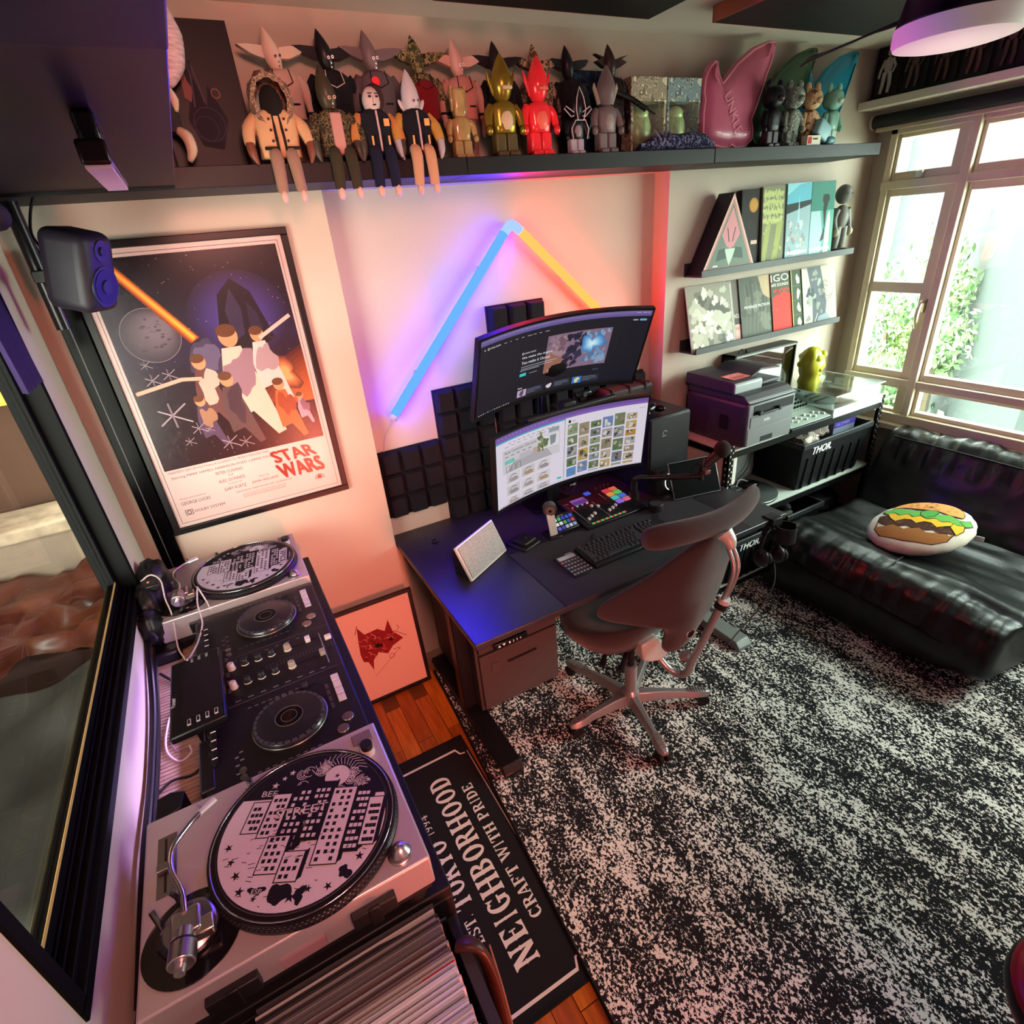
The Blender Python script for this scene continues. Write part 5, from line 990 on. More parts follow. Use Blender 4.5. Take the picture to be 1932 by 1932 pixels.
# ---------------------------------------------------------------- slotted steel rack by the wall
t = thing('storage_rack', 'black slotted steel rack with pale shelf boards between desk and window', 'rack', (3.1, -.2, 0))
RK = M('rack_black', '0c0d0e', r=.35); RB = M('rack_board', 'b8c0b8', r=.35, var=.06, vsc=6)
rx0, rx1, ry0, ry1 = 2.455, 3.715, -.412, -.015
hole = M('bolt_hole_pale', 'c8c8c0', r=.5)
for x in (rx0, rx1):
    for y in (ry0, ry1):
        sx = 1 if x == rx0 else -1; sy = 1 if y == ry0 else -1
        m = MB().box(min(x, x+sx*.035), max(x, x+sx*.035), min(y, y+sy*.002), max(y, y+sy*.002), 0, .905).box(min(x, x+sx*.002), max(x, x+sx*.002), min(y, y+sy*.035), max(y, y+sy*.035), 0, .905)
        po_ = m.build('post', RK, t)
        if y == ry0:
            h = MB()
            for k in range(26):
                z = .03+k*.034; h.box(x+sx*.010-.003, x+sx*.010+.003, y-.001, y, z, z+.010); h.box(x+sx*.026-.003, x+sx*.026+.003, y-.001, y, z+.017, z+.025)
                xx = x-sx*.001; h.box(min(x, xx), max(x, xx), y+.014, y+.020, z, z+.010)
            tag(h.build('slot_hole', hole, po_, smooth=0), kind='stuff')
for z in (.868, .468, .045):
    for y0_, y1_ in ((ry0+.001, ry0+.012), (ry1-.012, ry1-.001)): MB().box(rx0+.003, rx1-.003, y0_, y1_, z-.032, z).build('rail', RK, t)
    for x0_, x1_ in ((rx0+.003, rx0+.014), (rx1-.014, rx1-.003)): MB().box(x0_, x1_, ry0+.012, ry1-.012, z-.032, z).build('rail', RK, t)
    MB().box(rx0+.004, rx1-.004, ry0+.003, ry1-.003, z, z+.010).build('shelf_board', RB, t, bev=.001)
# printer
t = thing('printer', 'dark grey all-in-one laser printer on top of the rack', 'printer', (2.69, -.23, .878))
PG = M('printer_grey', '343235', r=.42, bump=.05, bs=400); PF = M('printer_face', '6b6d6e', r=.45); PL_ = M('printer_light', '8e9494', r=.4)
X0, X1, Y0, Y1 = 2.515, 2.862, -.432, -.045
MB().box(X0, X1, Y0, Y1, .885, 1.105).build('body', PG, t, bev=.018, seg=4)
MB().box(X0+.012, X1-.006, Y0-.006, Y0+.01, .89, 1.10).build('front_face', PF, t, bev=.006, seg=3)
MB().box(X0+.045, X1-.018, Y0-.0075, Y0+.0, 1.045, 1.092).build('paper_slot', M('slot_dark', '0a0a0b', r=.7), t, bev=.002)
MB().box(X0+.07, X0+.20, Y0-.028, Y0-.005, 1.048, 1.056).box(X0+.065, X0+.085, Y0-.03, Y0-.01, 1.046, 1.066).box(X0+.20, X0+.22, Y0-.03, Y0-.01, 1.046, 1.066).build('paper_stop', M('slot_plastic', '2a2a2c', r=.4), t, bev=.002)
fl_ = MB().box(X0+.030, X1-.022, Y0-.009, Y0-.005, .985, 1.036).build('manual_feed_flap', PF, t, bev=.001)
p = Pr(); p.text('brother', 0, 0, .018, 'e4e4e2', w=.042); p.build('maker_mark', plane3((X0+.125, Y0-.0095, 1.002), (1, 0, 0), (0, 0, 1)), fl_)
MB().box(X0+.020, X1-.012, Y0-.008, Y0-.004, .893, .975).build('paper_drawer', PF, t, bev=.001); MB().box(X0+.115, X0+.20, Y0-.0095, Y0-.007, .900, .925).build('drawer_grip', M('slot_dark'), t)
m = MB(); m.prism([(Y0-.004, 1.105), (Y0+.035, 1.140), (Y1, 1.150), (Y1, 1.105)], lambda u, v, e: Vector((X0+e, u, v)), .012, .335); m.build('scanner_base', PG, t, bev=.004)
cp_ = MB().prism([(Y0-.004, 1.108), (Y0+.075, 1.138), (Y0+.075, 1.142), (Y0-.004, 1.112)], lambda u, v, e: Vector((X0+e, u, v)), .015, .34).build('control_panel', PL_, t, bev=.001)
cpl = plane3((X0+.02, Y0+.002, 1.1145), (1, 0, 0), (0, .079, .030))
p = Pr(); p.rect(.01, .01, .31, .07, '74797a'); p.rect(.135, .02, .195, .06, 'c8ccc0'); p.rect(.05, .015, .125, .065, '3a3c3e'); p.rect(.21, .015, .29, .065, '3a3c3e')
for k in range(12): p.disc(.06+.013*(k % 5), .025+.014*(k//5), .004, 'b8bab8', 10); p.disc(.22+.016*(k % 4), .025+.014*(k//4), .0045, 'b0b4b2', 10)
p.build('control_keys', cpl, cp_)
MB().prism([(Y0+.075, 1.140), (Y0+.075, 1.190), (Y0+.10, 1.200), (Y1+.005, 1.205), (Y1+.005, 1.145)], lambda u, v, e: Vector((X0-.010+e, u, v)), .0, .175).build('document_feeder', PG, t, bev=.010, seg=3)
MB().prism([(Y0+.072, 1.142), (Y0+.072, 1.185), (Y0+.085, 1.196), (Y0+.09, 1.142)], lambda u, v, e: Vector((X0-.006+e, u, v)), .0, .19).build('feeder_front', PL_, t, bev=.006, seg=3)
MB().box(X0+.16, X1-.01, Y0+.09, Y1, 1.148, 1.165).build('scanner_lid', PG, t, bev=.005)
MB().prism([(.12, 1.196), (.20, 1.232), (.335, 1.218), (.335, 1.210), (.20, 1.222), (.12, 1.188)], lambda u, v, e: Vector((X0+u, Y0+.10+e, v)), .0, .23).build('paper_tray', PG, t, bev=.002)
p = Pr(); p.rect(0, 0, .12, .085, 'd88878'); p.rect(.01, .05, .11, .075, 'e8b0a0')
for k in range(4): p.rect(.012, .010+.009*k, .10-.01*(k % 2), .014+.009*k, '6a2c2c')
p.text('SALE', .02, .054, .016, '7a2028', w=.08); p.build('orange_card', plane3((X0+.02, Y0+.105, 1.2035), (1, 0, 0), (0, 1, .02)), t)
MB().prism([(0, 0), (.045, 0), (.045, .07), (0, .07)], lambda u, v, e: Vector((X0-.0102-e, Y0+.10+u, .965+v)), 0, .002).build('side_grip', M('slot_dark'), t)
# white box corner under the printer on the mid level
t = thing('white_box', 'white rounded box on the rack behind the microphone', 'box', (2.52, -.2, .63)); MB().box(2.468, 2.56, -.385, -.06, .66, .835).build('case', M('white_plastic', 'd0ccc2', r=.5), t, bev=.02, seg=4)
MB().box(2.468, 2.56, -.385, -.06, .478, .66).build('lower_case', M('dark_case', '1a1a1c', r=.6), t, bev=.004)
# mixing desk
t = thing('mixing_desk', 'pale grey mixing desk with rows of knobs beside the printer', 'mixing console', (3.02, -.3, .878))
mf = lambda u, v, e: Vector((2.872+u, -.432+v, .905))+Vector((0, -.25, .97)).normalized()*e+Vector((0, 0, v*.22))
MB().prism([(0, 0), (.325, 0), (.325, .35), (0, .35)], mf, -.022, 0).build('desk_body', M('mixer_grey', '8f9c92', r=.45), t, bev=.003); MB().prism([(-.006, -.012), (.331, -.012), (.331, .004), (-.006, .004)], mf, -.026, -.002).build('front_edge', M('mixer_edge', '16181a', r=.5), t, bev=.003)
p = Pr()
for k in range(13): p.rect(.016+k*.0235, .020, .0185+k*.0235, .105, '3a443e'); p.rect(.010+k*.0235, .115, .022+k*.0235, .119, '55605a')
p.rect(.005, .125, .32, .128, '5f6a62'); p.rect(.005, .235, .32, .237, '5f6a62'); p.build('panel_lines', mf, t)
for k in range(13):
    for j in range(3): q = mf(.018+k*.0235, .142+j*.032, 0); MB().cyl(q, q+Vector((0, -.004, .013)), .0062, .005, n=8, col=['1a1c1c', '1a1c1c', '2c3230'][j]).build('knob', paint(), t, smooth=0)
    q = mf(.0173+k*.0235, .030+.05*((k*5) % 3)/3, 0); MB().box(q.x-.005, q.x+.005, q.y-.006, q.y+.006, q.z, q.z+.010, col='d8dcd4').build('fader_cap', paint(), t, smooth=0)
for k in range(12): q = mf(.025+k*.025, .27+.03*(k % 2), 0); MB().cyl(q, q+Vector((0, -.003, .018)), .008, n=8, col='101212').build('jack_knob', paint(), t, smooth=0)
# turntable with a clear dust cover
t = thing('lidded_turntable', 'record player under a clear dust cover at the window end of the rack', 'record player', (3.45, -.24, .878))
MB().box(3.215, 3.655, -.425, -.065, .880, .925).build('plinth', M('plinth_pale', 'a8aca8', r=.35), t, bev=.005)
MB().box(3.215, 3.655, -.43, -.42, .880, .93).build('front_strip', M('strip_pale', 'd8dcd8', r=.3), t, bev=.002)
MB().cyl((3.40, -.245, .925), (3.40, -.245, .940), .15, n=48, col='17181a').build('platter', paint(), t); MB().cyl((3.40, -.245, .940), (3.40, -.245, .9415), .05, n=24, col='707870').build('record_label', paint(), t)
MB().tube([(3.60, -.13, .945), (3.60, -.25, .955), (3.58, -.31, .955), (3.52, -.34, .948)], .005, n=8, smooth=4, col='d0d4d0').build('tonearm', metal(), t); MB().cyl((3.60, -.12, .925), (3.60, -.12, .955), .022, n=18, col='b8bcb8').build('arm_base', paint(), t)
cvm = glassmat('dust_cover', (.93, .97, .95), .30, .12)
cv = MB(); cv.box(3.212, 3.658, -.425, -.065, .995, .998).box(3.212, 3.658, -.428, -.425, .927, .998).box(3.212, 3.215, -.425, -.065, .927, .995).box(3.655, 3.658, -.425, -.065, .927, .995).box(3.212, 3.658, -.068, -.065, .927, .995).build('dust_cover', cvm, t, smooth=0)
MB().tube([(3.215, -.427, .998), (3.655, -.427, .998)], .003, n=6).tube([(3.215, -.427, .998), (3.215, -.067, .998)], .0025, n=6).tube([(3.656, -.427, .998), (3.656, -.067, .998)], .0025, n=6).build('cover_edge', M('cover_edge', 'e8f0ec', r=.2), t)
# black framed glass cabinet leaning at the wall
t = thing('shadow_box', 'deep black frame with glass front leaning upright behind the printer', 'frame', (3.1, -.04, .878))
fX0, fX1, fZ0, fZ1 = 2.80, 3.30, .88, 1.238
BKF = M('frame_ebony', '171513', r=.4)
MB().box(fX0, fX0+.012, -.095, -.01, fZ0, fZ1).box(fX1-.012, fX1, -.095, -.01, fZ0, fZ1).box(fX0, fX1, -.095, -.01, fZ1-.012, fZ1).box(fX0, fX1, -.095, -.01, fZ0, fZ0+.012).box(fX0, fX1, -.014, -.004, fZ0, fZ1).build('deep_frame', BKF, t, bev=.001)
MB().box(fX0+.012, fX0+.016, -.0965, -.093, fZ0+.01, fZ1-.01).box(fX1-.008, fX1-.004, -.0965, -.093, fZ0+.01, fZ1-.01).box(fX0+.01, fX1-.01, -.0965, -.093, fZ1-.014, fZ1-.008).build('bright_edge', M('edge_grey', '8a9088', r=.4), t)
MB().box(fX0+.05, fX1-.05, -.05, -.045, fZ0+.08, fZ1-.08).build('inner_panel', M('ebony_panel', '26211c', r=.3), t); MB().box(fX0+.012, fX1-.012, -.088, -.0865, fZ0+.012, fZ1-.012).build('glass', glassmat('frame_glass', (.8, .84, .82), .22, .02), t, smooth=0)
MB().tube([(2.86, -.06, 1.240), (2.875, -.07, 1.262), (2.90, -.06, 1.241)], .002, n=6, smooth=3).build('wire_loop', M('black_cable'), t); MB().ell((2.925, -.06, 1.243), (.008, .008, .007)).build('small_knob', M('black_plastic'), t)
# yellow ceramic head
t = thing('yellow_bust', 'yellow glossy bust-shaped vase on the rack near the window', 'sculpture', (3.42, -.13, .878)); YL = M('yellow_glaze', 'b8b42a', r=.3, coat=.4)
m = MB(); n = 28; prof = [(.879, .034), (.90, .040), (.92, .030), (.945, .048), (.975, .062), (1.0, .058), (1.03, .050), (1.06, .062), (1.09, .066), (1.12, .064), (1.15, .062), (1.17, .050), (1.19, .028), (1.198, .001)]
vs_ = []
for k, (z, r_) in enumerate(prof):
    for i in range(n):
        a = 2*pi*i/n; w_ = 1+(.16*noise.noise(Vector((cos(a)*2.2, sin(a)*2.2, z*26)))*2 if z > 1.04 else .03*sin(6*a)); face = .012*max(0, cos(a+pi/2+.6))*(1 if 1.02 < z < 1.13 else 0)
        vs_.append((3.40+(r_*w_+face)*cos(a), -.13+(r_*w_+face)*sin(a), z))
m.add(vs_, [(k*n+i, k*n+(i+1) % n, (k+1)*n+(i+1) % n, (k+1)*n+i) for k in range(len(prof)-1) for i in range(n)]).build('bust_body', YL, t, smooth=70)
for a in range(7): MB().ell((3.40+.055*cos(a*.9+2.6), -.13+.055*sin(a*.9+2.6), 1.10+.018*(a % 4)), (.024, .022, .022)).build('curl', YL, t, smooth=80)
MB().ell((3.385, -.198, 1.075), (.010, .016, .012)).build('nose', YL, t, smooth=80); MB().ell((3.405, -.190, 1.045), (.014, .012, .007)).build('lips', YL, t, smooth=80); MB().ell((3.475, -.12, .975), (.042, .04, .05)).build('shoulder', M('pale_yellow_glaze', 'd8d890', r=.3), t, smooth=80)

# crates, bags and a cymbal-like disc pedal on the lower levels
def crate(label, x0, x1, y0, y1, z0, z1, txt=None, tw=.17, tx=.07, ribs=7, tz=None):
    t = thing('storage_crate', label, 'crate', ((x0+x1)/2, (y0+y1)/2, z0), 0, None); cm = M('crate_black', '131416', r=.5, bump=.15, bs=300); k = .028
    m = MB(); o = .006
    q = [(x0+k, y0+k, z0), (x1-k, y0+k, z0), (x1-k, y1-k, z0), (x0+k, y1-k, z0), (x0, y0, z1), (x1, y0, z1), (x1, y1, z1), (x0, y1, z1)]
    i_ = [(x0+k+o, y0+k+o, z0+o), (x1-k-o, y0+k+o, z0+o), (x1-k-o, y1-k-o, z0+o), (x0+k+o, y1-k-o, z0+o), (x0+o, y0+o, z1), (x1-o, y0+o, z1), (x1-o, y1-o, z1), (x0+o, y1-o, z1)]
    m.add(q+i_, [(3, 2, 1, 0), (0, 1, 5, 4), (1, 2, 6, 5), (2, 3, 7, 6), (3, 0, 4, 7), (8, 9, 10, 11), (8, 12, 13, 9), (9, 13, 14, 10), (10, 14, 15, 11), (11, 15, 12, 8), (4, 5, 13, 12), (5, 6, 14, 13), (6, 7, 15, 14), (7, 4, 12, 15)]).build('tub', cm, t, bev=.003)
    r_ = MB(); e = .010
    for a, b, c, d_ in ((x0-e, x1+e, y0-e, y0+.004), (x0-e, x1+e, y1-.004, y1+e), (x0-e, x0+.004, y0, y1), (x1-.004, x1+e, y0, y1)): r_.box(a, b, c, d_, z1-.028, z1+.004)
    r_.build('rim', M('crate_rim', '2c2e30', r=.4), t, bev=.004)
    for j in range(ribs):
        u = x0+.03+(x1-x0-.06)*(j+.5)/ribs; zt = z1-.09
        f = lambda z: y0+k*(z1-z)/(z1-z0)
        MB().add([(u-.005, f(z0), z0), (u+.005, f(z0), z0), (u+.005, f(z0)-.010, z0+.005), (u-.005, f(z0)-.010, z0+.005), (u-.005, f(zt), zt), (u+.005, f(zt), zt), (u+.005, f(zt)-.006, zt), (u-.005, f(zt)-.006, zt)], [(0, 1, 2, 3), (4, 5, 6, 7), (0, 1, 5, 4), (1, 2, 6, 5), (2, 3, 7, 6), (3, 0, 4, 7)]).build('rib', cm, t)
    if txt:
        p = Pr(); h = .046; p.bold(txt, 0, 0, h, 'f2f4f2', k=.003, w=tw, shear=.12)
        zz = z1-.078; p.build('crate_lettering', plane3((x0+tx, y0+k*(z1-zz)/(z1-z0)-.003, zz), (1, 0, 0), (0, -k/(z1-z0), 1)), t)
    return t
crate('large black ribbed crate lettered THOR. on the middle rack shelf', 3.03, 3.63, -.415, -.05, .480, .765, 'THOR.', .165, .085)
crate('lower black crate lettered THOR. on the bottom rack shelf', 2.49, 2.93, -.43, -.05, .058, .335, 'THOR.', .165, .10)
crate('black open crate on the bottom shelf beside the sofa', 2.965, 3.27, -.43, -.05, .058, .36, None)
t = thing('crumpled_bag', 'crumpled grey and cream fabric lying in the THOR. crate', 'fabric', (3.2, -.3, .7))
def lump(name, label, cat, c, r, mat, seed, amp=.25, top=True, **kw):
    m = MB(); nu, nv = 26, 16; vs = []
    for j in range(nv+1):
        ph = -pi/2+pi*j/nv
        for i in range(nu):
            a = 2*pi*i/nu; d_ = Vector((cos(ph)*cos(a), cos(ph)*sin(a), sin(ph))); k = 1+amp*noise.noise(d_*2.6+Vector((seed, 0, 0)))+amp*.5*noise.noise(d_*6+Vector((seed, 3, 0)))
            vs.append((c[0]+r[0]*k*d_.x, c[1]+r[1]*k*d_.y, c[2]+r[2]*k*d_.z))
    m.add(vs, [(j*nu+i, j*nu+(i+1) % nu, (j+1)*nu+(i+1) % nu, (j+1)*nu+i) for j in range(nv) for i in range(nu)])
    return m
bagm = camo('bag_stripes', ['8a7c74', 'b8aea4', '5c5048', 'd0c8bc'], 22)
lump('', '', '', (3.16, -.33, .745), (.085, .055, .045), bagm, 3, .4).build('folded_cloth', bagm, t, smooth=80); lump('', '', '', (3.30, -.28, .755), (.095, .06, .045), bagm, 8, .4).build('folded_cloth', bagm, t, smooth=80)
t = thing('purple_box', 'blue and purple lettered carton sticking out of the THOR. crate', 'box', (3.5, -.25, .7)); MB().box(3.41, 3.61, -.33, -.13, .66, .79).build('carton', M('box_bluegrey', '8a94a8', r=.5), t, bev=.002)
p = Pr(); p.rect(0, 0, .2, .04, '4a3ca0'); p.text('GLOVES', .02, .012, .016, 'b0a8e0', w=.12); p.build('carton_print', plane3((3.41, -.3302, .748), (1, 0, 0), (0, 0, 1)), t)
t = thing('round_pedal', 'flat round turntable base with gadgets on it, on the middle rack shelf', 'gadget tray', (2.80, -.33, .478))
MB().lathe([(.150, 0), (.165, .004), (.165, .014), (.155, .018), (.0001, .019)], c=(2.83, -.245, .4785), n=48).build('disc', M('disc_grey', '4c5250', r=.3, m=.3), t, smooth=40); m = MB(); m.tube([(2.83+.163*cos(2*pi*k/40), -.245+.163*sin(2*pi*k/40), .492) for k in range(41)], .003, n=6); m.build('disc_rim', M('rim_bright', 'a8b0ac', r=.2, m=.6), t, smooth=80)
MB().ell((2.87, -.22, .512), (.062, .032, .022), RZ(-.4), pw=.8).build('black_shell', M('gloss_black_shell'), t, smooth=80); MB().box(2.74, 2.80, -.24, -.19, .498, .52).build('small_block', M('slot_plastic'), t, bev=.004); MB().cyl((2.80, -.30, .498), (2.80, -.30, .515), .012, n=14, col='c8ccc8').build('bright_knob', paint(), t); MB().box(2.70, 2.73, -.36, -.33, .498, .515).build('small_plug', M('edge_grey'), t, bev=.003)
MB().tube([(2.78, -.21, .52), (2.83, -.19, .545), (2.87, -.22, .53)], .003, n=6, smooth=4, col='c0c4c0').build('wire', paint(), t)
t = thing('grey_bag', 'slumped grey fabric bag on the middle rack shelf behind the round tray', 'bag', (2.72, -.12, .478)); lump('', '', '', (2.86, -.115, .60), (.14, .065, .125), None, 4, .18).build('bag_body', M('grey_fabric', '6e7472', r=.95, bump=.6, bs=120), t, smooth=80)
MB().tube([(2.93, -.17, .70), (2.88, -.20, .62), (2.80, -.20, .56)], .004, n=6, smooth=4).build('strap', M('black_cable'), t)
t = thing('black_bag', 'black quilted bag on the bottom shelf at the window end', 'bag', (3.48, -.25, .055))
MB().box(3.29, 3.66, -.40, -.07, .058, .20).build('bag_body', M('black_nylon', '131315', r=.6, bump=.4, bs=90), t, bev=.035, seg=4); lump('', '', '', (3.48, -.23, .235), (.17, .13, .07), None, 6, .25).build('bag_top', M('black_nylon'), t, smooth=80); MB().tube([(3.31, -.40, .20), (3.48, -.41, .215), (3.65, -.39, .20)], .006, n=6, smooth=4).build('piping', M('nylon_piping', '2a2a2c', r=.4), t)
t = thing('shoe', 'dark shoe resting in the open crate beside the sofa', 'shoe', (3.1, -.25, .3)); lump('', '', '', (3.08, -.26, .345), (.045, .10, .035), None, 9, .15).build('upper', M('shoe_dark', '2c2a28', r=.7), t, smooth=80); MB().box(3.04, 3.12, -.36, -.17, .29, .32).build('sole', M('shoe_sole', '55504a', r=.8), t, bev=.01)

# ---------------------------------------------------------------- picture ledges with records
LD = M('ledge_grey_black', '2a2c2d', r=.5)
def ledge(z, label, x0=2.492, x1=3.640):
    t = thing('picture_ledge', label, 'shelf', ((x0+x1)/2, 0, z), 0, 'two picture ledges on the wall near the window')
    MB().box(x0, x1, -.108, -.001, z, z+.008).build('base', LD, t); MB().box(x0, x1, -.116, -.108, z, z+.030).build('front_lip', LD, t, bev=.001); MB().box(x0, x1, -.010, -.001, z+.008, z+.060).build('back_strip', LD, t)
    return t
ledge(1.660, 'upper black picture ledge holding the triangular box', 2.492, 3.635); ledge(1.300, 'lower black picture ledge holding the row of record covers', 2.490, 3.620)
def sleeve(name, label, cat, x0, w_, h_, zb, yf, yt, th, col, draw, grp=None, rz=0):
    """flat cover leaning back: bottom at y=yf, top at y=yt"""
    t = thing(name, label, cat, (x0+w_/2, yf, zb), 0, grp); V = Vector((0, yt-yf, math.sqrt(max(h_*h_-(yt-yf)**2, 0)))).normalized(); U = Vector((1, 0, 0)); N_ = U.cross(V)
    if rz: U = Vector((cos(rz), 0, sin(rz))); V = (V-U*V.dot(U)).normalized(); N_ = U.cross(V)
    f = lambda u, v, e: Vector((x0, yf, zb))+U*u+V*v+N_*e
    MB().prism([(0, 0), (w_, 0), (w_, h_), (0, h_)], f, -th, 0).build('cover', M('cover_'+col, col, r=.5), t, bev=.0012 if th > .01 else 0)
    p = Pr(); draw(p, w_, h_); p.build('cover_print', f, t); return t
def cloudy(p, w, h, cols, n, seed, s=.05, jag=.5):
    R_ = random.Random(seed)
    for i in range(n): r = R_.uniform(.3, 1)*s; p.blob(R_.uniform(r*1.5, w-r*1.5), R_.uniform(r*1.5, h-r*1.5), min(r, w*.2), R_.choice(cols), seed*50+i, jag=jag)
# lower ledge
def c1(p, w, h): p.rect(0, 0, w, h, '8c8a7c'); cloudy(p, w, h, ['a8a696', '6f6e64', 'c4c2b4', '5c5b54', 'b4b2a2'], 60, 1, .045); cloudy(p, w, h, ['e0dfd2', 'd0cfc2'], 16, 2, .022); p.line([(.012, .012), (w-.012, .012), (w-.012, h-.012)], .004, 'e8e8de')
def c2(p, w, h): p.rect(0, 0, w, h, '5e5650'); [p.line([(.02+.012*k, h*.95), (.02+.014*k, h*.5)], .003, '7a7068') for k in range(7)]; p.rect(0, 0, w*.9, h*.28, 'c49c94'); p.rect(0, h*.28, w, h*.37, '4a403a'); p.text('CIRCLE', .01, h*.39, .018, 'e0dcd4', w=.075); p.text('1994', .015, h*.18, .02, '8a4a48', w=.05)
def c3(p, w, h): p.rect(0, 0, w, h, '55584f'); cloudy(p, w, h, ['626559', '4a4d45', '6c6f62'], 26, 3, .04); [p.line([(.03+.03*k, .02), (.05+.028*k, h*.5), (.04+.03*k, h*.9)], .0018, '8a8c80') for k in range(7)]; p.poly([(w*.48, h), (w*.58, h*.7), (w*.72, h*.62), (w*.95, h*.55), (w, h*.6), (w, h)], 'b09a7c'); p.text('PSYENCE FICTION', .03, h*.50, .014, 'f0f0ea', w=.19, shear=.1)
def c4(p, w, h):
    p.rect(0, 0, w, h, '4c5040'); p.poly([(.0, .0), (w, .0), (w, h*.62), (w*.7, h*.68), (w*.35, h*.66), (.01, h*.60)], 'c8342c'); cloudy(p, w, h*.5, ['c8342c', 'd0403a'], 8, 5, .02)
    for k in range(10): p.disc(w*(.15+.08*k), h*(.70+.015*(k % 3)), .006, 'c8342c', 8)
    p.text('IGO', w*.02, h*.86, .036, 'f0ece0', w=w*.88); p.text('APE SOUNDS', w*.02, h*.78, .015, 'e8e0d4', w=w*.85)
    for k in range(5): p.disc(w*(.3+.02*k), h*(.735-.02*k), .007, '902420', 8)
def c5(p, w, h): p.rect(0, 0, w, h, '3c4a34'); p.rect(0, 0, .008, h, 'a89058'); [(p.blob(w*.55, h*(.12+.24*k), .013, 'ece8dc', 60+k, jag=.4, rv=.024), p.line([(.01, h*(.245*k)), (w, h*(.245*k))], .001, '7a8868')) for k in range(4)]
def c6(p, w, h): p.rect(0, 0, w, h, 'a09e8c'); p.poly([(.0, 0), (w*.22, 0), (w*.26, h*.5), (w*.16, h*.95), (0, h)], 'b8b2a2'); p.poly([(w*.26, 0), (w*.62, 0), (w*.70, h*.35), (w*.62, h*.75), (w*.56, h), (w*.16, h), (w*.28, h*.5)], '4c5258'); cloudy(p, w*.95, h, ['7a7c74', '8a8c84', '3a4048'], 18, 7, .025); [p.ring(w*(.62+.03*k), h*(.52+.05*(k % 3)), .030+.004*k, .002, '22242a', 24, .4*k, .4*k+4.2) for k in range(6)]; p.poly([(w*.35, .0), (w*.85, .0), (w*.7, h*.18), (w*.45, h*.14)], '78848c'); [p.line([(w*.30, h*.02), (w*.42, h*.2)], .004, 'd8dcd8')]
G1 = 'record covers standing along the lower ledge'
sleeve('record_cover', 'mottled black and cream record cover in a plastic sleeve, leftmost on the lower ledge', 'record', 2.476, .318, .318, 1.309, -.103, -.020, .004, '8c8a7c', c1, G1, -.02)
sleeve('record_cover', 'brown and pink record cover lettered CIRCLE, second on the lower ledge', 'record', 2.785, .300, .310, 1.309, -.075, -.004, .003, '5e5650', c2, G1)
sleeve('record_cover', 'dark olive record cover with thin white PSYENCE FICTION lettering', 'record', 2.862, .300, .310, 1.309, -.082, -.011, .003, '55584f', c3, G1)
sleeve('record_cover', 'record cover with a large red shape and IGO lettering', 'record', 3.095, .16, .310, 1.309, -.088, -.017, .003, 'c8342c', c4, G1)
sleeve('record_cover', 'narrow dark green record cover printed with small white figures', 'record', 3.250, .100, .310, 1.309, -.093, -.022, .003, '3c4a34', c5, G1)
sleeve('record_cover', 'grey and cream record cover with looping black lines, rightmost on the lower ledge', 'record', 3.335, .285, .310, 1.309, -.098, -.027, .003, 'a09e8c', c6, G1)
# upper ledge: triangular box, books, statue
t = thing('triangular_box', 'deep black triangular box with a pale pink pyramid picture on the upper ledge', 'box', (2.66, -.06, 1.668))
tri = [(2.497, 1.669), (2.862, 1.669), (2.676, 2.005)]
MB().prism(tri, lambda u, v, e: Vector((u-.0*e, -.106+e, v)), 0, .095).build('case', M('triangle_black', '141114', r=.35), t, bev=.001)
p = Pr(); q = lambda k, dz=0: [(2.676+(u-2.676)*k, 1.785+(v-1.785)*k+dz) for u, v in tri]
T2 = lambda pts: [(u-2.4, v-1.6) for u, v in pts]
p.poly(T2(q(.985)), 'd8b0a4'); p.poly(T2(q(.90)), 'b8847c'); p.poly(T2(q(.80)), '6c7a70')
p.poly(T2([(2.676, 1.945), (2.735, 1.83), (2.70, 1.78), (2.676, 1.77), (2.652, 1.78), (2.617, 1.83)]), 'c8868c'); p.poly(T2([(2.64, 1.77), (2.712, 1.77), (2.69, 1.72), (2.676, 1.695), (2.662, 1.72)]), 'b8c8bc'); p.poly(T2([(2.60, 1.77), (2.64, 1.775), (2.655, 1.73), (2.585, 1.72)]), '4a5850'); p.poly(T2([(2.71, 1.775), (2.755, 1.77), (2.77, 1.72), (2.70, 1.73)]), '4a5850'); p.line(T2([(2.65, 1.86), (2.665, 1.80)]), .006, '4a3a40'); p.line(T2([(2.70, 1.86), (2.688, 1.80)]), .006, '4a3a40'); p.rect(2.57-2.4, 1.697-1.6, 2.60-2.4, 1.703-1.6, 'e8e8e0')
p.build('pyramid_print', lambda u, v, e: Vector((u+2.4, -.1062-e, v+1.6)), t)
def b1(p, w, h): p.rect(0, 0, w, h, '1e1612'); p.disc(w*.5, h*.80, .032, 'a8762c', 28); p.disc(w*.5, h*.80, .024, 'b8863a', 24); p.rect(w*.42, h*.30, w*.68, h*.35, 'c8b0a0'); p.line([(w*.35, h*.62), (w*.35, h*.5)], .0015, '5a4a3a')
def b2(p, w, h):
    p.rect(0, 0, w, h, '7d7f66'); R_ = random.Random(4)
    for r in range(4):
        for k in range(9): p.blob(.014+k*(w-.02)/9, h*(.90-.11*r), .009, 'b4b878', r*20+k, jag=.7, rv=.016)
    p.poly([(0, 0), (w*.16, 0), (w*.40, h*.55), (w*.12, h*.5)], '9aa060'); p.poly([(w*.42, 0), (w*.66, 0), (w*.95, h*.55), (w*.66, h*.53)], '9aa060'); cloudy(p, w, h*.5, ['8a9050', 'a8ae70'], 8, 3, .012)
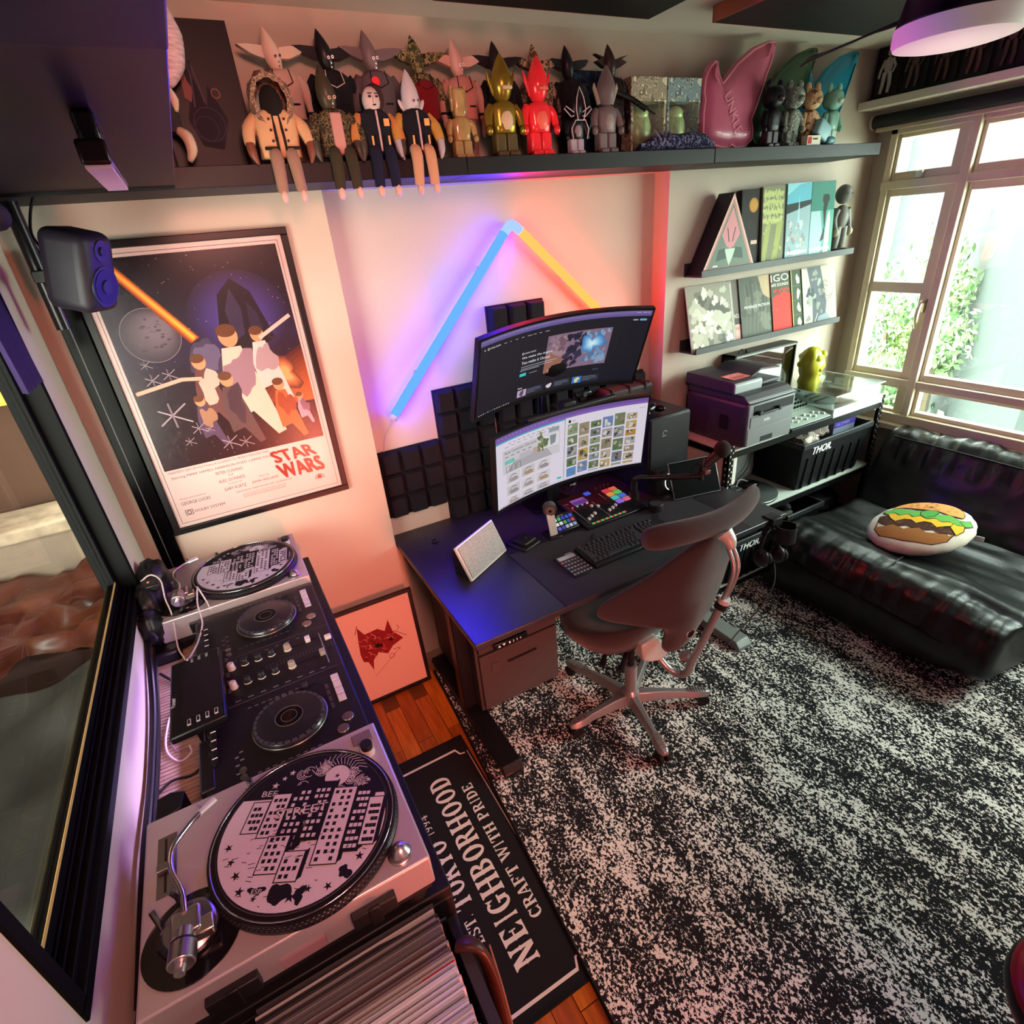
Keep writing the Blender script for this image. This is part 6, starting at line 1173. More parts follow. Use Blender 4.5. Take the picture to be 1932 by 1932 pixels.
def b3(p, w, h): p.rect(0, 0, w, h, '8fa8b0'); p.rect(0, h*.72, w, h, '5fa8bc'); p.poly([(0, h*.62), (w, h*.72), (w, h*.78), (0, h*.74)], '26302f'); cloudy(p, w, h*.6, ['a8a8a4', 'c0b8b4', '8a8c90', 'b8c4c8'], 22, 6, .02); p.poly([(w*.46, h*.5), (w*.54, h*.5), (w*.50, h*.86)], 'a8d0d8'); p.poly([(0, h*.85), (w*.5, h*.98), (w, h), (0, h)], '8ac4d0'); p.bold('UNDERMAN', .006, .030, .017, 'f4f4f0', w=w*.88)
def b4(p, w, h): p.rect(0, 0, w, h, '5c9a8c'); p.rect(0, h*.62, w, h, '3c7a70'); p.poly([(0, 0), (w*.5, 0), (w*.55, h*.3), (w*.4, h*.62), (0, h*.62)], 'a0bcc4'); p.poly([(w*.62, .0), (w*.85, 0), (w*.85, h*.5), (w*.80, h*.62), (w*.72, h*.55), (w*.66, h*.3)], 'c8d4d0'); p.poly([(w*.45, h*.2), (w*.62, h*.24), (w*.66, h*.6), (w*.74, h*.76), (w*.66, h*.82), (w*.54, h*.76), (w*.52, h*.62), (w*.60, h*.4)], '2c3430'); p.blob(w*.62, h*.77, .026, '2c3430', 4, jag=.2); p.bold('UNDERMAN', .008, .030, .017, 'f4f4f0', w=w*.86)
G2 = 'books and boxes standing on the upper ledge'
sleeve('boxed_book', 'dark brown boxed book with a gold disc next to the triangular box', 'book', 2.80, .165, .345, 1.669, -.070, -.040, .030, '1e1612', b1, G2)
sleeve('boxed_book', 'yellow-green patterned book between the dark box and the blue covers', 'book', 2.932, .160, .352, 1.669, -.085, -.050, .025, '7d7f66', b2, G2)
sleeve('boxed_book', 'blue-sky UNDERMAN cover, left of the matching pair', 'book', 3.098, .182, .356, 1.669, -.092, -.058, .022, '8fa8b0', b3, G2)
sleeve('boxed_book', 'green UNDERMAN cover with a dark silhouette, right of the pair', 'book', 3.284, .186, .356, 1.669, -.092, -.058, .022, '5c9a8c', b4, G2)
t = thing('grey_statue', 'grey bald statue figure standing at the right end of the upper ledge', 'statue', (3.55, -.06, 1.668)); SG = M('grey_vinyl', '6a6862', r=.45)
for sg in (-1, 1): MB().tube([(3.555+sg*.026, -.06, 1.80), (3.555+sg*.028, -.063, 1.74), (3.555+sg*.028, -.06, 1.69)], [.027, .025, .020], n=12, smooth=3).build('leg', SG, t, smooth=80); MB().ell((3.557+sg*.03, -.078, 1.682), (.022, .036, .014)).build('shoe', M('dark_vinyl', '3c3a38', r=.4), t, smooth=80); MB().tube([(3.555+sg*.042, -.06, 1.885), (3.555+sg*.060, -.06, 1.84), (3.555+sg*.058, -.075, 1.79)], [.019, .018, .014], n=10, smooth=3).build('arm', SG, t, smooth=80); MB().ell((3.555+sg*.058, -.08, 1.775), (.018, .02, .022)).build('hand', M('cream_vinyl', 'a8a48c', r=.5), t, smooth=80)
MB().ell((3.555, -.06, 1.845), (.046, .036, .062)).build('torso', SG, t, smooth=80); MB().ell((3.550, -.06, 1.955), (.042, .040, .047)).build('head', SG, t, smooth=80)
for dx in (-.02, .012): MB().box(3.55+dx-.007, 3.55+dx+.007, -.102, -.097, 1.955, 1.958).build('eye_slit', M('dark_vinyl'), t)
# row of dark display boxes on the pelmet
for k in range(7):
    y1 = -.035-k*.128; x0_ = 3.668
    t = thing('figure_box', ['first dark display box on the pelmet, holding a pale standing figurine', 'second dark display box on the pelmet, with a dim brown figure', 'third dark display box on the pelmet, behind the fan blade', 'fourth dark display box on the pelmet, under the ceiling lamp', 'fifth dark display box on the pelmet, at the picture edge', 'sixth dark display box on the pelmet', 'last dark display box on the pelmet'][k], 'box', (3.73, y1-.06, 2.36), 0, 'dark display boxes in a row on the pelmet')
    MB().box(x0_+.02, x0_+.11, y1-.122, y1, 2.360, 2.575).build('carton', M('box_dark_brown', '1d1514', r=.35), t, bev=.001)
    MB().box(x0_+.015, x0_+.02, y1-.122, y1-.118, 2.36, 2.575).box(x0_+.015, x0_+.02, y1-.004, y1, 2.36, 2.575).box(x0_-.005, x0_+.02, y1-.122, y1, 2.36, 2.372).build('carton_lip', M('box_lip', '0e0b0b', r=.4), t)
    c_ = ['aaa49c', '5a4640', '4c3632', '5c3a34', '46342f', '46342f', '46342f'][k]; m = MB(c_); yc = y1-.06; x_ = x0_+.012
    m.tube([(x_, yc-.012, 2.47), (x_-.001, yc-.018, 2.42), (x_, yc-.014, 2.385)], [.010, .009, .007], n=8).tube([(x_, yc+.012, 2.47), (x_, yc+.016, 2.42), (x_, yc+.022, 2.385)], [.010, .009, .007], n=8).ell((x_, yc, 2.497), (.012, .021, .034)).ell((x_, yc, 2.548), (.010, .012, .016)).tube([(x_, yc-.018, 2.52), (x_-.002, yc-.036, 2.49), (x_-.004, yc-.026, 2.465)], [.007, .006, .005], n=8).tube([(x_, yc+.018, 2.52), (x_-.002, yc+.034, 2.48), (x_, yc+.04, 2.45)], [.007, .006, .005], n=8)
    m.build('figurine', paint(), t, smooth=80)
# ceiling panels, fan with lamp
CPm = M('black_ceiling_panel', '1a1a1b', r=.6); CE = M('lamp_lit_edge', 'b0604a', r=.5)  # reddish edge colour stands in for lamp light on the panel sides
for x0, x1, y0, y1, lab in ((2.262, 3.15, -1.5, -.305, 'black panel fixed under the ceiling above the fan blade'), (1.20, 1.985, -1.5, -.285, 'black ceiling panel at the top edge left of the fan')):
    t = thing('ceiling_panel', lab, 'ceiling panel', ((x0+x1)/2, -.9, 2.55)); MB().box(x0+.004, x1, y0, y1-.004, 2.53, 2.577).build('panel', CPm, t); MB().box(x0, x0+.004, y0, y1, 2.53, 2.577).box(x0, x1, y1-.004, y1, 2.53, 2.577).build('edge_band', CE, t)
t = thing('ceiling_fan', 'black ceiling fan with a round white lamp at the top right corner', 'ceiling fan', (2.41, -1.06, 2.45)); fx, fy = 2.415, -1.055
MB().cyl((fx, fy, 2.345), (fx, fy, 2.43), .150, .13, n=48).build('motor_housing', M('fan_black', '0f0d0e', r=.4), t, bev=.004, smooth=40); MB().cyl((fx, fy, 2.43), (fx, fy, 2.53), .03, n=20).build('down_rod', M('fan_black'), t)
MB().lathe([(.0001, 2.293), (.12, 2.294), (.146, 2.300), (.152, 2.312), (.152, 2.345), (.0001, 2.346)], c=(fx, fy, 0), n=48).build('lamp_diffuser', M('fan_diffuser', 'd0c8c4', r=.6, emit=.12, ecol='ffe0dc'), t, smooth=40)
for k in range(3):
    a = radians(73+120*k); d_ = Vector((cos(a), sin(a), 0)); s_ = Vector((-sin(a), cos(a), 0)); m = MB(); vs = []
    for q, wd_ in ((.13, .03), (.25, .052), (.42, .050), (.58, .036), (.64, .018)):
        for sg, dz in ((-1, .012), (1, -.012)): 
            for e in (0, .006): vs.append(Vector((fx, fy, 2.395+dz*1.1+e))+d_*q+s_*sg*wd_)
    m.add(vs, [(0, 1, 3, 2), (16, 18, 19, 17)]+[f for i in range(4) for f in ((4*i, 4*i+2, 4*i+6, 4*i+4), (4*i+1, 4*i+5, 4*i+7, 4*i+3), (4*i, 4*i+4, 4*i+5, 4*i+1), (4*i+2, 4*i+3, 4*i+7, 4*i+6))]).build('blade', M('fan_blade_black', '171416', r=.3), t, smooth=20)
# ---------------------------------------------------------------- rug, lettered mat
def rugmat():
    ma = bpy.data.materials.new('speckled_rug'); ma.use_nodes = True; nt = ma.node_tree; N = nt.nodes; L = nt.links; b = N['Principled BSDF']
    tc = N.new('ShaderNodeTexCoord')
    def noi(scale, st, det=3, rough=.6, dist=0):
        mp = N.new('ShaderNodeMapping'); mp.inputs['Scale'].default_value = st; mp.inputs['Rotation'].default_value = (0, 0, radians(-14)); L.new(tc.outputs['Object'], mp.inputs[0])
        n = N.new('ShaderNodeTexNoise'); n.inputs['Scale'].default_value = scale; n.inputs['Detail'].default_value = det; n.inputs['Roughness'].default_value = rough; n.inputs['Distortion'].default_value = dist; L.new(mp.outputs[0], n.inputs['Vector']); return n.outputs['Fac']
    f = noi(135, (1.0, .78, 1), 3, .60, .2); c = noi(5.0, (1.25, .6, 1), 5, .75); st = noi(22, (1.5, .30, 1), 2, .6)
    def mth(op, a, b_=None, v=None):
        m = N.new('ShaderNodeMath'); m.operation = op; L.new(a, m.inputs[0])
        if b_ is not None: L.new(b_, m.inputs[1])
        if v is not None: m.inputs[1].default_value = v
        return m.outputs[0]
    s1 = mth('MULTIPLY', mth('SUBTRACT', c, v=.5), v=.62); s2 = mth('MULTIPLY', mth('SUBTRACT', st, v=.5), v=.16)
    tot = mth('ADD', mth('ADD', f, s1), s2)
    mr = N.new('ShaderNodeMapRange'); L.new(tot, mr.inputs[0]); mr.inputs[1].default_value = .528; mr.inputs[2].default_value = .558; mr.interpolation_type = 'SMOOTHSTEP'
    mx = N.new('ShaderNodeMix'); mx.data_type = 'RGBA'; L.new(mr.outputs[0], mx.inputs[0]); mx.inputs[6].default_value = (.018, .018, .020, 1); mx.inputs[7].default_value = (.93, .91, .84, 1)
    L.new(mx.outputs[2], b.inputs['Base Color']); b.inputs['Roughness'].default_value = 1; b.inputs['Specular IOR Level'].default_value = .1
    bp = N.new('ShaderNodeBump'); bp.inputs['Strength'].default_value = .7; bp.inputs['Distance'].default_value = .004; L.new(noi(420, (1, 1, 1), 2), bp.inputs['Height']); L.new(bp.outputs[0], b.inputs['Normal'])
    return ma
t = thing('area_rug', 'large black and cream speckled rug covering most of the floor', 'rug', (2.2, -1.2, 0))
MB().prism([(.895, -.06), (.800, -1.62), (.745, -2.75), (3.80, -2.85), (3.84, -.10)], lambda u, v, e: Vector((u, v, e)), 0, .011).build('pile', rugmat(), t, bev=.003)
e_ = MB(); pts = [(.893, -.06, .006), (.800, -1.62, .006), (.745, -2.75, .006)]; e_.tube(pts, .0062, n=8).build('bound_edge', M('rug_binding', '100e0f', r=.8), t)
# slab-serif letters for the mat, strokes in a unit box
TH, TN = .26, .11
def slab(p, ch, u, v, w, h, col):
    def X(x): return u+x*w
    def Y(y): return v+y*h
    def R(x0, y0, x1, y1): p.rect(X(x0), Y(y0), X(x1), Y(y1), col)
    def S(x, w_=TH, y0=0, y1=1, s=.09, sb=True, st=True):        # stem with little bracketed slabs
        R(x, y0, x+w_, y1)
        if sb: R(x-s, y0, x+w_+s, y0+TN*.55); p.poly([(X(x), Y(y0+.16)), (X(x-s*.6), Y(y0+.05)), (X(x+w_+s*.6), Y(y0+.05)), (X(x+w_), Y(y0+.16))], col)
        if st: R(x-s, y1-TN*.55, x+w_+s, y1); p.poly([(X(x), Y(y1-.16)), (X(x+w_), Y(y1-.16)), (X(x+w_+s*.6), Y(y1-.05)), (X(x-s*.6), Y(y1-.05))], col)
        # mid-stem spur of the tuscan style
        if y1-y0 > .8: p.poly([(X(x-.045), Y(.5)), (X(x+.02), Y(.44)), (X(x+w_-.02), Y(.44)), (X(x+w_+.045), Y(.5)), (X(x+w_-.02), Y(.56)), (X(x+.02), Y(.56))], col)
    def Q(pts): p.poly([(X(a), Y(b)) for a, b in pts], col)
    def bowl(cx, cy, rx, ry, a0, a1, th=TH, tn=TN):
        n = 20; o = []; i = []
        for k in range(n+1):
            a = radians(a0+(a1-a0)*k/n); o.append((cx+rx*cos(a), cy+ry*sin(a))); i.append((cx+(rx-th)*cos(a), cy+(ry-tn)*sin(a)))
        vs = []; 
        for q, r_ in zip(o, i): vs += [(X(q[0]), Y(q[1])), (X(r_[0]), Y(r_[1]))]
        p.add(vs, [(2*k, 2*k+1, 2*k+3, 2*k+2) for k in range(n)], col)
    if ch == 'N': S(.10, .15); S(.75, .15, sb=False); Q([(.08, 1), (.36, 1), (.90, 0), (.66, 0)])
    elif ch == 'E': S(.14); R(.14, .93, .90, 1); R(.14, 0, .90, .07); Q([(.90, .72), (.90, 1), (.74, .94), (.60, .93)]); Q([(.90, .28), (.90, 0), (.74, .06), (.60, .07)]); R(.3, .47, .66, .54); R(.62, .36, .70, .64)
    elif ch == 'I': S(.37)
    elif ch == 'H': S(.08, .24); S(.68, .24); R(.2, .46, .8, .54)
    elif ch == 'G': bowl(.5, .5, .46, .5, 50, 305); R(.62, .08, .86, .42); R(.50, .40, .98, .48); Q([(.86, .66), (.92, 1), (.72, .88)])
    elif ch == 'C': bowl(.5, .5, .46, .5, 45, 315); Q([(.86, .62), (.92, 1), (.70, .88)]); Q([(.86, .34), (.92, .0), (.70, .12)])
    elif ch == 'O': bowl(.5, .5, .46, .5, 0, 360); Q([(-.02, .5), (.08, .44), (.08, .56)]); Q([(1.02, .5), (.92, .44), (.92, .56)])
    elif ch == 'D': S(.10); bowl(.42, .5, .52, .5, -90, 90); R(.1, .93, .45, 1); R(.1, 0, .45, .07)
    elif ch == 'B': S(.10); bowl(.46, .75, .40, .25, -90, 90, .24); bowl(.46, .26, .46, .26, -90, 90, .26); R(.1, .93, .48, 1); R(.1, 0, .48, .07); R(.3, .47, .5, .53)
    elif ch in 'RP':
        S(.10); bowl(.46, .74, .42, .26, -90, 90, .25); R(.1, .93, .48, 1); R(.3, .47, .5, .54)
        if ch == 'R': Q([(.44, .5), (.70, .5), (.92, .06), (1.0, .06), (1.0, 0), (.74, 0)])
    elif ch == 'T': S(.37, st=False); R(.04, .92, .96, 1); Q([(.04, 1), (.04, .66), (.12, .70), (.20, .93)]); Q([(.96, 1), (.96, .66), (.88, .70), (.80, .93)])
    elif ch == 'K': S(.08, .24); Q([(.30, .42), (.72, 1), (.90, 1), (.44, .36)]); Q([(.38, .52), (.58, .62), (.98, 0), (.72, 0)]); R(.62, .94, .98, 1); R(.64, 0, 1.04, .06)
    elif ch == 'Y': S(.37, y1=.5, st=False); Q([(.02, 1), (.28, 1), (.63, .48), (.37, .40)]); Q([(.86, 1), (.98, 1), (.63, .42), (.50, .48)]); R(-.04, .94, .34, 1); R(.74, .94, 1.04, 1)
    elif ch == 'A': Q([(.42, 1), (.56, 1), (.16, 0), (.04, 0)]); Q([(.40, 1), (.62, 1), (.98, 0), (.70, 0)]); R(.22, .26, .80, .33); R(-.04, 0, .30, .06); R(.60, 0, 1.06, .06)
    elif ch == 'F': S(.14); R(.14, .93, .92, 1); Q([(.92, .68), (.92, 1), (.74, .94), (.60, .93)]); R(.3, .47, .66, .54); R(.62, .36, .70, .64)
    elif ch == 'W': Q([(0, 1), (.20, 1), (.38, 0), (.26, 0)]); Q([(.46, .9), (.54, .9), (.36, 0), (.28, 0)]); Q([(.42, 1), (.60, 1), (.78, 0), (.66, 0)]); Q([(.92, 1), (1.0, 1), (.76, 0), (.68, 0)]); R(-.06, .94, .26, 1); R(.38, .94, .66, 1); R(.84, .94, 1.08, 1)
    elif ch == 'S': bowl(.5, .73, .40, .27, 30, 270, .24, .10); bowl(.5, .27, .42, .27, -150, 90, .25, .10); Q([(.84, .70), (.90, 1), (.66, .92)]); Q([(.12, .30), (.08, 0), (.32, .10)])
    elif ch == '.': R(.35, 0, .65, .14)
    elif ch == '1': S(.37, .24, st=False); Q([(.37, 1), (.61, 1), (.61, .8), (.14, .78), (.14, .84)])
    elif ch == '9': bowl(.5, .68, .40, .32, 0, 360, .22, .09); Q([(.68, .62), (.90, .66), (.70, .06), (.30, 0), (.28, .10), (.56, .14)])
    elif ch == '4': S(.56, .22, st=False); Q([(.62, 1), (.78, 1), (.16, .34), (.04, .28)]); R(.04, .25, 1.0, .33)
def slabword(p, s, u, v, L_, h, col, gap=.10):
    wid = {'I': .55, '.': .4, 'N': 1.1, 'W': 1.45, 'H': 1.1, '1': .6, ' ': .5}; W_ = [wid.get(c, 1) for c in s]; unit = L_/(sum(W_)+gap*(len(s)-1)); x = u
    for c, w_ in zip(s, W_):
        if c != ' ': slab(p, c, x, v, w_*unit*(1 if c not in 'I' else 1), h, col)
        x += (w_+gap)*unit
t = thing('lettered_mat', 'black floor mat lettered NEIGHBORHOOD, lying between the record stand and the rug', 'mat', (.54, -1.0, 0))
MB().box(.245, .842, -1.495, -.492, 0, .006).build('mat_base', M('mat_black', '17161a', r=.9, bump=.6, bs=500), t, bev=.002)
MB().box(.245, .252, -1.495, -.492, .003, .008).box(.835, .842, -1.495, -.492, .003, .008).box(.245, .842, -1.495, -1.488, .003, .008).box(.245, .842, -.499, -.492, .003, .008).build('mat_hem', M('mat_hem', '0e0d0f', r=.9), t)
# text runs towards +Y, letters point towards -X : u = y+1.5, v = .85-x
p = Pr(.00005); CR = 'e8e4dc'
slabword(p, 'NEIGHBORHOOD', .128, .139, .732, .080, CR); slabword(p, 'TOKYO', .365, .249, .255, .066, CR); slabword(p, 'EST.', .248, .264, .095, .036, CR); slabword(p, '1994', .652, .271, .088, .032, CR); slabword(p, 'CRAFT WITH PRIDE', .224, .069, .552, .041, CR)
bl_ = [(.946-.0, .545), (.946, .075), (.915, .040), (.075+.0, .040), (.046, .075), (.046, .545)]
p.line([(.946, .57), (.946, .060)], .010, CR); p.line([(.946, .062), (.918, .050), (.914, .030)], .007, CR); p.line([(.046, .57), (.046, .060)], .010, CR); p.line([(.046, .062), (.074, .050), (.078, .030)], .007, CR); p.line([(.075, .018), (.92, .018)], .004, 'b8a8a0')
p.build('mat_lettering', lambda u, v, e: Vector((.85-v, u-1.5, .0062+e)), t, mat=M('mat_print', None, r=.9, bump=.5, bs=500))

# ---------------------------------------------------------------- framed print leaning on the floor
t = thing('leaning_picture', 'black-framed square print with a dark red mask drawing, leaning at the wall on the floor', 'picture', (.66, -.09, 0))
f = lambda u, v, e: Vector((.455, -.088, .004))+Vector((1, 0, 0))*u+Vector((0, .055, .52)).normalized()*v+Vector((0, -1, .1)).normalized()*e
Wp, Hp, fr = .405, .52, .018; m = MB()
for a in (([(0, 0), (Wp, 0), (Wp, fr), (0, fr)]), ([(0, Hp-fr), (Wp, Hp-fr), (Wp, Hp), (0, Hp)]), ([(0, fr), (fr, fr), (fr, Hp-fr), (0, Hp-fr)]), ([(Wp-fr, fr), (Wp, fr), (Wp, Hp-fr), (Wp-fr, Hp-fr)])): m.prism(a, f, 0, .016)
m.build('frame', BF, t, bev=.001); MB().prism([(fr, fr), (Wp-fr, fr), (Wp-fr, Hp-fr), (fr, Hp-fr)], f, 0, .008).build('mount_board', M('cream_board', 'cdb0a0', r=.8), t, smooth=0)
p = Pr(); cx, cy = .215, .285
p.poly([(cx-.10, cy-.01), (cx-.095, cy+.05), (cx-.085, cy+.13), (cx-.06, cy+.085), (cx+.0, cy+.09), (cx+.03, cy+.065), (cx+.055, cy+.115), (cx+.065, cy+.05), (cx+.08, cy+.03), (cx+.105, cy-.005), (cx+.05, cy-.025), (cx+.02, cy-.055), (cx-.02, cy-.03), (cx-.05, cy-.06), (cx-.06, cy-.11), (cx-.075, cy-.06), (cx-.095, cy-.05)], '7a1c20')
R_ = random.Random(8)
for i in range(46):
    a = R_.uniform(-.085, .085); b = R_.uniform(-.045, .075)-abs(a)*.25; L_ = R_.uniform(.012, .034); th_ = R_.uniform(.6, 2.4)
    p.line([(cx+a, cy+b), (cx+a+L_*.5*cos(th_)+.004, cy+b+L_*.5*sin(th_)), (cx+a+L_*cos(th_+.5), cy+b+L_*sin(th_+.5))], R_.uniform(.0012, .0032), R_.choice(['cf8a7c', 'c8685c', '2c080c', '3c0c12', 'd8988a', '5a1218']))
p.blob(cx-.012, cy+.004, .017, '1c0608', 9, rv=.011); p.blob(cx+.048, cy+.012, .011, '1c0608', 5, rv=.007); p.line([(cx-.065, cy-.03), (cx-.06, cy-.148), (cx+.085, cy-.045)], .0022, '8a2a26'); p.ring(cx+.035, cy-.075, .014, .0025, '8a2a26', 14); p.line([(cx-.10, cy+.10), (cx-.082, cy+.14)], .003, '5a1218'); p.line([(cx+.07, cy+.05), (cx+.125, cy+.0)], .0025, '5a1218')
p.build('mask_print', lambda u, v, e: f(u, v, .0085+e), t)

# ---------------------------------------------------------------- saddle office chair, seen from behind
t = thing('office_chair', 'dark brown saddle office chair with wing-shaped back and silver five-star base', 'chair', (1.53, -.79, 0))
CF = M('chair_fabric', '2a2221', r=.95, bump=.5, bs=700, sheen=.25, var=.06, vsc=6); CM = M('chair_silver', 'a8a4a4', r=.32, m=.75); CMl = M('chair_pale_cast', 'b8b8b2', r=.4, m=.3); CK = M('caster_black', '121112', r=.5)
hub = Vector((1.535, -.79, .10))
MB().lathe([(.034, -.035), (.040, -.01), (.036, .03), (.028, .045)], c=hub, n=24).build('hub', CM, t, smooth=40)
for cx, cy in ((1.262, -.765), (1.825, -.925), (1.478, -1.055), (1.452, -.462), (1.80, -.60)):
    e = Vector((cx, cy, .068)); d_ = (e-hub); d_.z = 0; d_.normalize(); s_ = Vector((-d_.y, d_.x, 0)); m = MB(); vs = []
    for q, w_, zt, zb in ((0.0, .030, .128, .075), (.35, .022, .118, .075), (.72, .017, .098, .064), (.86, .026, .096, .064), (1.02, .024, .088, .062), (1.10, .012, .080, .062)):
        c = hub.lerp(Vector((cx, cy, hub.z)), q); vs += [Vector((c.x, c.y, zb))-s_*w_, Vector((c.x, c.y, zb))+s_*w_, Vector((c.x, c.y, zt))+s_*w_*.62, Vector((c.x, c.y, zt))-s_*w_*.62]
    lg = m.add(vs, [(4*i+a, 4*i+(a+1) % 4, 4*i+4+(a+1) % 4, 4*i+4+a) for i in range(5) for a in range(4)]+[(3, 2, 1, 0), (20, 21, 22, 23)]).build('base_leg', CM, t, bev=.004, seg=3)
    g = MB()
    for k in range(7): c = hub.lerp(Vector((cx, cy, hub.z)), .80+k*.037); wz = .018-.001*abs(k-3); zz = .1015-.0018*k; g.tube([Vector((c.x, c.y, zz-.003))-s_*wz, Vector((c.x, c.y, zz)), Vector((c.x, c.y, zz-.003))+s_*wz], .0022, n=5)
    g.build('foot_rib', M('rib_grey', '6a6462', r=.6), lg)
    cc = Vector((cx, cy, .011+.027)); k_ = MB()
    for sg in (-1, 1): k_.cyl(cc+s_*sg*.006, cc+s_*sg*.024, .027, n=20)
    ca_ = k_.build('caster', CK, t, bev=.003); MB().cyl(cc+s_*.0-d_*.012+Vector((0, 0, .008)), cc+Vector((0, 0, .034))-d_*.0, .010, n=10).build('caster_stem', CK, ca_)
MB().cyl((1.535, -.79, .13), (1.522, -.805, .30), .026, n=20).build('column_cover', CM, t, smooth=40); MB().cyl((1.522, -.805, .29), (1.515, -.812, .43), .015, n=18).build('gas_piston', CK, t)
MB().box(1.44, 1.60, -.86, -.74, .425, .455).build('seat_mechanism', CK, t, bev=.01, seg=3)
for a, b in (((1.45, -.86, .43), (1.385, -.91, .415)), ((1.40, -.80, .43), (1.34, -.85, .415))): MB().tube([a, ((a[0]+b[0])/2, (a[1]+b[1])/2, .43), b], [.010, .010, .013], n=8).build('lever', CK, t)
# saddle seat
m = MB(); n = 40; rings = []; NR = 9
def seatpt(a, k, under=0):
    c_, s_ = cos(a), sin(a); e = .72; x = math.copysign(abs(c_)**e, c_)*.235; y = math.copysign(abs(s_)**e, s_)*.205
    if s_ > 0: x *= 1-.10*s_; notch = .07*max(0, abs(c_)-.45)*s_; y -= notch*1.2
    x *= k; y *= k; u = x/.235; v = y/.205
    z = .515+.035*u*u*(v < 0)*abs(v)**.5+.055*max(0, -v)**2.2+.022*abs(u)**2-.012*(1-abs(u))*max(0, v)+.018*max(0, v-.3)*(1-abs(u)*1.5)
    ca, sa = cos(radians(6)), sin(radians(6)); return Vector((1.530+x*ca-y*sa, -.680+x*sa+y*ca, z-under))
vs = []; fs = []
for j in range(NR): 
    k = [.0, .25, .5, .7, .85, .94, .985, 1.0, .985][j]; dz = [0, 0, 0, 0, .004, .012, .024, .045, .070][j]
    for i in range(n): vs.append(seatpt(2*pi*i/n, k, dz))
for k, z in ((.90, .095), (.55, .10), (.0, .10)):
    for i in range(n): q = seatpt(2*pi*i/n, k, 0); vs.append(Vector((q.x, q.y, .515-z+.03*k)))
J = NR+3
fs = [(j*n+i, j*n+(i+1) % n, (j+1)*n+(i+1) % n, (j+1)*n+i) for j in range(J-1) for i in range(n)]
m.add(vs, fs).build('seat', CF, t, smooth=80)
# winged back
lv = [(.455, .020, -.955, .010, 0), (.468, .052, -.960, .026, 0), (.50, .068, -.968, .034, 0), (.55, .074, -.98, .036, 0), (.60, .086, -.992, .036, .3), (.635, .120, -1.000, .035, .9), (.66, .175, -1.004, .034, 1.5), (.685, .245, -1.008, .034, 1.9), (.715, .298, -1.012, .034, 1.9), (.745, .312, -1.016, .034, 1.9), (.775, .308, -1.020, .033, 1.9), (.805, .285, -1.024, .033, 1.9), (.84, .245, -1.028, .033, 1.8), (.885, .190, -1.031, .031, 1.6), (.93, .142, -1.034, .028, 1.2), (.962, .095, -1.036, .022, .6), (.974, .02, -1.036, .008, 0)]
n = 36; vs = []; back_x = lambda z: 1.598+(z-.47)*.12
for z, w_, yc, th, kk in lv:
    for i in range(n):
        a = 2*pi*i/n; s_ = math.copysign(abs(cos(a))**.85, cos(a))*w_; o = math.copysign(abs(sin(a))**.8, sin(a))*th
        droop = -.16*(abs(s_)/.26)**2*.35 if kk > .5 else 0
        vs.append(Vector((back_x(z)+s_*.985+.0, yc+kk*s_*s_+o, z+droop+.0)))
MB().add(vs, [(j*n+i, j*n+(i+1) % n, (j+1)*n+(i+1) % n, (j+1)*n+i) for j in range(len(lv)-1) for i in range(n)]+[tuple(range(n-1, -1, -1)), tuple(range((len(lv)-1)*n, len(lv)*n))]).build('backrest', CF, t, sub=1, smooth=80)
# headrest
st_ = [(-.258, .020, .016, .0, -.012), (-.250, .040, .030, 0, -.010), (-.215, .050, .036, 0, -.006), (-.14, .047, .037, 0, 0), (-.05, .044, .037, 0, 0), (.05, .043, .037, 0, 0), (.14, .040, .036, 0, .006), (.215, .036, .033, 0, .012), (.250, .028, .026, 0, .016), (.258, .012, .010, 0, .018)]
vs = []; n = 28
for s_, hz, hy, _, dz in st_:
    for i in range(n): a = 2*pi*i/n; vs.append(Vector((1.675+s_, -1.045+1.05*s_*s_+hy*cos(a), 1.022+dz+hz*sin(a)*.95)))
MB().add(vs, [(j*n+i, j*n+(i+1) % n, (j+1)*n+(i+1) % n, (j+1)*n+i) for j in range(len(st_)-1) for i in range(n)]+[tuple(range(n-1, -1, -1)), tuple(range((len(st_)-1)*n, len(st_)*n))]).build('headrest', CF, t, sub=1, smooth=80)
MB().tube([(1.675, -1.075, .995), (1.680, -1.095, .975), (1.682, -1.10, .95)], [.030, .022, .016], n=14, smooth=3).build('headrest_socket', CMl, t, smooth=80)
for dx in (-.010, .010): MB().tube([(1.682+dx, -1.096, .955), (1.690+dx*1.1, -1.122, .89), (1.688+dx, -1.118, .82), (1.680+dx*.7, -1.095, .73)], .0075, n=12, smooth=5).build('upper_rod', CM, t, smooth=80)
MB().cyl((1.681, -1.096, .725), (1.678, -1.088, .700), .022, n=18).build('rod_clamp', CK, t, bev=.002); MB().cyl((1.684, -1.10, .742), (1.681, -1.096, .725), .021, n=18).build('clamp_ring', M('ring_pale', 'c0bcbc', r=.3), t)
MB().tube([(1.679, -1.09, .71), (1.668, -1.050, .56), (1.656, -1.005, .40), (1.652, -.985, .325), (1.640, -.955, .300), (1.618, -.915, .315), (1.59, -.87, .375)], .0145, n=14, smooth=6).build('back_tube', CM, t, smooth=80)
MB().prism([(1.489, .485), (1.568, .49), (1.628, .400), (1.628, .375), (1.588, .358), (1.545, .372), (1.500, .40)], lambda u, v, e: Vector((u, -.905+e, v)), 0, .06).build('back_bracket', CMl, t, bev=.008, seg=3)
for k in range(3): MB().cyl((1.652+k*.008, -.962, .405-k*.004), (1.657+k*.008, -.965, .385-k*.004), .020, n=18, col='7a6a6a').build('bracket_washer', paint(), t)
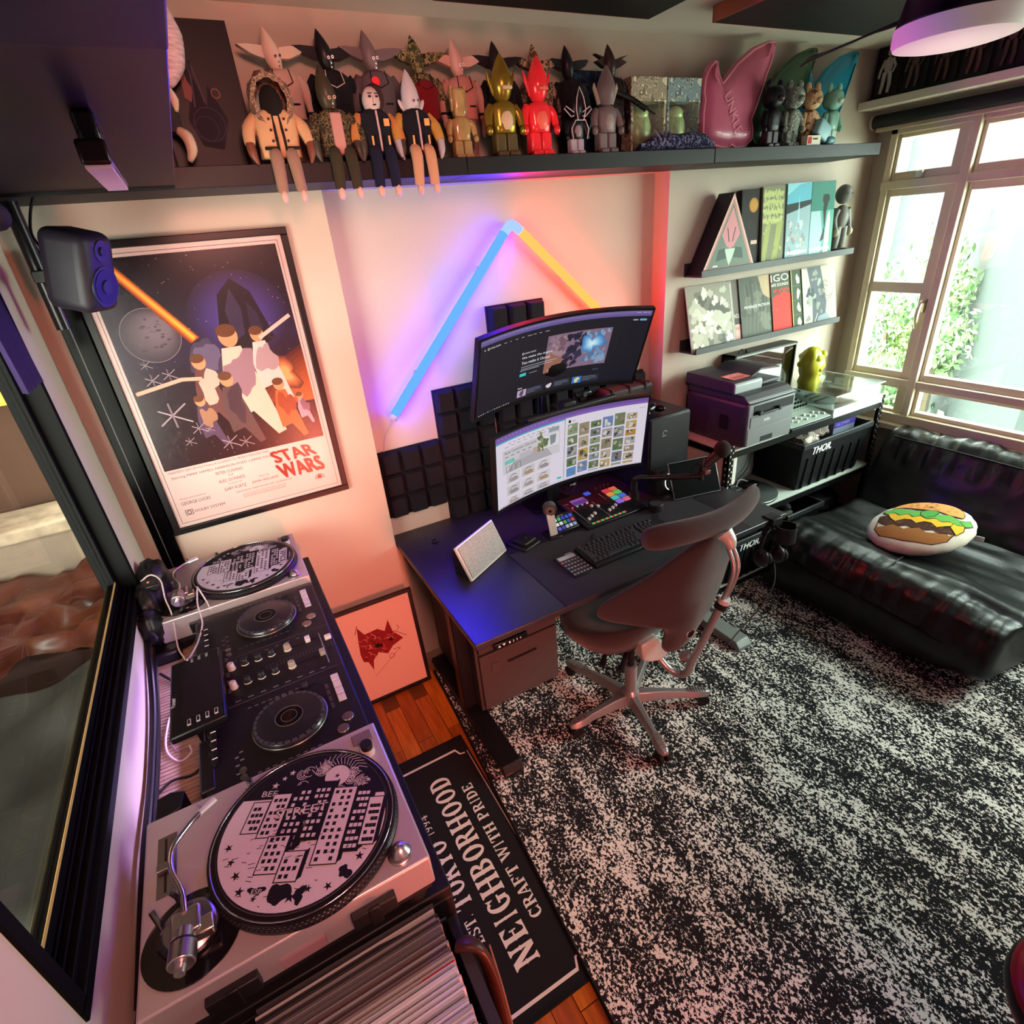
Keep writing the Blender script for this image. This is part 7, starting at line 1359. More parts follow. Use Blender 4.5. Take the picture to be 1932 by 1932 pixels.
MB().tube([(1.618+.019*cos(2*pi*k/20), -1.0195, .563+.021*sin(2*pi*k/20)) for k in range(21)], .0038, n=6).build('eyelet', CM, t, smooth=80); MB().cyl((1.618, -1.021, .563), (1.618, -1.0, .563), .017, n=18, col='0a0808').build('eyelet_hole', paint(), t)

# ---------------------------------------------------------------- black leather lounge seat
LE = M('black_leather', '0b0c0d', r=.38, spec=.42, bump=.35, bs=160)
t = thing('lounge_seat', 'low crumpled black leather lounge seat under the window', 'sofa', (3.3, -1.0, 0))
def padded(name, prof, y0, y1, seed, wr, ns=90, res=8, slope=0):
    # prof closed list of (x, z); smooth it, sweep along y with wrinkles
    P0 = [Vector((a, 0, b)) for a, b in prof]; q = []; N0 = len(P0)
    for i in range(N0):
        p0, p1, p2, p3 = P0[i-1], P0[i], P0[(i+1) % N0], P0[(i+2) % N0]
        for k in range(res): tt = k/res; q.append(.5*((2*p1)+(p2-p0)*tt+(2*p0-5*p1+4*p2-p3)*tt*tt+(3*p1-p0-3*p2+p3)*tt**3))
    n = len(q); cx = sum(a.x for a in q)/n; cz = sum(a.z for a in q)/n; cen = Vector((cx, 0, cz)); vs = []; fs = []
    rows = [(-1, 0.0), (-1, .55), (-1.0, .88), (-.992, .955), (-.975, .985)]+[(-.955+1.91*k/ns, 1.0) for k in range(ns+1)]+[(.975, .985), (.992, .955), (1, .88), (1, .55), (1, 0)]
    for v, sc in rows:
        y = (y0+y1)/2+(y1-y0)/2*v
        for i, a in enumerate(q):
            nrm = Vector((q[(i+1) % n].z-q[i-1].z, 0, -(q[(i+1) % n].x-q[i-1].x))).normalized(); b = cen+(a-cen)*sc; w = wr(a, y, nrm)*(sc > .9)
            bulge = .035*(1-v*v)**.5 if a.z > .1 else 0
            lift = .12*max(0, (-y-1.15)/.4)**1.5*max(0, 1-b.z/.30)*max(0, 1-(b.x-2.7)/.6); vs.append(Vector((b.x, y, b.z+lift))+nrm*w*-1*ORI[0])
    fs = [(j*n+i, j*n+(i+1) % n, (j+1)*n+(i+1) % n, (j+1)*n+i) for j in range(len(rows)-1) for i in range(n)]
    m = MB(); m.add(vs, fs); return m.build(name, LE, t, smooth=80)
ORI = [1]
def wr_seat(a, y, nr):
    w = 0
    if a.z > .30: w += .012*noise.noise(Vector((a.x*16, y*3.0, 2)))*(1+max(0, (-y-.9))*1.5) + .006*noise.noise(Vector((a.x*38, y*6, 5)))      # creases along y on the top
    ridge = math.exp(-((a.x-2.83)/.10)**2-((a.z-.30)/.13)**2)
    w += ridge*.012*noise.noise(Vector((3, y*26, a.z*3)))+ridge*.006*sin(y*70+3*noise.noise(Vector((y*6, a.z*5, 0))))
    if a.x < 2.95 and a.z < .33: w += .008*noise.noise(Vector((7, y*17, a.z*4)))
    w += .018*noise.noise(Vector((a.x*3, y*3, a.z*3)))
    return w
def wr_back(a, y, nr):
    w = .016*noise.noise(Vector((a.x*3, y*4, a.z*4)))
    if a.z > .6: w += .016*noise.noise(Vector((a.x*6, y*19, 4)))+.008*noise.noise(Vector((a.x*14, y*40, 4)))
    w += .006*noise.noise(Vector((a.x*8, y*9, a.z*22))); return w
padded('seat_cushion', [(2.765, .035), (2.735, .12), (2.765, .25), (2.83, .345), (2.95, .385), (3.12, .355), (3.32, .335), (3.50, .345), (3.62, .33), (3.68, .20), (3.66, .05), (3.3, .012), (2.9, .012)], -1.55, -.50, 1, wr_seat)
padded('back_cushion', [(3.47, .30), (3.53, .45), (3.59, .60), (3.645, .70), (3.71, .745), (3.785, .725), (3.815, .62), (3.815, .35), (3.79, .06), (3.66, .02), (3.52, .10)], -1.60, -.50, 2, wr_back)
MB().tube([(2.752, -.55, .245), (2.742, -.80, .235), (2.745, -1.1, .225), (2.748, -1.35, .215), (2.77, -1.52, .19)], .0045, n=6, smooth=6).build('front_seam', M('leather_seam', '060606', r=.5), t, smooth=80)
MB().tube([(2.755, -1.05, .26), (2.82, -1.04, .355), (2.93, -1.04, .392), (3.05, -1.03, .375)], .003, n=6, smooth=6).build('cross_seam', M('leather_seam'), t, smooth=80)
MB().tube([(3.642, -.55, .708), (3.642, -.9, .704), (3.64, -1.25, .70), (3.64, -1.55, .70)], .005, n=6, smooth=5).build('top_seam', M('leather_seam'), t, smooth=80)
# burger cushion
t = thing('printed_cushion', 'round white cushion printed with a hamburger on the black lounge seat', 'cushion', (3.19, -.99, .40))
PC = Vector((3.195, -.985, .450)); TL = Matrix.Rotation(radians(-17), 3, 'Y') @ Matrix.Rotation(radians(-6), 3, 'X'); Ra, Rb, Rc = .215, .208, .060   # y, x, z radii
ang = radians(-30)
def pilz(u, v): r = min(1, (u/Ra)**2+(v/Rb)**2); return Rc*(1-r)**.5
def pf(u, v, e):   # u towards -y, v towards +x, rotated
    a = radians(16); x = v*cos(a)+u*sin(a)*0+u*.22; y = -u*.97+v*.10
    return PC+TL @ Vector((x, y, pilz(u, v)+e))
m = MB(); nu, nv = 48, 20; vs = []
for j in range(nv+1):
    ph = -pi/2+pi*j/nv
    for i in range(nu):
        a = 2*pi*i/nu; u, v = Ra*cos(ph)*cos(a), Rb*cos(ph)*sin(a); z = Rc*sin(ph); wv = 1+.01*sin(a*17)*cos(ph)**6
        x = v*cos(radians(16))+u*.22; y = -u*.97+v*.10; vs.append(PC+TL @ Vector((x*wv, y*wv, z)))
m.add(vs, [(j*nu+i, j*nu+(i+1) % nu, (j+1)*nu+(i+1) % nu, (j+1)*nu+i) for j in range(nv) for i in range(nu)]).build('cushion_body', M('plush_white', 'd8cfbf', r=.95, bump=.4, bs=500, sheen=.3), t, smooth=80)
p = Pr(.0002); OUT = '2a1408'
def outl(pts, c, w=.0035):
    p.poly(pts, OUT); cx = sum(a for a, b in pts)/len(pts); cy = sum(b for a, b in pts)/len(pts)
    def sh(a, b): L_ = hypot(a-cx, b-cy) or 1; return (a-(a-cx)/L_*w, b-(b-cy)/L_*w)
    p.poly([sh(a, b) for a, b in pts], c)
arc = lambda cx, cy, rx, ry, a0, a1, n=18: [(cx+rx*cos(radians(a0+(a1-a0)*k/n)), cy+ry*sin(radians(a0+(a1-a0)*k/n))) for k in range(n+1)]
outl([(-.165, -.035)]+[(x, -.060-.012*sin((x+.165)*60)) for x in [-.15+.03*k for k in range(11)]]+[(.165, -.04), (.155, -.085), (.11, -.115), (.0, -.125), (-.11, -.115), (-.155, -.08)], '9a6436')
outl([(-.175, -.005), (-.165, -.04)]+[(-.14+.028*k, -.052-.010*(k % 2)) for k in range(11)]+[(.17, -.045), (.18, -.005), (.10, .01), (-.10, .01)], '4a2c20')
R_ = random.Random(3)
for k in range(60): u = R_.uniform(-.155, .155); p.ring(u, R_.uniform(-.042, .0), .006, .0015, R_.choice(['2a1610', '7a5440']), 8)
outl([(-.15, .012)]+[(-.12+.03*k, -.018-.018*(k % 3 == 1)) for k in range(9)]+[(.16, .0), (.165, .02), (0, .03)], 'e0b030')
outl([(.13, -.02), (.17, -.05), (.185, -.02), (.17, .02), (.13, .02)], 'e0b030')
for u in (-.155, .045, .075): outl(arc(u, .025, .024, .016, 0, 360, 14), 'c83a34')
outl([(-.175, .022), (-.15, .005), (-.12, .018), (-.09, .0), (-.06, .014), (-.03, -.002), (.0, .012), (.03, -.004), (.06, .01), (.09, -.004), (.12, .008), (.15, -.002), (.185, .012), (.17, .035), (.14, .03), (.10, .045), (.05, .035), (.0, .048), (-.06, .04), (-.12, .05), (-.16, .042)], '5ea04a')
outl([(-.01, .015), (.02, .0), (.05, .02), (.055, .05), (.03, .062), (-.0, .055), (-.02, .035)], '4c9444'); outl([(.145, .02), (.18, .0), (.20, .02), (.175, .045)], '5ea04a')
outl([(-.155, .045)]+arc(0, .045, .150, .088, 180, 0)+[(.155, .045), (.10, .042), (.04, .056), (-.04, .05), (-.10, .056)], 'cc8a4c')
for k in range(24): a = R_.uniform(.3, 2.84); q = R_.uniform(.25, .88); u, v = .14*q*cos(a), .052+.075*q*sin(a); p.ring(u, v, .0058, .0018, '5a3416', 10)
p.build('burger_print', lambda u, v, e: pf(u, v*1.38+.010, e+.0008), t, mat=M('plush_print', None, r=.95), cut=[-.2+.02*k for k in range(21)], cutv=[-.13+.02*k for k in range(14)])
MB().prism([(0, 0), (.035, 0), (.035, .022), (0, .022)], lambda u, v, e: PC+Vector((.09+u*.3, -.192-u, -.005+v+e*.2))+Vector((e, 0, 0)), 0, .002).build('care_label', M('label_white', 'd8d8e0', r=.6), t)
# red corner of a chair at the bottom right edge
t = thing('red_stool', 'red and black padded stool edge at the bottom right corner of the picture', 'stool', (1.545, -2.24, 0))
MB().lathe([(.0001, .0), (.16, .0), (.165, .02), (.165, .06), (.15, .075), (.0001, .078)], c=(1.545, -2.24, .40), n=32).build('seat_pad', M('red_vinyl', '8a1420', r=.35), t, smooth=50); MB().lathe([(.166, 0), (.170, .008), (.170, .028), (.166, .034)], c=(1.545, -2.24, .42), n=32).build('seat_band', M('black_band', '100c0c', r=.4), t)
for k in range(4): a = pi/4+k*pi/2; MB().cyl((1.545+.08*cos(a), -2.24+.08*sin(a), .40), (1.545+.11*cos(a), -2.24+.11*sin(a), .011), .012, n=12).build('leg', CK, t)
# ---------------------------------------------------------------- record deck stand by the left window
TB = M('stand_black', '0c0b0d', r=.5)
t = thing('deck_stand', 'black stand holding two turntables and the media controller along the left wall', 'table', (.2, -.8, 0))
MB().box(-.045, .475, -1.530, -.085, .825, .855).box(-.045, .475, -1.530, -1.515, .55, .825).build('table_top', TB, t, bev=.003)
for x, y in ((-.03, -1.47), (.44, -1.47), (-.03, -.12), (.44, -.12)): MB().box(x-.02, x+.02, y-.02, y+.02, 0, .825).build('leg', TB, t, bev=.003)
MB().box(.40, .43, -1.46, -.13, .60, .66).box(-.04, -.01, -1.46, -.13, .60, .66).build('side_rail', TB, t); MB().box(-.04, .46, -1.46, -.12, .20, .22).build('lower_shelf', TB, t)
m = MB(); k = 0
while -1.27+k*.0125 < -.16:
    y = -1.27+k*.0125; m.box(-.044, .10, y, y+.0088, .855, .8615); k += 1
tag(m.build('ribbed_slat', M('slat_wood', '8a7460', r=.7, var=.25, vsc=20, stretch=(1, 8, 1)), t, smooth=0), kind='stuff')
SV = M('turntable_silver', 'b4abae', r=.35, m=.55, bump=.05, bs=600)
CHR = M('chrome', 'c8c4c4', r=.15, m=1)
def slip(p, r, seed):
    BKK, WH = '120f12', 'a8a2a6'
    p.disc(0, 0, r, BKK, 64)
    # pale lower ground
    pts = [(r*.985*cos(a), r*.985*sin(a)) for a in [radians(158+ (382-158)*k/40) for k in range(41)]]
    p.poly(pts, WH)
    R_ = random.Random(seed)
    # swirls in the black sky round a moon
    mx, my = .035, .098
    for i in range(38):
        a = R_.uniform(0, 6.28); q = R_.uniform(.028, .085); u, v = mx+q*cos(a), my-.005+q*sin(a)*.8
        if hypot(u, v) > r*.90 or v < .035: continue
        for rr in (.012, .0085, .005): p.ring(u, v, rr, .0012, WH, 14, R_.uniform(0, 3), R_.uniform(3.5, 6.3))
    for i in range(14):
        a = radians(20+i*11); p.line([(mx+.03*cos(a), my+.03*sin(a)*.9), (mx+.045*cos(a+.15), my+.042*sin(a+.15)), (mx+.06*cos(a-.05), my+.052*sin(a-.05))], .0013, WH)
    p.disc(mx, my, .024, WH, 28); p.star(mx, my, .006, BKK)
    for (u, v, s) in ((-.085, .085, .008), (-.072, .10, .006), (-.06, .112, .007), (.10, .085, .005)): p.star(u, v, s, WH, .3)
    p.text('BEE', -.105, .062, .012, WH, w=.03)
    # city: slanted towers with windows
    for i, (u, v, w, h, dk) in enumerate(((-.115, -.01, .030, .06, 0), (-.082, -.02, .034, .085, 0), (-.045, -.045, .040, .125, 1), (-.004, -.03, .036, .115, 1), (.034, -.075, .044, .145, 0), (.080, -.055, .030, .125, 1), (.110, -.045, .026, .09, 0), (-.06, -.085, .038, .065, 0), (-.02, -.10, .036, .05, 0))):
        fg, bg_ = (WH, BKK) if dk else (BKK, WH); sk = .10
        q = lambda a, b: (u+a+sk*b*.3, v+b)
        p.poly([q(-.002, -.002), q(w+.002, -.002), q(w+.002, h+.002), q(-.002, h+.002)], BKK); p.poly([q(0, 0), q(w, 0), q(w, h), q(0, h)], bg_)
        p.poly([q(w, 0), q(w+.008, .006), q(w+.008, h+.006), q(w, h)], BKK)
        ny = int(h/.013); nx = 3
        for a in range(nx):
            for b in range(ny):
                if (a*3+b*5+i) % 7 == 0: continue
                x0, y0 = .004+a*(w-.006)/nx, .005+b*.0128; p.poly([q(x0, y0), q(x0+.0065, y0), q(x0+.0065, y0+.007), q(x0, y0+.007)], fg)
    p.text('STREET', -.062, .012, .02, BKK, w=.10, rot=.12); p.text('STREET', -.0605, .0135, .017, WH, w=.096, rot=.12)
    for i in range(11): a = radians(196+i*13.5); q = r*R_.uniform(.74, .90); p.star(q*cos(a), q*sin(a), R_.uniform(.006, .011), BKK, R_.uniform(0, 1))
    p.blob(-.005, -.118, .018, BKK, 4, jag=.3); p.blob(.030, -.122, .011, BKK, 6, jag=.6); p.blob(-.045, -.112, .012, BKK, 8, jag=.6, rv=.008); p.text('ESP', -.053, -.117, .008, WH, w=.017); p.blob(.098, -.09, .011, BKK, 9, jag=.5)
    for i in range(60):
        a = radians(R_.uniform(185, 350)); q = r*R_.uniform(.2, .95); u, v = q*cos(a), q*sin(a); p.line([(u, v), (u+R_.uniform(.004, .012), v+R_.uniform(-.002, .004))], .0012, BKK)
    p.disc(0, 0, .0036, '8a8488', 12)
def turntable(x0, y0, label, rotm=0):
    t = thing('turntable', label, 'turntable', (x0+.2265, y0+.1765, .855), 0)
    X1, Y1 = x0+.453, y0+.353
    MB().box(x0, X1, y0, Y1, .905, .98).build('plinth', SV, t, bev=.004, seg=3)
    MB().box(x0+.006, X1-.006, y0+.006, Y1-.006, .885, .905).build('rubber_base', M('rubber_black', '121013', r=.7), t, bev=.004)
    for x, y in ((x0+.04, y0+.04), (X1-.04, y0+.04), (x0+.04, Y1-.04), (X1-.04, Y1-.04)): MB().cyl((x, y, .855), (x, y, .89), .030, .033, n=24, col='161315').build('foot', paint(), t, bev=.003)
    cx, cy = x0+.2730, y0+.1620
    m = MB(); m.lathe([(.168, .982), (.1685, .990), (.165, .994), (.1655, 1.000), (.1655, 1.003), (.158, 1.0035), (.0001, 1.0035)], c=(cx, cy, 0), n=72); pl = m.build('platter', M('platter_black', '19171b', r=.35, m=.3), t, smooth=35)
    m = MB('4a464c')
    for row, z in ((0, .9865), (1, .9915), (2, .9965)):
        for k in range(120):
            a = 2*pi*(k+.5*(row % 2))/120; rr = .1675-.001*row; q = Vector((cx+rr*cos(a), cy+rr*sin(a), z)); tn_ = Vector((-sin(a), cos(a), 0))*.0022; ot = Vector((cos(a), sin(a), 0))*.0014
            m.add([q-tn_+Vector((0, 0, -.0012)), q+tn_+Vector((0, 0, -.0012)), q+tn_+Vector((0, 0, .0012)), q-tn_+Vector((0, 0, .0012)), q+ot], [(0, 1, 4), (1, 2, 4), (2, 3, 4), (3, 0, 4)])
    tag(m.build('strobe_dot', M('dot_metal', None, r=.4, m=.5), pl, smooth=0), kind='stuff')
    MB().tube([(cx+.1605*cos(2*pi*k/64), cy+.1605*sin(2*pi*k/64), 1.0035) for k in range(65)], .0014, n=6).build('platter_ring', CHR, pl, smooth=80)
    MB().cyl((cx, cy, 1.0036), (cx, cy, 1.0055), .1515, n=64, col='141215').build('slipmat', cloth(), t, smooth=30)
    p = Pr(.00002); slip(p, .150, 5); a0 = radians(-28)+rotm
    p.build('slipmat_print', lambda u, v, e: Vector((cx+u*cos(a0)-v*sin(a0), cy+u*sin(a0)+v*cos(a0), 1.0056+e)), t)
    MB().cyl((cx, cy, 1.005), (cx, cy, 1.018), .0034, .0028, n=12).build('spindle', CHR, t)
    # tonearm block on the left
    bx, by = x0+.078, y0+.085
    MB().lathe([(.074, .980), (.074, .9825), (.062, .9845), (.0001, .985)], c=(bx, by, 0), n=44, col='100e11').build('arm_well', gloss(), t, smooth=30)
    MB().lathe([(.040, .984), (.044, .990), (.044, .998), (.036, 1.004), (.0001, 1.005)], c=(bx, by+.005, 0), n=40, col='8a8488').build('arm_base', metal(), t, smooth=30)
    MB().box(bx-.022, bx+.024, by-.022, by+.022, 1.0, 1.024, col='a39d9f').build('gimbal_block', metal(), t, bev=.006, seg=3); MB().box(bx+.010, bx+.040, by-.030, by-.002, 1.0, 1.018, col='c0b4a8').build('arm_rest_block', metal(), t, bev=.003)
    MB().tube([(bx+.002, by+.012, 1.024), (bx-.002, by+.05, 1.024), (bx-.018, by+.10, 1.023), (bx-.018, by+.145, 1.021), (bx+.006, by+.18, 1.019), (bx+.026, by+.20, 1.017)], .0045, n=12, smooth=7).build('arm_tube', CHR, t, smooth=80)
    MB().tube([(bx+.024, by+.198, 1.017), (bx+.034, by+.206, 1.015), (bx+.052, by+.221, 1.012)], [.006, .0065, .008], n=10, sq=.6).build('headshell', M('headshell_silver', 'd0ccd0', r=.3, m=.6), t, smooth=60); MB().tube([(bx+.030, by+.212, 1.014), (bx+.022, by+.218, 1.022)], .0015, n=6).build('finger_lift', CHR, t)
    MB().cyl((bx+.002, by-.015, 1.023), (bx-.001, by-.037, 1.023), .012, n=22, col='b8b2b4').build('arm_stub', metal(), t); cw = MB().cyl((bx-.001, by-.037, 1.023), (bx-.004, by-.066, 1.023), .0195, n=30, col='a8a2a4').build('counterweight', metal(), t, bev=.002); MB().cyl((bx-.0003, by-.034, 1.023), (bx-.001, by-.039, 1.023), .0185, n=30, col='18161a').build('weight_dial', paint(), cw); MB().cyl((bx-.004, by-.066, 1.023), (bx-.006, by-.078, 1.023), .008, n=18, col='d0ccd0').build('weight_tip', metal(), cw)
    MB().cyl((bx-.040, by+.024, .985), (bx-.050, by+.050, 1.015), .0035, .0045, n=10, col='141214').build('cue_lever', paint(), t); MB().cyl((bx-.036, by+.000, .985), (bx-.036, by, 1.002), .013, n=20, col='1a181b').build('antiskate_knob', paint(), t); MB().tube([(bx-.014, by+.052, .985), (bx-.012, by+.052, 1.018), (bx-.018, by+.056, 1.028)], .004, n=8, col='1c1a1e').build('arm_clip', paint(), t)
    # pitch slider
    q = MB().box(x0+.022, x0+.054, y0+.178, y0+.302, .9795, .981, col='8f8688').build('pitch_plate', metal(), t, bev=.0005); MB().box(x0+.034, x0+.038, y0+.185, y0+.295, .981, .9815, col='181618').build('pitch_slot', paint(), q); MB().box(x0+.024, x0+.050, y0+.222, y0+.238, .9815, .992, col='968e90').build('pitch_knob', metal(), q, bev=.002)
    p = Pr()
    for k in range(17): p.rect(.022, .009+k*.0063, .027+.003*(k % 4 == 0), .0098+k*.0063, '2a2628')
    p.build('pitch_scale', plane3((x0+.022, y0+.178, .9811), (1, 0, 0), (0, 1, 0)), q)
    # start button, speed keys, power dial, target light, 45 adaptor
    MB().box(X1-.056, X1-.014, y0+.306, y0+.334, .98, .986, col='5e525a').build('start_button', paint(), t, bev=.002); MB().box(X1-.105, X1-.082, y0+.310, y0+.316, .98, .983, col='4a4048').box(X1-.130, X1-.107, y0+.310, y0+.316, .98, .983, col='4a4048').build('speed_key', paint(), t)
    MB().cyl((X1-.033, y0+.276, .98), (X1-.033, y0+.276, .996), .0145, n=26, col='b8b2b4').cyl((X1-.033, y0+.276, .996), (X1-.033, y0+.276, 1.008), .0125, n=26, col='161417').build('power_dial', paint(), t)
    MB().cyl((x0+.190, y0+.330, .98), (x0+.190, y0+.330, 1.000), .006, n=14).build('target_light', CHR, t); MB().ell((x0+.183, y0+.322, .981), (.009, .006, .003)).build('light_button', CHR, t, smooth=80)
    a_ = MB().lathe([(.0215, .980), (.0215, .983), (.019, .985), (.0001, .986)], c=(X1-.044, y0+.032, 0), n=28, col='b0a6aa').build('adaptor_dish', metal(), t, smooth=40); MB().lathe([(.019, .983), (.012, .994), (.003, 1.0), (.0001, 1.0)], c=(X1-.042, y0+.034, 0), n=28, col='c0b8bc').build('adaptor_cone', metal(), a_, smooth=60)
    for x in (x0+.12, X1-.11): MB().box(x-.038, x+.038, y0-.014, y0+.001, .918, .952, col='141214').box(x-.010, x+.010, y0-.018, y0-.012, .912, .958, col='0c0a0c').build('lid_hinge', paint(), t, bev=.002)
    MB().box(x0+.19, x0+.26, y0-.004, y0+.0, .915, .938, col='8a6a70').build('rating_plate', paint(), t)
    return t
turntable(-.003, -1.5374, 'near silver turntable with city-drawing slipmat, closest to the camera')
turntable(-.010, -.452, 'far silver turntable against the wall under the framed poster', .35)
# two-deck media controller between the turntables
t = thing('media_controller', 'black two-deck media controller between the turntables', 'dj controller', (.27, -.82, .862)); KB = M('controller_black', '121013', r=.4, bump=.05, bs=400)
cx0, cx1, cy0, cy1, cz = .098, .442, -1.172, -.456, .958
MB().box(cx0, cx1, cy0, cy1, .882, cz).build('body', KB, t, bev=.005, seg=3)
for x, y in ((.12, -1.15), (.42, -1.15), (.12, -.48), (.42, -.48)): MB().cyl((x, y, .862), (x, y, .885), .018, n=18, col='0c0c0c').build('foot', paint(), t)
MB().box(cx0-.012, cx0+.02, cy0+.02, -1.0, .90, cz+.004).build('rear_ridge', KB, t, bev=.006, seg=3); MB().box(cx0-.008, cx0+.02, -.70, cy1-.03, .90, cz+.003).build('rear_ridge', KB, t, bev=.006, seg=3)
cf = lambda u, v, e: Vector((cx0+u, cy0+v, cz+.0003+e))
p = Pr(.00008); GY = '6a646a'
for yy in (.252, .448): p.rect(.05, yy-.0012, .344, yy+.0012, '4a464c')
for b in (0, .47):
    for k in range(6): p.rect(.06+.010*(k % 2), b+.03+k*.012, .068+.010*(k % 2), b+.034+k*.012, GY)
    for k in range(5): p.rect(.30, b+.17-k*.014, .312, b+.180-k*.014, '3c383e'); p.rect(.301, b+.171-k*.014, .311, b+.179-k*.014, '17151a')
    for k in range(9): p.rect(.10+k*.016, b+.010, .109+k*.016, b+.0125, GY); p.rect(.10+k*.016, b+.222, .109+k*.016, b+.2245, GY)
for k in range(8): p.rect(.075+k*.03, .262, .088+k*.03, .266, GY); p.rect(.08+k*.028, .43, .09+k*.028, .433, GY)
for k in range(22): p.rect(.16+k*.0085, .345, .163+k*.0085, .349, '55515a'); p.rect(.16+k*.0085, .356, .163+k*.0085, .360, '55515a')
p.line([(.31, .275), (.31, .42)], .002, '8a868c'); p.text('Pioneer', .30, .47, .007, GY, w=.03, rot=1.57); p.build('panel_print', cf, t)
for i, (jx, jy) in enumerate(((.287, -.600), (.285, -1.055))):
    c = (jx, jy, 0)
    j = MB().lathe([(.083, cz), (.084, cz+.006), (.082, cz+.014), (.079, cz+.018), (.062, cz+.020), (.0001, cz+.020)], c=c, n=56, col='1a181d').build('jog_wheel', M('jog_black', None, r=.3, coat=.3), t, smooth=30)
    MB().tube([(jx+.0835*cos(2*pi*k/56), jy+.0835*sin(2*pi*k/56), cz+.008) for k in range(57)], .0016, n=6, col='b0a49c').build('jog_trim', metal(), j, smooth=80)
    m = MB()
    for k in range(30): a = 2*pi*k/30; m.box(-.0055, .0055, .0735, .0795, cz+.016, cz+.0205, M_=Matrix.Translation((jx, jy, 0)) @ Matrix.Rotation(a, 4, 'Z'), col='4c4a52')
    m.build('grip_dimples', M('dot_metal'), j, smooth=0); MB().lathe([(.031, cz+.0205), (.031, cz+.022), (.0001, cz+.022)], c=c, n=32, col='0b0a0c').build('centre_display', gloss(), j, smooth=30); MB().tube([(jx+.031*cos(2*pi*k/32), jy+.031*sin(2*pi*k/32), cz+.0222) for k in range(33)], .001, n=5, col='4c484e').tube([(jx+.018*cos(2*pi*k/32), jy+.018*sin(2*pi*k/32), cz+.0224) for k in range(33)], .0007, n=5, col='3c383e').build('display_rings', paint(), j, smooth=80)
    b = jy
    for k in range(4):
        MB().box(.398, .417, b+.080-k*.027, b+.103-k*.027, cz, cz+.004, col='b8b0b0').build('performance_pad', paint(), t, bev=.001); MB().box(.378, .386, b+.062-k*.024, b+.078-k*.024, cz, cz+.003, col='3a363c').build('small_key', paint(), t)
    for yy in (-.060, -.090): MB().cyl((.405+.004*(yy < -.07)-.022*(yy < -.07), b+yy*1.0, cz), (.405+.004*(yy < -.07)-.022*(yy < -.07), b+yy, cz+.005), .0135, n=26, col='a89a9a').build('play_button', metal(), t, bev=.001)
    for dx, dy in ((0, 0), (0, -.021)): MB().cyl((.172-dx, b-.082+dy, cz), (.172, b-.082+dy, cz+.004), .0075, n=18, col='a8a09c').build('loop_button', metal(), t)
    MB().box(.31, .36, b+.098, b+.104, cz, cz+.001, col='060506').build('tempo_slot', paint(), t); MB().box(.328, .342, b+.095, b+.107, cz, cz+.011, col='2a262c').build('tempo_fader', paint(), t, bev=.002)
for i, yy in enumerate((-.770, -.850)):
    for k, c in enumerate(('b8b0ac', '1a181c', '1a181c', '1a181c', '8a8074')):
        x = .175+k*.034+(.008 if k == 4 else 0); kn = MB().lathe([(.0105, cz), (.0095, cz+.004), (.0085, cz+.018), (.007, cz+.020), (.0001, cz+.020)], c=(x, yy-.006*k*.3, 0), n=18, col=c).build('mixer_knob', paint(), t, smooth=35)
        if c != 'b8b0ac': MB().tube([(x+.0095*cos(a), yy-.006*k*.3+.0095*sin(a), cz+.004) for a in [3.4+.28*q for q in range(10)]], .0012, n=5, col='d8ccc0').build('knob_marker', paint(), kn)
    MB().box(.325, .405, yy-.003, yy+.001, cz, cz+.001, col='050505').build('fader_slot', paint(), t); MB().box([.375, .40][i]-.007, [.375, .40][i]+.007, yy-.010, yy+.008, cz, cz+.014, col=['c8c0bc', '8a8278'][i]).build('channel_fader', paint(), t, bev=.002)
MB().box(.425, .428, -.84, -.77, cz, cz+.001, col='050505').build('crossfader_slot', paint(), t); MB().box(.418, .436, -.80, -.786, cz, cz+.012, col='c0b8b4').build('crossfader', paint(), t, bev=.002)
for k in range(5): MB().box(.160, .168, -.73-k*.034, -.715-k*.034, cz, cz+.003, col='3c383e').build('source_key', paint(), t)
for g0_ in (-1.00, -.56):
    for k in range(4): q = Vector((.118, g0_-k*.028, cz+.004)); kk = MB().cyl(q, q+Vector((0, 0, .012)), .009, .008, n=16, col='141215').build('rear_knob', paint(), t); MB().box(q.x-.001, q.x+.010, q.y-.0012, q.y+.0012, q.z+.012, q.z+.0128, col='d8c8c0').build('knob_line', paint(), kk)
t2 = thing('touch_display', 'tilted dark touch display standing on the rear of the media controller', 'display', (.1, -.87, .95))
Rr = Matrix.Translation((.098, -.850, 1.000)) @ Matrix.Rotation(radians(-3), 4, 'Y')
MB().box(-.060, .062, -.145, .140, -.022, 0, M_=Rr).build('display_housing', M('display_black', '0e0c0f', r=.3), t2, bev=.006, seg=3); MB().box(-.030, .060, -.098, .098, 0, .0012, M_=Rr).build('screen_glass', M('screen_off', '171017', r=.3, spec=.2), t2)
MB().box(-.02, .02, -.10, .10, -.10, -.022, M_=Rr).build('display_stand', M('display_black'), t2)
for k in range(4): MB().box(-.020+k*.0195, -.0125+k*.0195, -.126, -.108, 0, .003, M_=Rr, col='9a9498').box(-.0188+k*.0195, -.0137+k*.0195, -.124, -.110, .003, .0034, M_=Rr, col='141216').build('display_key', paint(), t2)
for k in range(3): MB().box(-.010+k*.018, -.004+k*.018, .115, .128, 0, .002, M_=Rr, col='6a666c').build('display_key', paint(), t2)
p = Pr(); p.text('Pioneer', 0, 0, .010, 'c0bcc0', w=.035); p.build('maker_mark', plane3(Rr @ Vector((-.046, -.040, .0004)), Rr.to_3x3() @ Vector((0, 1, 0)), Rr.to_3x3() @ Vector((-1, 0, 0))), t2)
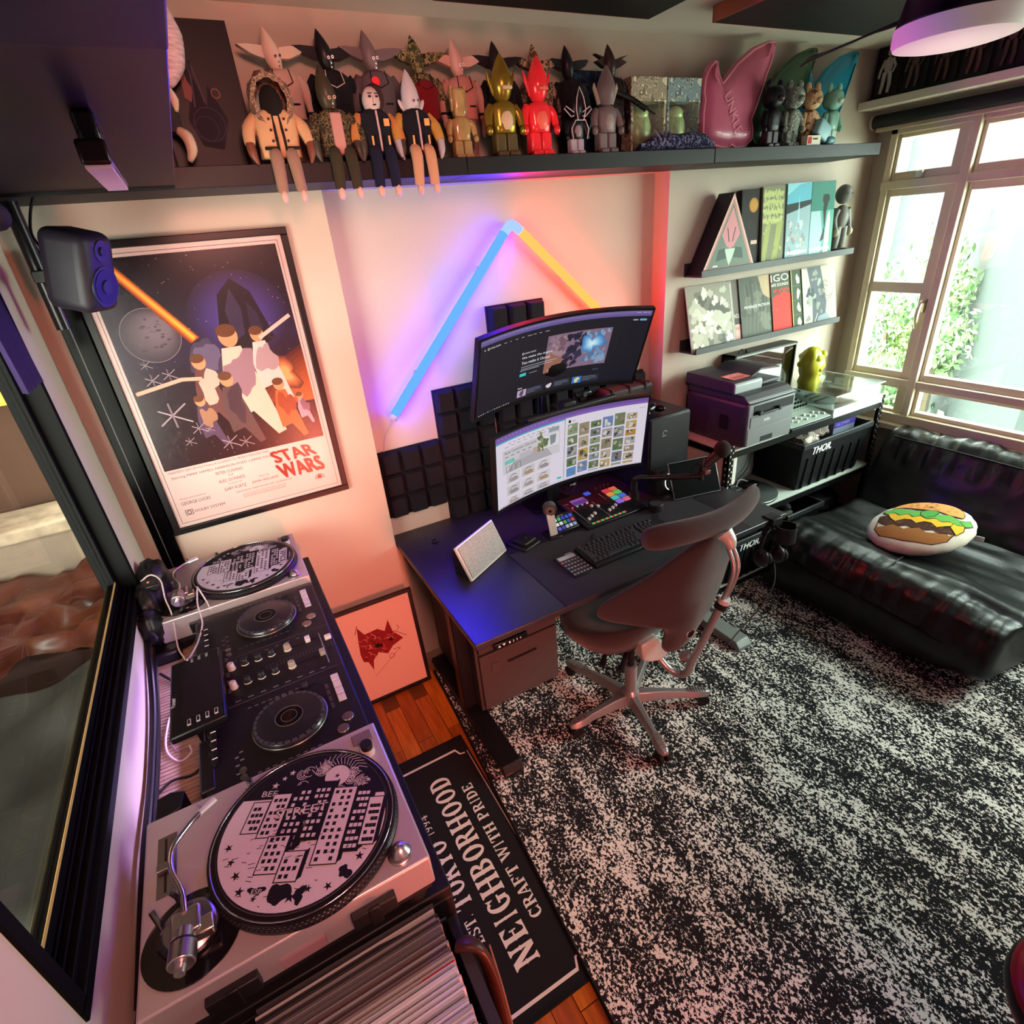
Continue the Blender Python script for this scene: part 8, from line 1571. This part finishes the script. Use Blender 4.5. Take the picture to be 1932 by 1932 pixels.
# pouch with charger, cables, small block
t = thing('black_pouch', 'crumpled black pouch with a plug on the window ledge beside the far turntable', 'pouch', (-.03, -.3, .9)); PM = M('pouch_black', '0f0d10', r=.4, bump=.5, bs=60)
lump('', '', '', (-.015, -.20, .99), (.052, .075, .085), None, 11, .15).build('pouch_body', PM, t, smooth=80); lump('', '', '', (-.022, -.325, .98), (.045, .085, .078), None, 12, .17).build('pouch_body', PM, t, smooth=80); lump('', '', '', (-.025, -.43, .965), (.035, .055, .06), None, 14, .2).build('pouch_tail', PM, t, smooth=80)
MB().box(-.030, .018, -.345, -.285, 1.035, 1.058).build('plug_body', M('plug_black', '18161a', r=.4), t, bev=.005); MB().cyl((-.008, -.318, 1.058), (-.008, -.318, 1.061), .004, n=12, col='b86a4a').build('indicator', paint(), t)
MB().box(-.044, .03, -.50, -.12, .862, .905).build('stuffed_base', PM, t, bev=.01)
WC = M('white_cable', 'b8a8aa', r=.5)
tag(MB().tube([(-.03, -.29, 1.055), (0, -.29, 1.068), (.025, -.32, 1.055), (.028, -.38, 1.02), (.035, -.43, .98), (.035, -.53, .93), (.05, -.60, .91), (.025, -.68, .885), (-.005, -.78, .875), (-.01, -.87, .87), (.02, -.93, .872), (.055, -.95, .90), (.06, -.96, .93)], .0024, n=7, smooth=6).build('white_cable', WC), 'long white cable winding from the pouch down beside the touch display', 'cable')
tag(MB().tube([(.12, -.375, 1.02), (.118, -.40, 1.02), (.112, -.45, 1.0), (.115, -.52, .975), (.10, -.60, .97), (.085, -.68, .985), (.08, -.72, 1.0)], .0024, n=7, smooth=6).tube([(.118, -.375, 1.022), (.125, -.40, 1.02), (.135, -.43, .99), (.14, -.455, .97)], .0024, n=7, smooth=5).build('white_cable', WC), 'short white cable looping over the far turntable into the controller', 'cable')
tag(MB().tube([(.07, -.80, .90), (.02, -.79, .88), (0, -.84, .872), (.02, -.90, .872), (.06, -.93, .90)], .002, n=6, smooth=6).build('brown_cable', M('brown_cable', '7a5a5c', r=.6)), 'thin brown cable curling on the slatted top by the touch display', 'cable')
tag(MB().tube([(-.03, -.55, .875), (.04, -.66, .868), (.08, -.72, .868)], .004, n=7, smooth=6).build('black_cable', M('black_cable')), 'black cable on the slatted top near the far turntable', 'cable')
tag(MB().tube([(-.04, -1.02, .868), (.0, -.98, .868), (.05, -.99, .87), (.09, -.96, .88)], .0035, n=7, smooth=6).build('black_cable', M('black_cable')), 'black cable on the slatted top near the angular block', 'cable')
tag(MB().tube([(-.044, -.45, .95), (-.036, -.70, .90), (-.036, -.95, .885), (-.034, -1.2, .90), (-.036, -1.45, .88)], .008, n=8, smooth=6).tube([(-.038, -.5, .90), (-.03, -.8, .872), (-.03, -1.1, .872), (-.038, -1.48, .872)], .007, n=8, smooth=6).build('cable_bundle', M('black_cable')), 'bundle of black cables running along the left wall', 'cable')
t = thing('black_block', 'small black angular block between the controller and the near turntable', 'block', (.05, -1.14, .862)); MB().prism([(-.0, -1.165), (.048, -1.150), (.055, -1.110), (.03, -1.098), (.0, -1.105)], lambda u, v, e: Vector((u, v, e)), .862, .95).build('block_body', M('black_plastic'), t, bev=.003)
l_ = bpy.data.lights.new('violet_ledge_led', 'AREA'); l_.shape = 'RECTANGLE'; l_.size = .95; l_.size_y = .015; l_.color = (.60, .42, 1); l_.energy = 1.6
o_ = bpy.data.objects.new('violet_ledge_led', l_); C.objects.link(o_); o_.matrix_world = Matrix(((0, 0, 1, .02), (1, 0, 0, -1.0), (0, 1, 0, .90), (0, 0, 0, 1)))
# ---------------------------------------------------------------- record crate below the camera
t = thing('record_crate', 'black open record crate full of sleeves in front of the near turntable', 'crate', (.23, -1.8, 0))
MB().box(-.03, .0, -2.15, -1.541, .50, .80).box(.448, .468, -2.15, -1.541, .50, .79).box(0, .45, -1.548, -1.541, .50, .80).box(0, .45, -2.16, -2.145, .5, .78).box(-.03, .468, -2.16, -1.541, .50, .52).box(0, .112, -2.145, -1.548, .52, .79).build('crate_body', TB, t, bev=.004); MB().box(.449, .469, -2.0, -1.6, .788, .796).build('crate_rim', M('rim_grey', '343236', r=.35), t)
tb = thing('record_stand', 'black cabinet under the record crate', 'cabinet', (.23, -1.8, 0)); MB().box(-.04, .47, -2.17, -1.55, 0, .50).build('cabinet_body', TB, tb, bev=.005)
R_ = random.Random(12); sh = {}
cols = ['545254', '6e6c6c', '484648', '807e7e', '3a383a', '8a8886', '5e5a5a', '9a9896', '5a4c4e', '302e30']
sid = 0; y = -1.557; nrec = 0
while y > -2.13:
    th = R_.choice([.0032, .004, .0048, .0055]); red = -1.652 > y > -1.658; white = y < -1.6581
    c = 'b0282c' if red else (R_.choice(['b8bcc4', 'a8acb4', 'c4c8d0', '9ca0a8']) if white else R_.choice(cols))
    key = (c, round(th, 4))
    if key not in sh: 
        o = MB(c).box(-.155, .155, -th*.42, th*.42, 0, .312).build('record_sleeve', paper(), bev=0, smooth=0); sh[key] = o.data; first = o
    else: first = bpy.data.objects.new('record_sleeve', sh[key]); C.objects.link(first)
    first.location = (.278+R_.uniform(-.003, .003), y, .534+R_.uniform(-.0015, .002)); first.rotation_euler = (radians(R_.uniform(-4, -2.5)), 0, radians(R_.uniform(-.25, .25)))
    lab = 'thin red record sleeve dividing the grey sleeves from the white ones' if red else ('white or pale grey record sleeve in the crate, in front of the red one' if white else 'grey or brown record sleeve in the crate, between the turntable and the red sleeve')
    tag(first, lab, 'record', 'record sleeves packed in the crate'); y -= th+.0004; nrec += 1
t = thing('leather_strap', 'dark brown leather strap hanging over the right side of the record crate', 'strap', (.48, -1.66, .6)); ST = M('brown_leather', '3a1f18', r=.4, bump=.4, bs=90)
MB().tube([(.452, -1.60, .80), (.478, -1.615, .80), (.490, -1.63, .74), (.492, -1.65, .62), (.488, -1.68, .50)], .010, n=10, smooth=5, sq=2.4).build('strap_band', ST, t, smooth=80); MB().tube([(.47, -1.67, .60), (.455, -1.72, .66), (.44, -1.78, .70)], .012, n=10, smooth=4).build('strap_branch', ST, t, smooth=80); MB().tube([(.503, -1.62, .78), (.506, -1.65, .65), (.502, -1.69, .52)], .002, n=5, smooth=4).build('edge_stitch', M('stitch', '6a5448', r=.7), t)
# coloured lamps behind the camera that tint the left of the room
t = thing('floor_light_tubes', 'coloured light tubes standing on the floor behind the camera', 'lamp', (1.25, -3.1, 0)); MB().cyl((.98, -3.12, .05), (.98, -3.12, .55), .02, n=16).build('orange_tube', emitm('orange_tube', 'ff5a20', 3), t); MB().cyl((1.2, -3.12, .05), (1.2, -3.12, .55), .02, n=16).build('magenta_tube', emitm('magenta_tube', 'ff2090', 3), t); MB().box(.9, 1.3, -3.2, -3.07, 0, .05).build('tube_base', TB, t)
